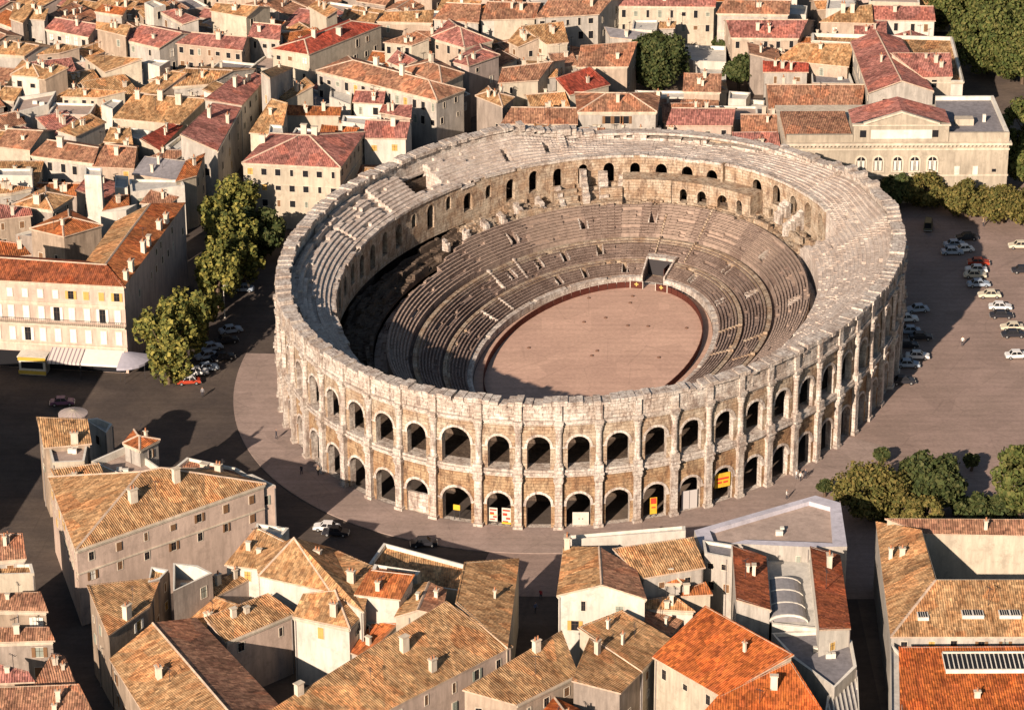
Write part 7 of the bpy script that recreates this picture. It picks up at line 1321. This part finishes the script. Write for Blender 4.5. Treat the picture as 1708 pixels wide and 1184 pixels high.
if zz0 and zz1:
    e=empty('long_skylight',(x0,y0,zz0),'long barred glass skylight on the orange-red corner roof','skylight')
    M=MB(); M.quad((x0,y0,zz0+.3),(x1,y0,zz0+.3),(x1,y1,zz1+.3),(x0,y1,zz1+.3)); M.build('glass',[M_glass],e)
    M=MB(); M.box(((x0+x1)/2,y0,zz0+.2),(x1-x0,.25,.6)); M.box(((x0+x1)/2,y1,zz1+.2),(x1-x0,.25,.6)); M.quad((x0,y0,zz0-.1),(x0,y1,zz1-.1),(x0,y1,zz1+.5),(x0,y0,zz0+.5)); M.build('frame',[M_par],e)
    x=x0
    me=None
    while x<x1:
        if me is None:
            M=MB(); P=[(-.07,y0-x0*0,zz0+.34),(.07,y0,zz0+.34),(.07,y1,zz1+.34),(-.07,y1,zz1+.34)]; M.poly(P); Q=[(p[0],p[1],p[2]-.15) for p in P]; M.quad(P[0],P[3],Q[3],Q[0]); M.quad(P[1],P[2],Q[2],Q[1])
            o=M.build('glazing_bar',[M_par],e,(0,y0,zz0)); me=o.data; o.location=Vector((x0,y0,zz0))-Vector(e.location)
        else: link_part('glazing_bar',me,e,(x-x0,0,0))
        x+=.62
# ------------------------------------------------------------------ trees
def leafmat(name,c1,c2,c3):
    b=NB(name); g=b.new('ShaderNodeNewGeometry'); f=g.outputs['Random Per Island']
    col=b.ramp(f,[(0,c1),(.5,c2),(1,c3)]); b.b.inputs['Roughness'].default_value=.75
    n=b.ramp(b.noise(b.pos(),.6,3),[(.3,g3(.7)),(.7,g3(1.2))]); return b.out(b.mix(col,n,1.,'MULTIPLY'))
LEAF={'k':leafmat('leaves_dark_green',(.03,.045,.015),(.06,.075,.022),(.10,.10,.035)),
 'g':leafmat('leaves_park_green',(.05,.07,.018),(.10,.115,.03),(.16,.145,.045)),
 'o':leafmat('leaves_olive',(.07,.075,.02),(.13,.115,.03),(.20,.15,.045)),
 'y':leafmat('leaves_yellow_green',(.05,.065,.017),(.14,.14,.033),(.31,.26,.06))}
M_bark=plain('bark',(.13,.09,.06),var=.3)
def limb(M,p0,p1,r0,r1,n=6):
    d=(Vector(p1)-Vector(p0)).normalized(); s=d.orthogonal().normalized(); t=d.cross(s)
    A=[Vector(p0)+(s*math.cos(2*PI*i/n)+t*math.sin(2*PI*i/n))*r0 for i in range(n)]; B=[Vector(p1)+(s*math.cos(2*PI*i/n)+t*math.sin(2*PI*i/n))*r1 for i in range(n)]
    for i in range(n): M.quad(A[i],A[(i+1)%n],B[(i+1)%n],B[i])
def crown_mesh(rad,h0,h1,kind,seed):
    rs_=np.random.RandomState(seed); dense=kind in 'ko'
    nc=int(26+rad*5) if not dense else int(34+rad*6); V=[];F=[]
    hc=(h0+h1)/2; hz=(h1-h0)/2
    cl=[]
    for i in range(nc):
        v=rs_.normal(size=3); v/=np.linalg.norm(v); r=rs_.uniform(.55,.95)**.6
        if dense: r=rs_.uniform(.62,.9)
        if kind=='y': r=rs_.uniform(.35,1.02)
        c=np.array([v[0]*rad*r,v[1]*rad*r,hc+v[2]*hz*r*.95]); cl.append((c,rad*rs_.uniform(.20,.36)*(1. if dense else .9)))
    for c,cr in cl:
        nl=int((95 if kind!='y' else 60)*(cr/1.4)**1.6)+26
        v=rs_.normal(size=(nl,3)); v/=np.linalg.norm(v,axis=1)[:,None]
        P=c+v*cr*rs_.uniform(.6,1.15,(nl,1))*(np.array([1,1,.85]) if kind!='y' else np.array([.75,.75,1.5]))
        S=rs_.uniform(.20,.42,nl)*(1.05 if kind!='o' else .8)
        N=v+rs_.normal(size=(nl,3))*.55; N/=np.linalg.norm(N,axis=1)[:,None]
        X=np.cross(N,rs_.normal(size=(nl,3))); X/=np.linalg.norm(X,axis=1)[:,None]; Y=np.cross(N,X)
        b0=len(V)
        Q=np.stack([P-X*S[:,None]-Y*S[:,None]*.6,P+X*S[:,None]-Y*S[:,None]*.5,P+X*S[:,None]*.7+Y*S[:,None]*.7,P-X*S[:,None]*.7+Y*S[:,None]*.6],1).reshape(-1,3)
        V.append(Q)
    V=np.concatenate(V); nq=len(V)//4; F=np.arange(nq*4).reshape(-1,4)
    me=bpy.data.meshes.new('crown'); me.from_pydata(V.tolist(),[],F.tolist()); me.materials.append(LEAF[kind]); return me
def tree(x,y,label,rad,h,kind,seed,cat='tree',base=None):
    e=empty('tree',(x,y,0),label,cat)
    rt=random.Random(seed); h0=h-2*rad*(.92 if h<10 else 1.05); h0=max(.8 if kind in 'ko' else 1.6,h0 if base is None else base)
    M=MB(); top=(rt.uniform(-.4,.4),rt.uniform(-.4,.4),h0+(h-h0)*.45); r0=.16+h*.018
    limb(M,(0,0,-.1),(top[0]*.5,top[1]*.5,top[2]*.5),r0*1.2,r0); limb(M,(top[0]*.5,top[1]*.5,top[2]*.5),top,r0,r0*.5)
    for i in range(5):
        a=rt.uniform(0,2*PI); limb(M,(top[0]*.6,top[1]*.6,top[2]*.6),(math.cos(a)*rad*.55,math.sin(a)*rad*.55,h0+(h-h0)*rt.uniform(.5,.8)),r0*.5,r0*.15,5)
    M.build('trunk',[M_bark]).parent=e
    o=bpy.data.objects.new('crown',crown_mesh(rad,h0,h,kind,seed)); COL.objects.link(o); o.parent=e
    return e
for i,t in enumerate([{'p':[16.67,138.91],'n':'broad dark evergreen tree in the garden behind the arena','r':6.6,'h':12.5,'k':'k'},{'p':[34.08,137.93],'n':'small dark tree beside the white box house','r':3.2,'h':8,'k':'k'},{'p':[25.91,167.95],'n':'dark bush tree under the long white house','r':2.8,'h':6,'k':'k'},{'p':[31.72,157.09],'n':'small round tree on the white garden terrace','r':2.2,'h':6,'k':'k'},{'p':[88.65,149.14],'n':'tall park tree at the top right,largest crown','r':8.5,'h':15,'k':'g'},{'p':[84.53,174.91],'n':'park tree nearest the crimson roofed house','r':7,'h':13,'k':'g'},{'p':[94.92,141.93],'n':'park tree in the middle of the right edge group','r':8,'h':14,'k':'g'},{'p':[93.88,174.8],'n':'park tree cut by the top edge','r':8,'h':14,'k':'g'},{'p':[89.33,99.45],'n':'leafy tree right of the palace corner','r':5.5,'h':11,'k':'g'},{'p':[86.49,80.84],'n':'lower tree at the right edge beside the palace','r':4.5,'h':9,'k':'g'},{'p':[64.95,69.72],'n':'first clipped tree from the left before the palace','r':4.6,'h':6.5,'k':'o'},{'p':[72.52,64.27],'n':'second clipped tree from the left before the palace','r':4.8,'h':7,'k':'o'},{'p':[78.92,61.09],'n':'third clipped tree from the left before the palace','r':4.8,'h':7,'k':'o'},{'p':[84.32,59.18],'n':'clipped tree before the palace cut by the right edge','r':4.6,'h':7,'k':'o'},{'p':[59.19,69.78],'n':'dark low tree between the arena rim and the palace','r':4,'h':6,'k':'k'},{'p':[-65.57,54.57],'n':'farthest plane tree in the shaded square','r':4.6,'h':12,'k':'y'},{'p':[-65.41,38.59],'n':'second plane tree in the shaded square','r':4.8,'h':12.5,'k':'y'},{'p':[-69.07,48],'n':'slim plane tree at the far left of the shaded square','r':3.6,'h':11,'k':'y'},{'p':[-62.6,30.59],'n':'low plane tree filling the row in the shaded square','r':3.6,'h':9,'k':'y'},{'p':[-66.32,28.39],'n':'plane tree with pale top between the second and third in the shaded square','r':3.2,'h':11,'k':'y'},{'p':[-67.52,8.95],'n':'low plane tree above the parked cars in the shaded square','r':3,'h':8.5,'k':'y'},{'p':[-61.26,44.96],'n':'darker plane tree on the right of the shaded square','r':4.6,'h':10,'k':'k'},{'p':[-66.33,19.59],'n':'third plane tree in the shaded square with yellowed top','r':4.2,'h':12,'k':'y'},{'p':[-72.11,-11.23],'n':'large plane tree in front of the hotel corner','r':5.6,'h':13.5,'k':'y'},{'p':[-70.49,-3.82],'n':'smaller plane tree behind the large one by the hotel','r':4.6,'h':13,'k':'y'},{'p':[40.62,-62.88],'n':'big yellow-green clipped tree below the right side of the arena','r':5.6,'h':9,'k':'o'},{'p':[49.9,-59.28],'n':'dark purple-green round tree beside the yellow-green one','r':5,'h':9,'k':'k'},{'p':[44.76,-65.33],'n':'small tree in front of the two round ones','r':3,'h':6.5,'k':'o'},{'p':[48.67,-66.96],'n':'little tree beside the brown roof at lower right','r':2.8,'h':6,'k':'o'},{'p':[63.59,-63.06],'n':'tall loose tree at the right edge near the sandy car park','r':4.6,'h':12,'k':'g'},{'p':[-56.29,71.92],'n':'dark tree at the foot of the white palace-like house','r':3.4,'h':6,'k':'k'}]): tree(t['p'][0],t['p'][1],t['n'],t['r'],t['h'],t['k'],i+3)
for i,(px,py,lb) in enumerate([[58.42,-45.66,'little pruned tree with dark flat crown on the open car park'],[34.41,-54.6,'little pruned tree beside the pale parapet corner'],[44.43,-43.38,'little pruned tree behind the big yellow-green one']]): tree(px,py,lb,1.2,2.7,'k',70+i,'tree',1.1)
# hedge by the right edge
x0,y0=[[53.33,-61.36],[63.59,-61.85]][0]; x1,y1=[[53.33,-61.36],[63.59,-61.85]][1]
e=empty('hedge',(x0,y0,0),'dark ragged hedge along the bottom of the sandy car park','hedge'); rs_=np.random.RandomState(9); nq=5200
P=np.stack([rs_.uniform(x0,x1,nq),y0+rs_.normal(0,1.1,nq),rs_.uniform(.1,1,nq)**.6*2.6],1); P[:,2]*=.75+.4*np.sin(P[:,0]*.9)**2
X=rs_.normal(size=(nq,3)); X/=np.linalg.norm(X,axis=1)[:,None]; Y=np.cross(X,rs_.normal(size=(nq,3))); Y/=np.linalg.norm(Y,axis=1)[:,None]
Q=np.stack([P-X*.3-Y*.2,P+X*.3-Y*.2,P+X*.2+Y*.25,P-X*.2+Y*.25],1).reshape(-1,3)-np.array([x0,y0,0])
me=bpy.data.meshes.new('foliage'); me.from_pydata(Q.tolist(),[],np.arange(nq*4).reshape(-1,4).tolist()); me.materials.append(LEAF['k']); link_part('foliage',me,e)
# ------------------------------------------------------------------ cars
PAINT={k:plain('car_paint_'+n,c,.35) for k,n,c in (('w','white',(.75,.73,.68)),('c','cream',(.66,.58,.42)),('b','pale_blue',(.34,.40,.46)),('r','red',(.42,.06,.03)),('k','black',(.03,.03,.035)),('p','purple',(.20,.10,.16)),('v','dark_olive',(.10,.09,.05)))}
M_tyre=plain('tyre_rubber',(.02,.02,.02)); M_rim=plain('wheel_trim',(.5,.5,.48),.4,.6); M_lamp=plain('lamp_lens',(.8,.75,.6),.2)
def car_meshes(tall=False):
    h=1.25 if not tall else 1.6; k=.3
    low=[(-2.0,.35),(-2.02,.62),(-1.9,.82),(-1.15,.88),(1.15,.9),(1.9,.76),(2.02,.6),(2.0,.35)]
    cab=[(-1.25,.88),(-.85,h+.12),(.45,h+.14),(.95,.9)] if not tall else [(-1.9,.82),(-1.85,h+.3),(1.1,h+.32),(1.55,.82)]
    def extr(prof,w0,w1=None):
        M=MB(); w1=w1 or w0; n=len(prof)
        ws=[w0 if z<1. else w1 for x,z in prof]
        for s in (-1,1): M.poly([(x,s*w,z) for (x,z),w in zip(prof,ws)])
        for i in range(n):
            (x0,z0),(x1,z1)=prof[i],prof[(i+1)%n]; a,c=ws[i],ws[(i+1)%n]; M.quad((x0,-a,z0),(x0,a,z0),(x1,c,z1),(x1,-c,z1))
        return M
    Mb=extr(low,.8); Mc=extr(cab,.72,.58)
    # cabin painted roof + glass band : glass is a slightly smaller inset cabin, roof a lid
    Mr=MB(); a,b_1=cab[1],cab[2]; Mr.box(((a[0]+b_1[0])/2,0,a[1]+.03),(b_1[0]-a[0]+.1,1.2,.07))
    for x0_,x1_ in ((cab[0],cab[1]),(cab[3],cab[2])):
        for s in (-1,1):
            limb(Mr,(x0_[0],s*.72,x0_[1]),(x1_[0],s*.58,x1_[1]),.05,.05,4)
    for s in (-1,1): limb(Mr,((cab[0][0]+cab[3][0])/2,s*.725,.88),((a[0]+b_1[0])/2,s*.585,a[1]),.05,.05,4)
    Mw=MB(); n=12
    for i in range(n):
        t0,t1=2*PI*i/n,2*PI*(i+1)/n; r=.31
        Mw.quad((r*math.cos(t0),-.1,r*math.sin(t0)),(r*math.cos(t1),-.1,r*math.sin(t1)),(r*math.cos(t1),.1,r*math.sin(t1)),(r*math.cos(t0),.1,r*math.sin(t0)))
    for s in (-.1,.1): Mw.poly([(r*math.cos(2*PI*i/n),s,r*math.sin(2*PI*i/n)) for i in range(n)]); Mw.poly([(.17*math.cos(2*PI*i/n),s*1.08,.17*math.sin(2*PI*i/n)) for i in range(n)],None,1)
    Ml=MB(); Ml.box((0,0,0),(.06,.22,.2)); Mp=MB(); Mp.box((0,0,0),(.1,1.55,.12))
    out=[]
    for M,nm,mt in ((Mb,'body',[PAINT['w']]),(Mc,'cabin_glass',[M_glass]),(Mr,'roof_panel',[PAINT['w']]),(Mw,'wheel',[M_tyre,M_rim]),(Ml,'headlight',[M_lamp]),(Mp,'bumper',[M_rim])):
        o=M.build(nm,mt); out.append(o.data); bpy.data.objects.remove(o)
    return out
CM=[car_meshes(),car_meshes(True)]
for i,c in enumerate([{'p':[62.72,73.27],'k':'w','a':8,'n':'pale car alone in shade before the palace trees'},{'p':[64.44,58.15],'k':'v','a':80,'n':'small dark van in the shade with yellow front'},{'p':[68.23,49.02],'k':'b','a':5,'n':'pale blue car,leftmost of three in the shade'},{'p':[69.47,46.63],'k':'w','a':10,'n':'white car squeezed in the middle of three in shade'},{'p':[67.31,45.46],'k':'b','a':0,'n':'pale blue car nearest the arena of the trio'},{'p':[71.46,40.15],'k':'r','a':-5,'n':'red car at the edge of the arena shadow'},{'p':[70.55,36.69],'k':'w','a':-3,'n':'white car just below the red one'},{'p':[69.97,34.12],'k':'c','a':-4,'n':'cream car second below the red one'},{'p':[70.04,29.88],'k':'b','a':3,'n':'blue-grey car at the shadow edge above the cream saloon'},{'p':[71.28,24.85],'k':'c','a':0,'n':'cream saloon half in sun at the shadow edge'},{'p':[72.41,19.36],'k':'w','a':-4,'n':'white car in full sun above the black one'},{'p':[72.08,15.59],'k':'k','a':-2,'n':'black car parked in the sun'},{'p':[73.19,10.26],'k':'c','a':0,'n':'cream car with dark windows near the right edge'},{'p':[72.93,7.12],'k':'k','a':2,'n':'dark grey car below the cream one by the right edge'},{'p':[72.21,-1.85],'k':'w','a':3,'n':'lone white car at the right edge'},{'p':[80.18,48.3],'k':'c','a':0,'n':'beige car at the right edge,highest of the sunlit cars'},{'p':[79.03,36.32],'k':'k','a':0,'n':'dark car cut by the right edge'},{'p':[55.19,14.14],'k':'w','a':4,'n':'grey-white car in shade against the arena wall'},{'p':[54.99,8.86],'k':'b','a':0,'n':'blue-grey car in shade against the arena wall'},{'p':[53.84,2.65],'k':'k','a':3,'n':'nearly black car in shade by the arena'},{'p':[53.09,-5.44],'k':'b','a':-3,'n':'pale car lowest in the arena shade'},{'p':[-68.77,-11.26],'k':'r','a':8,'n':'red car with white roof before the cafe terrace'},{'p':[-67.79,-7.58],'k':'w','a':10,'n':'white car behind the red one by the trees'},{'p':[-66.21,-5.86],'k':'b','a':20,'n':'silver car by the trees,half in sun'},{'p':[-62.79,28.91],'k':'b','a':0,'n':'pale car in deep shade of the square'},{'p':[-66.24,2.72],'k':'b','a':25,'n':'dark blue car in the shaded square'},{'p':[-63.8,5.79],'k':'k','a':20,'n':'black car in the shaded square'},{'p':[-66.65,-0.84],'k':'b','a':25,'n':'grey car nearest the big plane tree'},{'p':[-89.02,-19.49],'k':'p','a':5,'n':'purple car below the striped awning'},{'p':[-27.7,-70.69],'k':'k','a':5,'n':'dark car on the curved road below the arena'},{'p':[-42.65,-65.42],'k':'w','a':-6,'n':'pale car on the curved road by the pyramid roof'},{'p':[-41.2,-67.03],'k':'k','a':-6,'n':'dark car on the curved road by the pyramid roof'},{'p':[51.48,-12.33],'k':'k','a':5,'n':'black car lowest of the row against the arena wall'},{'p':[57.61,18.42],'k':'b','a':8,'n':'blue car one place out from the arena wall in shade'},{'p':[56.66,6.23],'k':'k','a':0,'n':'dark car one place out from the arena wall in deep shade'},{'p':[55.15,-1.95],'k':'w','a':-4,'n':'dull white car one place out,near the shade edge'},{'p':[70.94,52.6],'k':'k','a':6,'n':'dark car behind the pale blue trio in shade'},{'p':[-63.83,-1.37],'k':'k','a':22,'n':'black car beside the grey one near the big plane tree'},{'p':[-63.44,10.22],'k':'b','a':20,'n':'pale grey car highest of the row in the shaded square'}]):
    body,glass,roof,wheel,hl,bump=CM[1 if c['k']=='v' else 0]
    e=empty('parked_car' if c['k']!='v' else 'parked_van',(c['p'][0],c['p'][1],.02),c['n'],'car' if c['k']!='v' else 'van','cars parked round the arena' if c['k']!='v' else None,R(c['a']+(180 if i%3==0 else 0)))
    def pt(nm,me,loc,mat=None):
        o=link_part(nm,me,e,loc)
        if mat: o.material_slots[0].link='OBJECT'; o.material_slots[0].material=mat
        return o
    P_=PAINT[c['k']]; pt('body',body,(0,0,0),P_); pt('cabin_glass',glass,(0,0,0)); pt('roof_panel',roof,(0,0,0),PAINT['w'] if 'white roof' in c['n'] else P_)
    for x in (-1.25,1.25):
        for y in (-.72,.72): pt('wheel',wheel,(x,y,.31))
    for y in (-.55,.55): pt('headlight',hl,(2.02,y,.62))
    for x in (-2.05,2.05): pt('bumper',bump,(x,0,.42))
# ------------------------------------------------------------------ people
def person_mesh():
    J=dict(p=(0,0,.95),ch=(0,0,1.35),nk=(0,0,1.52),hd=(0,.02,1.64),tp=(0,.01,1.76),lh=(.09,0,.9),lk=(.11,.12,.5),la=(.11,.02,.08),lf=(.11,.2,.04),rh=(-.09,0,.9),rk=(-.11,-.02,.5),ra=(-.12,-.2,.1),rf=(-.12,-.03,.04),
      ls=(.19,0,1.44),le=(.26,-.08,1.16),lw=(.27,.06,.93),lm=(.27,.1,.84),rs=(-.19,0,1.44),re=(-.26,.05,1.16),rw=(-.27,.2,.96),rm=(-.27,.25,.88))
    Rr=dict(p=.15,ch=.16,nk=.06,hd=.1,tp=.085,lh=.1,lk=.065,la=.045,lf=.045,rh=.1,rk=.065,ra=.045,rf=.045,ls=.07,le=.045,lw=.032,lm=.04,rs=.07,re=.045,rw=.032,rm=.04)
    E=[('p','ch'),('ch','nk'),('nk','hd'),('hd','tp'),('p','lh'),('lh','lk'),('lk','la'),('la','lf'),('p','rh'),('rh','rk'),('rk','ra'),('ra','rf'),('ch','ls'),('ls','le'),('le','lw'),('lw','lm'),('ch','rs'),('rs','re'),('re','rw'),('rw','rm')]
    ks=list(J); me=bpy.data.meshes.new('p'); me.from_pydata([J[k] for k in ks],[(ks.index(a),ks.index(b)) for a,b in E],[])
    o=bpy.data.objects.new('p',me); COL.objects.link(o); o.modifiers.new('s','SKIN'); sv=me.skin_vertices[0].data
    for i,k in enumerate(ks): sv[i].radius=(Rr[k],Rr[k]*(.8 if k in('p','ch') else 1)); sv[i].use_root=(k=='p')
    o.modifiers.new('u','SUBSURF').levels=1
    dg=bpy.context.evaluated_depsgraph_get(); m2=bpy.data.meshes.new_from_object(o.evaluated_get(dg)); bpy.data.objects.remove(o)
    for k in range(3): m2.materials.append(M_white)
    for p in m2.polygons:
        z=p.center.z; p.material_index=0 if z>1.5 else (1 if z>.93 else 2)
        if abs(p.center.x)>.22 and z<.92: p.material_index=0
    m2.name='person'; return m2
PM=person_mesh(); M_skin=plain('skin',(.45,.27,.18)); M_hair=plain('hair_dark',(.04,.025,.02))
CL={k:plain('cloth_'+k,c) for k,c in (('white',(.75,.7,.62)),('dark',(.05,.05,.06)),('blue',(.12,.16,.28)),('red',(.45,.05,.05)),('tan',(.4,.3,.2)),('grey',(.25,.24,.24)))}
for i,c in enumerate([{'p':[63.56,3.33],'n':'person in pale clothes walking alone on the sunlit car park'},{'p':[30.43,-48.65],'n':'person in white,leftmost of the walking trio by the arena'},{'p':[31.04,-49.3],'n':'person in a pale shirt,middle of the walking trio'},{'p':[31.87,-48.45],'n':'person in dark clothes,rightmost of the walking trio'},{'p':[75.02,59.27],'n':'person standing near the clipped trees'},{'p':[-65.96,-16.6],'n':'person standing on the road near the red car'},{'p':[-52.52,-33.23],'n':'person in dark clothes on the light pavement left of the arena'},{'p':[-44.98,-46.52],'n':'person in shade beside the left arcade'},{'p':[-47.65,-46.28],'n':'person in dark clothes in the shade left of the arcade'},{'p':[28.35,-55.59],'n':'person beside the pale parapet corner'},{'p':[38.77,-56.72],'n':'person near the big yellow-green tree'},{'p':[58.47,-65.44],'n':'person at the hedge near the right edge'},{'p':[-11.03,-91.9],'n':'person walking in the narrow dark lane'},{'p':[-10.21,-87.9],'n':'person in red in the narrow dark lane'}]):
    o=bpy.data.objects.new('person',PM); COL.objects.link(o); o.location=(c['p'][0],c['p'][1],.14 if i in (6,) else .03); o.rotation_euler=(0,0,i*1.9); tag(o,c['n'],'person','people walking near the arena')
    s=c['n']; top=CL['dark'] if 'dark' in s.split('in the')[0] and 'clothes' in s else CL['red'] if 'in red' in s else CL['white'] if ('white' in s or 'pale' in s) else CL[['blue','tan','grey'][i%3]]
    for k,mt in enumerate((M_skin,top,CL['dark'] if 'in white' not in s else CL['grey'])): o.material_slots[k].link='OBJECT'; o.material_slots[k].material=mt
# street lamp in the shaded square
lx,ly=[-65.04,16.88]
e=empty('street_lamp',(lx,ly,0),'thin pale lamp post in the shaded square left of the arena','street lamp')
M=MB(); M.lathe((0,0,0),[(.16,0),(.1,.6),(.06,6.2)],8); M.build('pole',[M_par]).parent=e
M=MB(); M.box((.6,0,6.2),(1.3,.08,.08)); M.box((1.2,0,6.12),(.5,.2,.12)); M.build('arm',[M_par]).parent=e
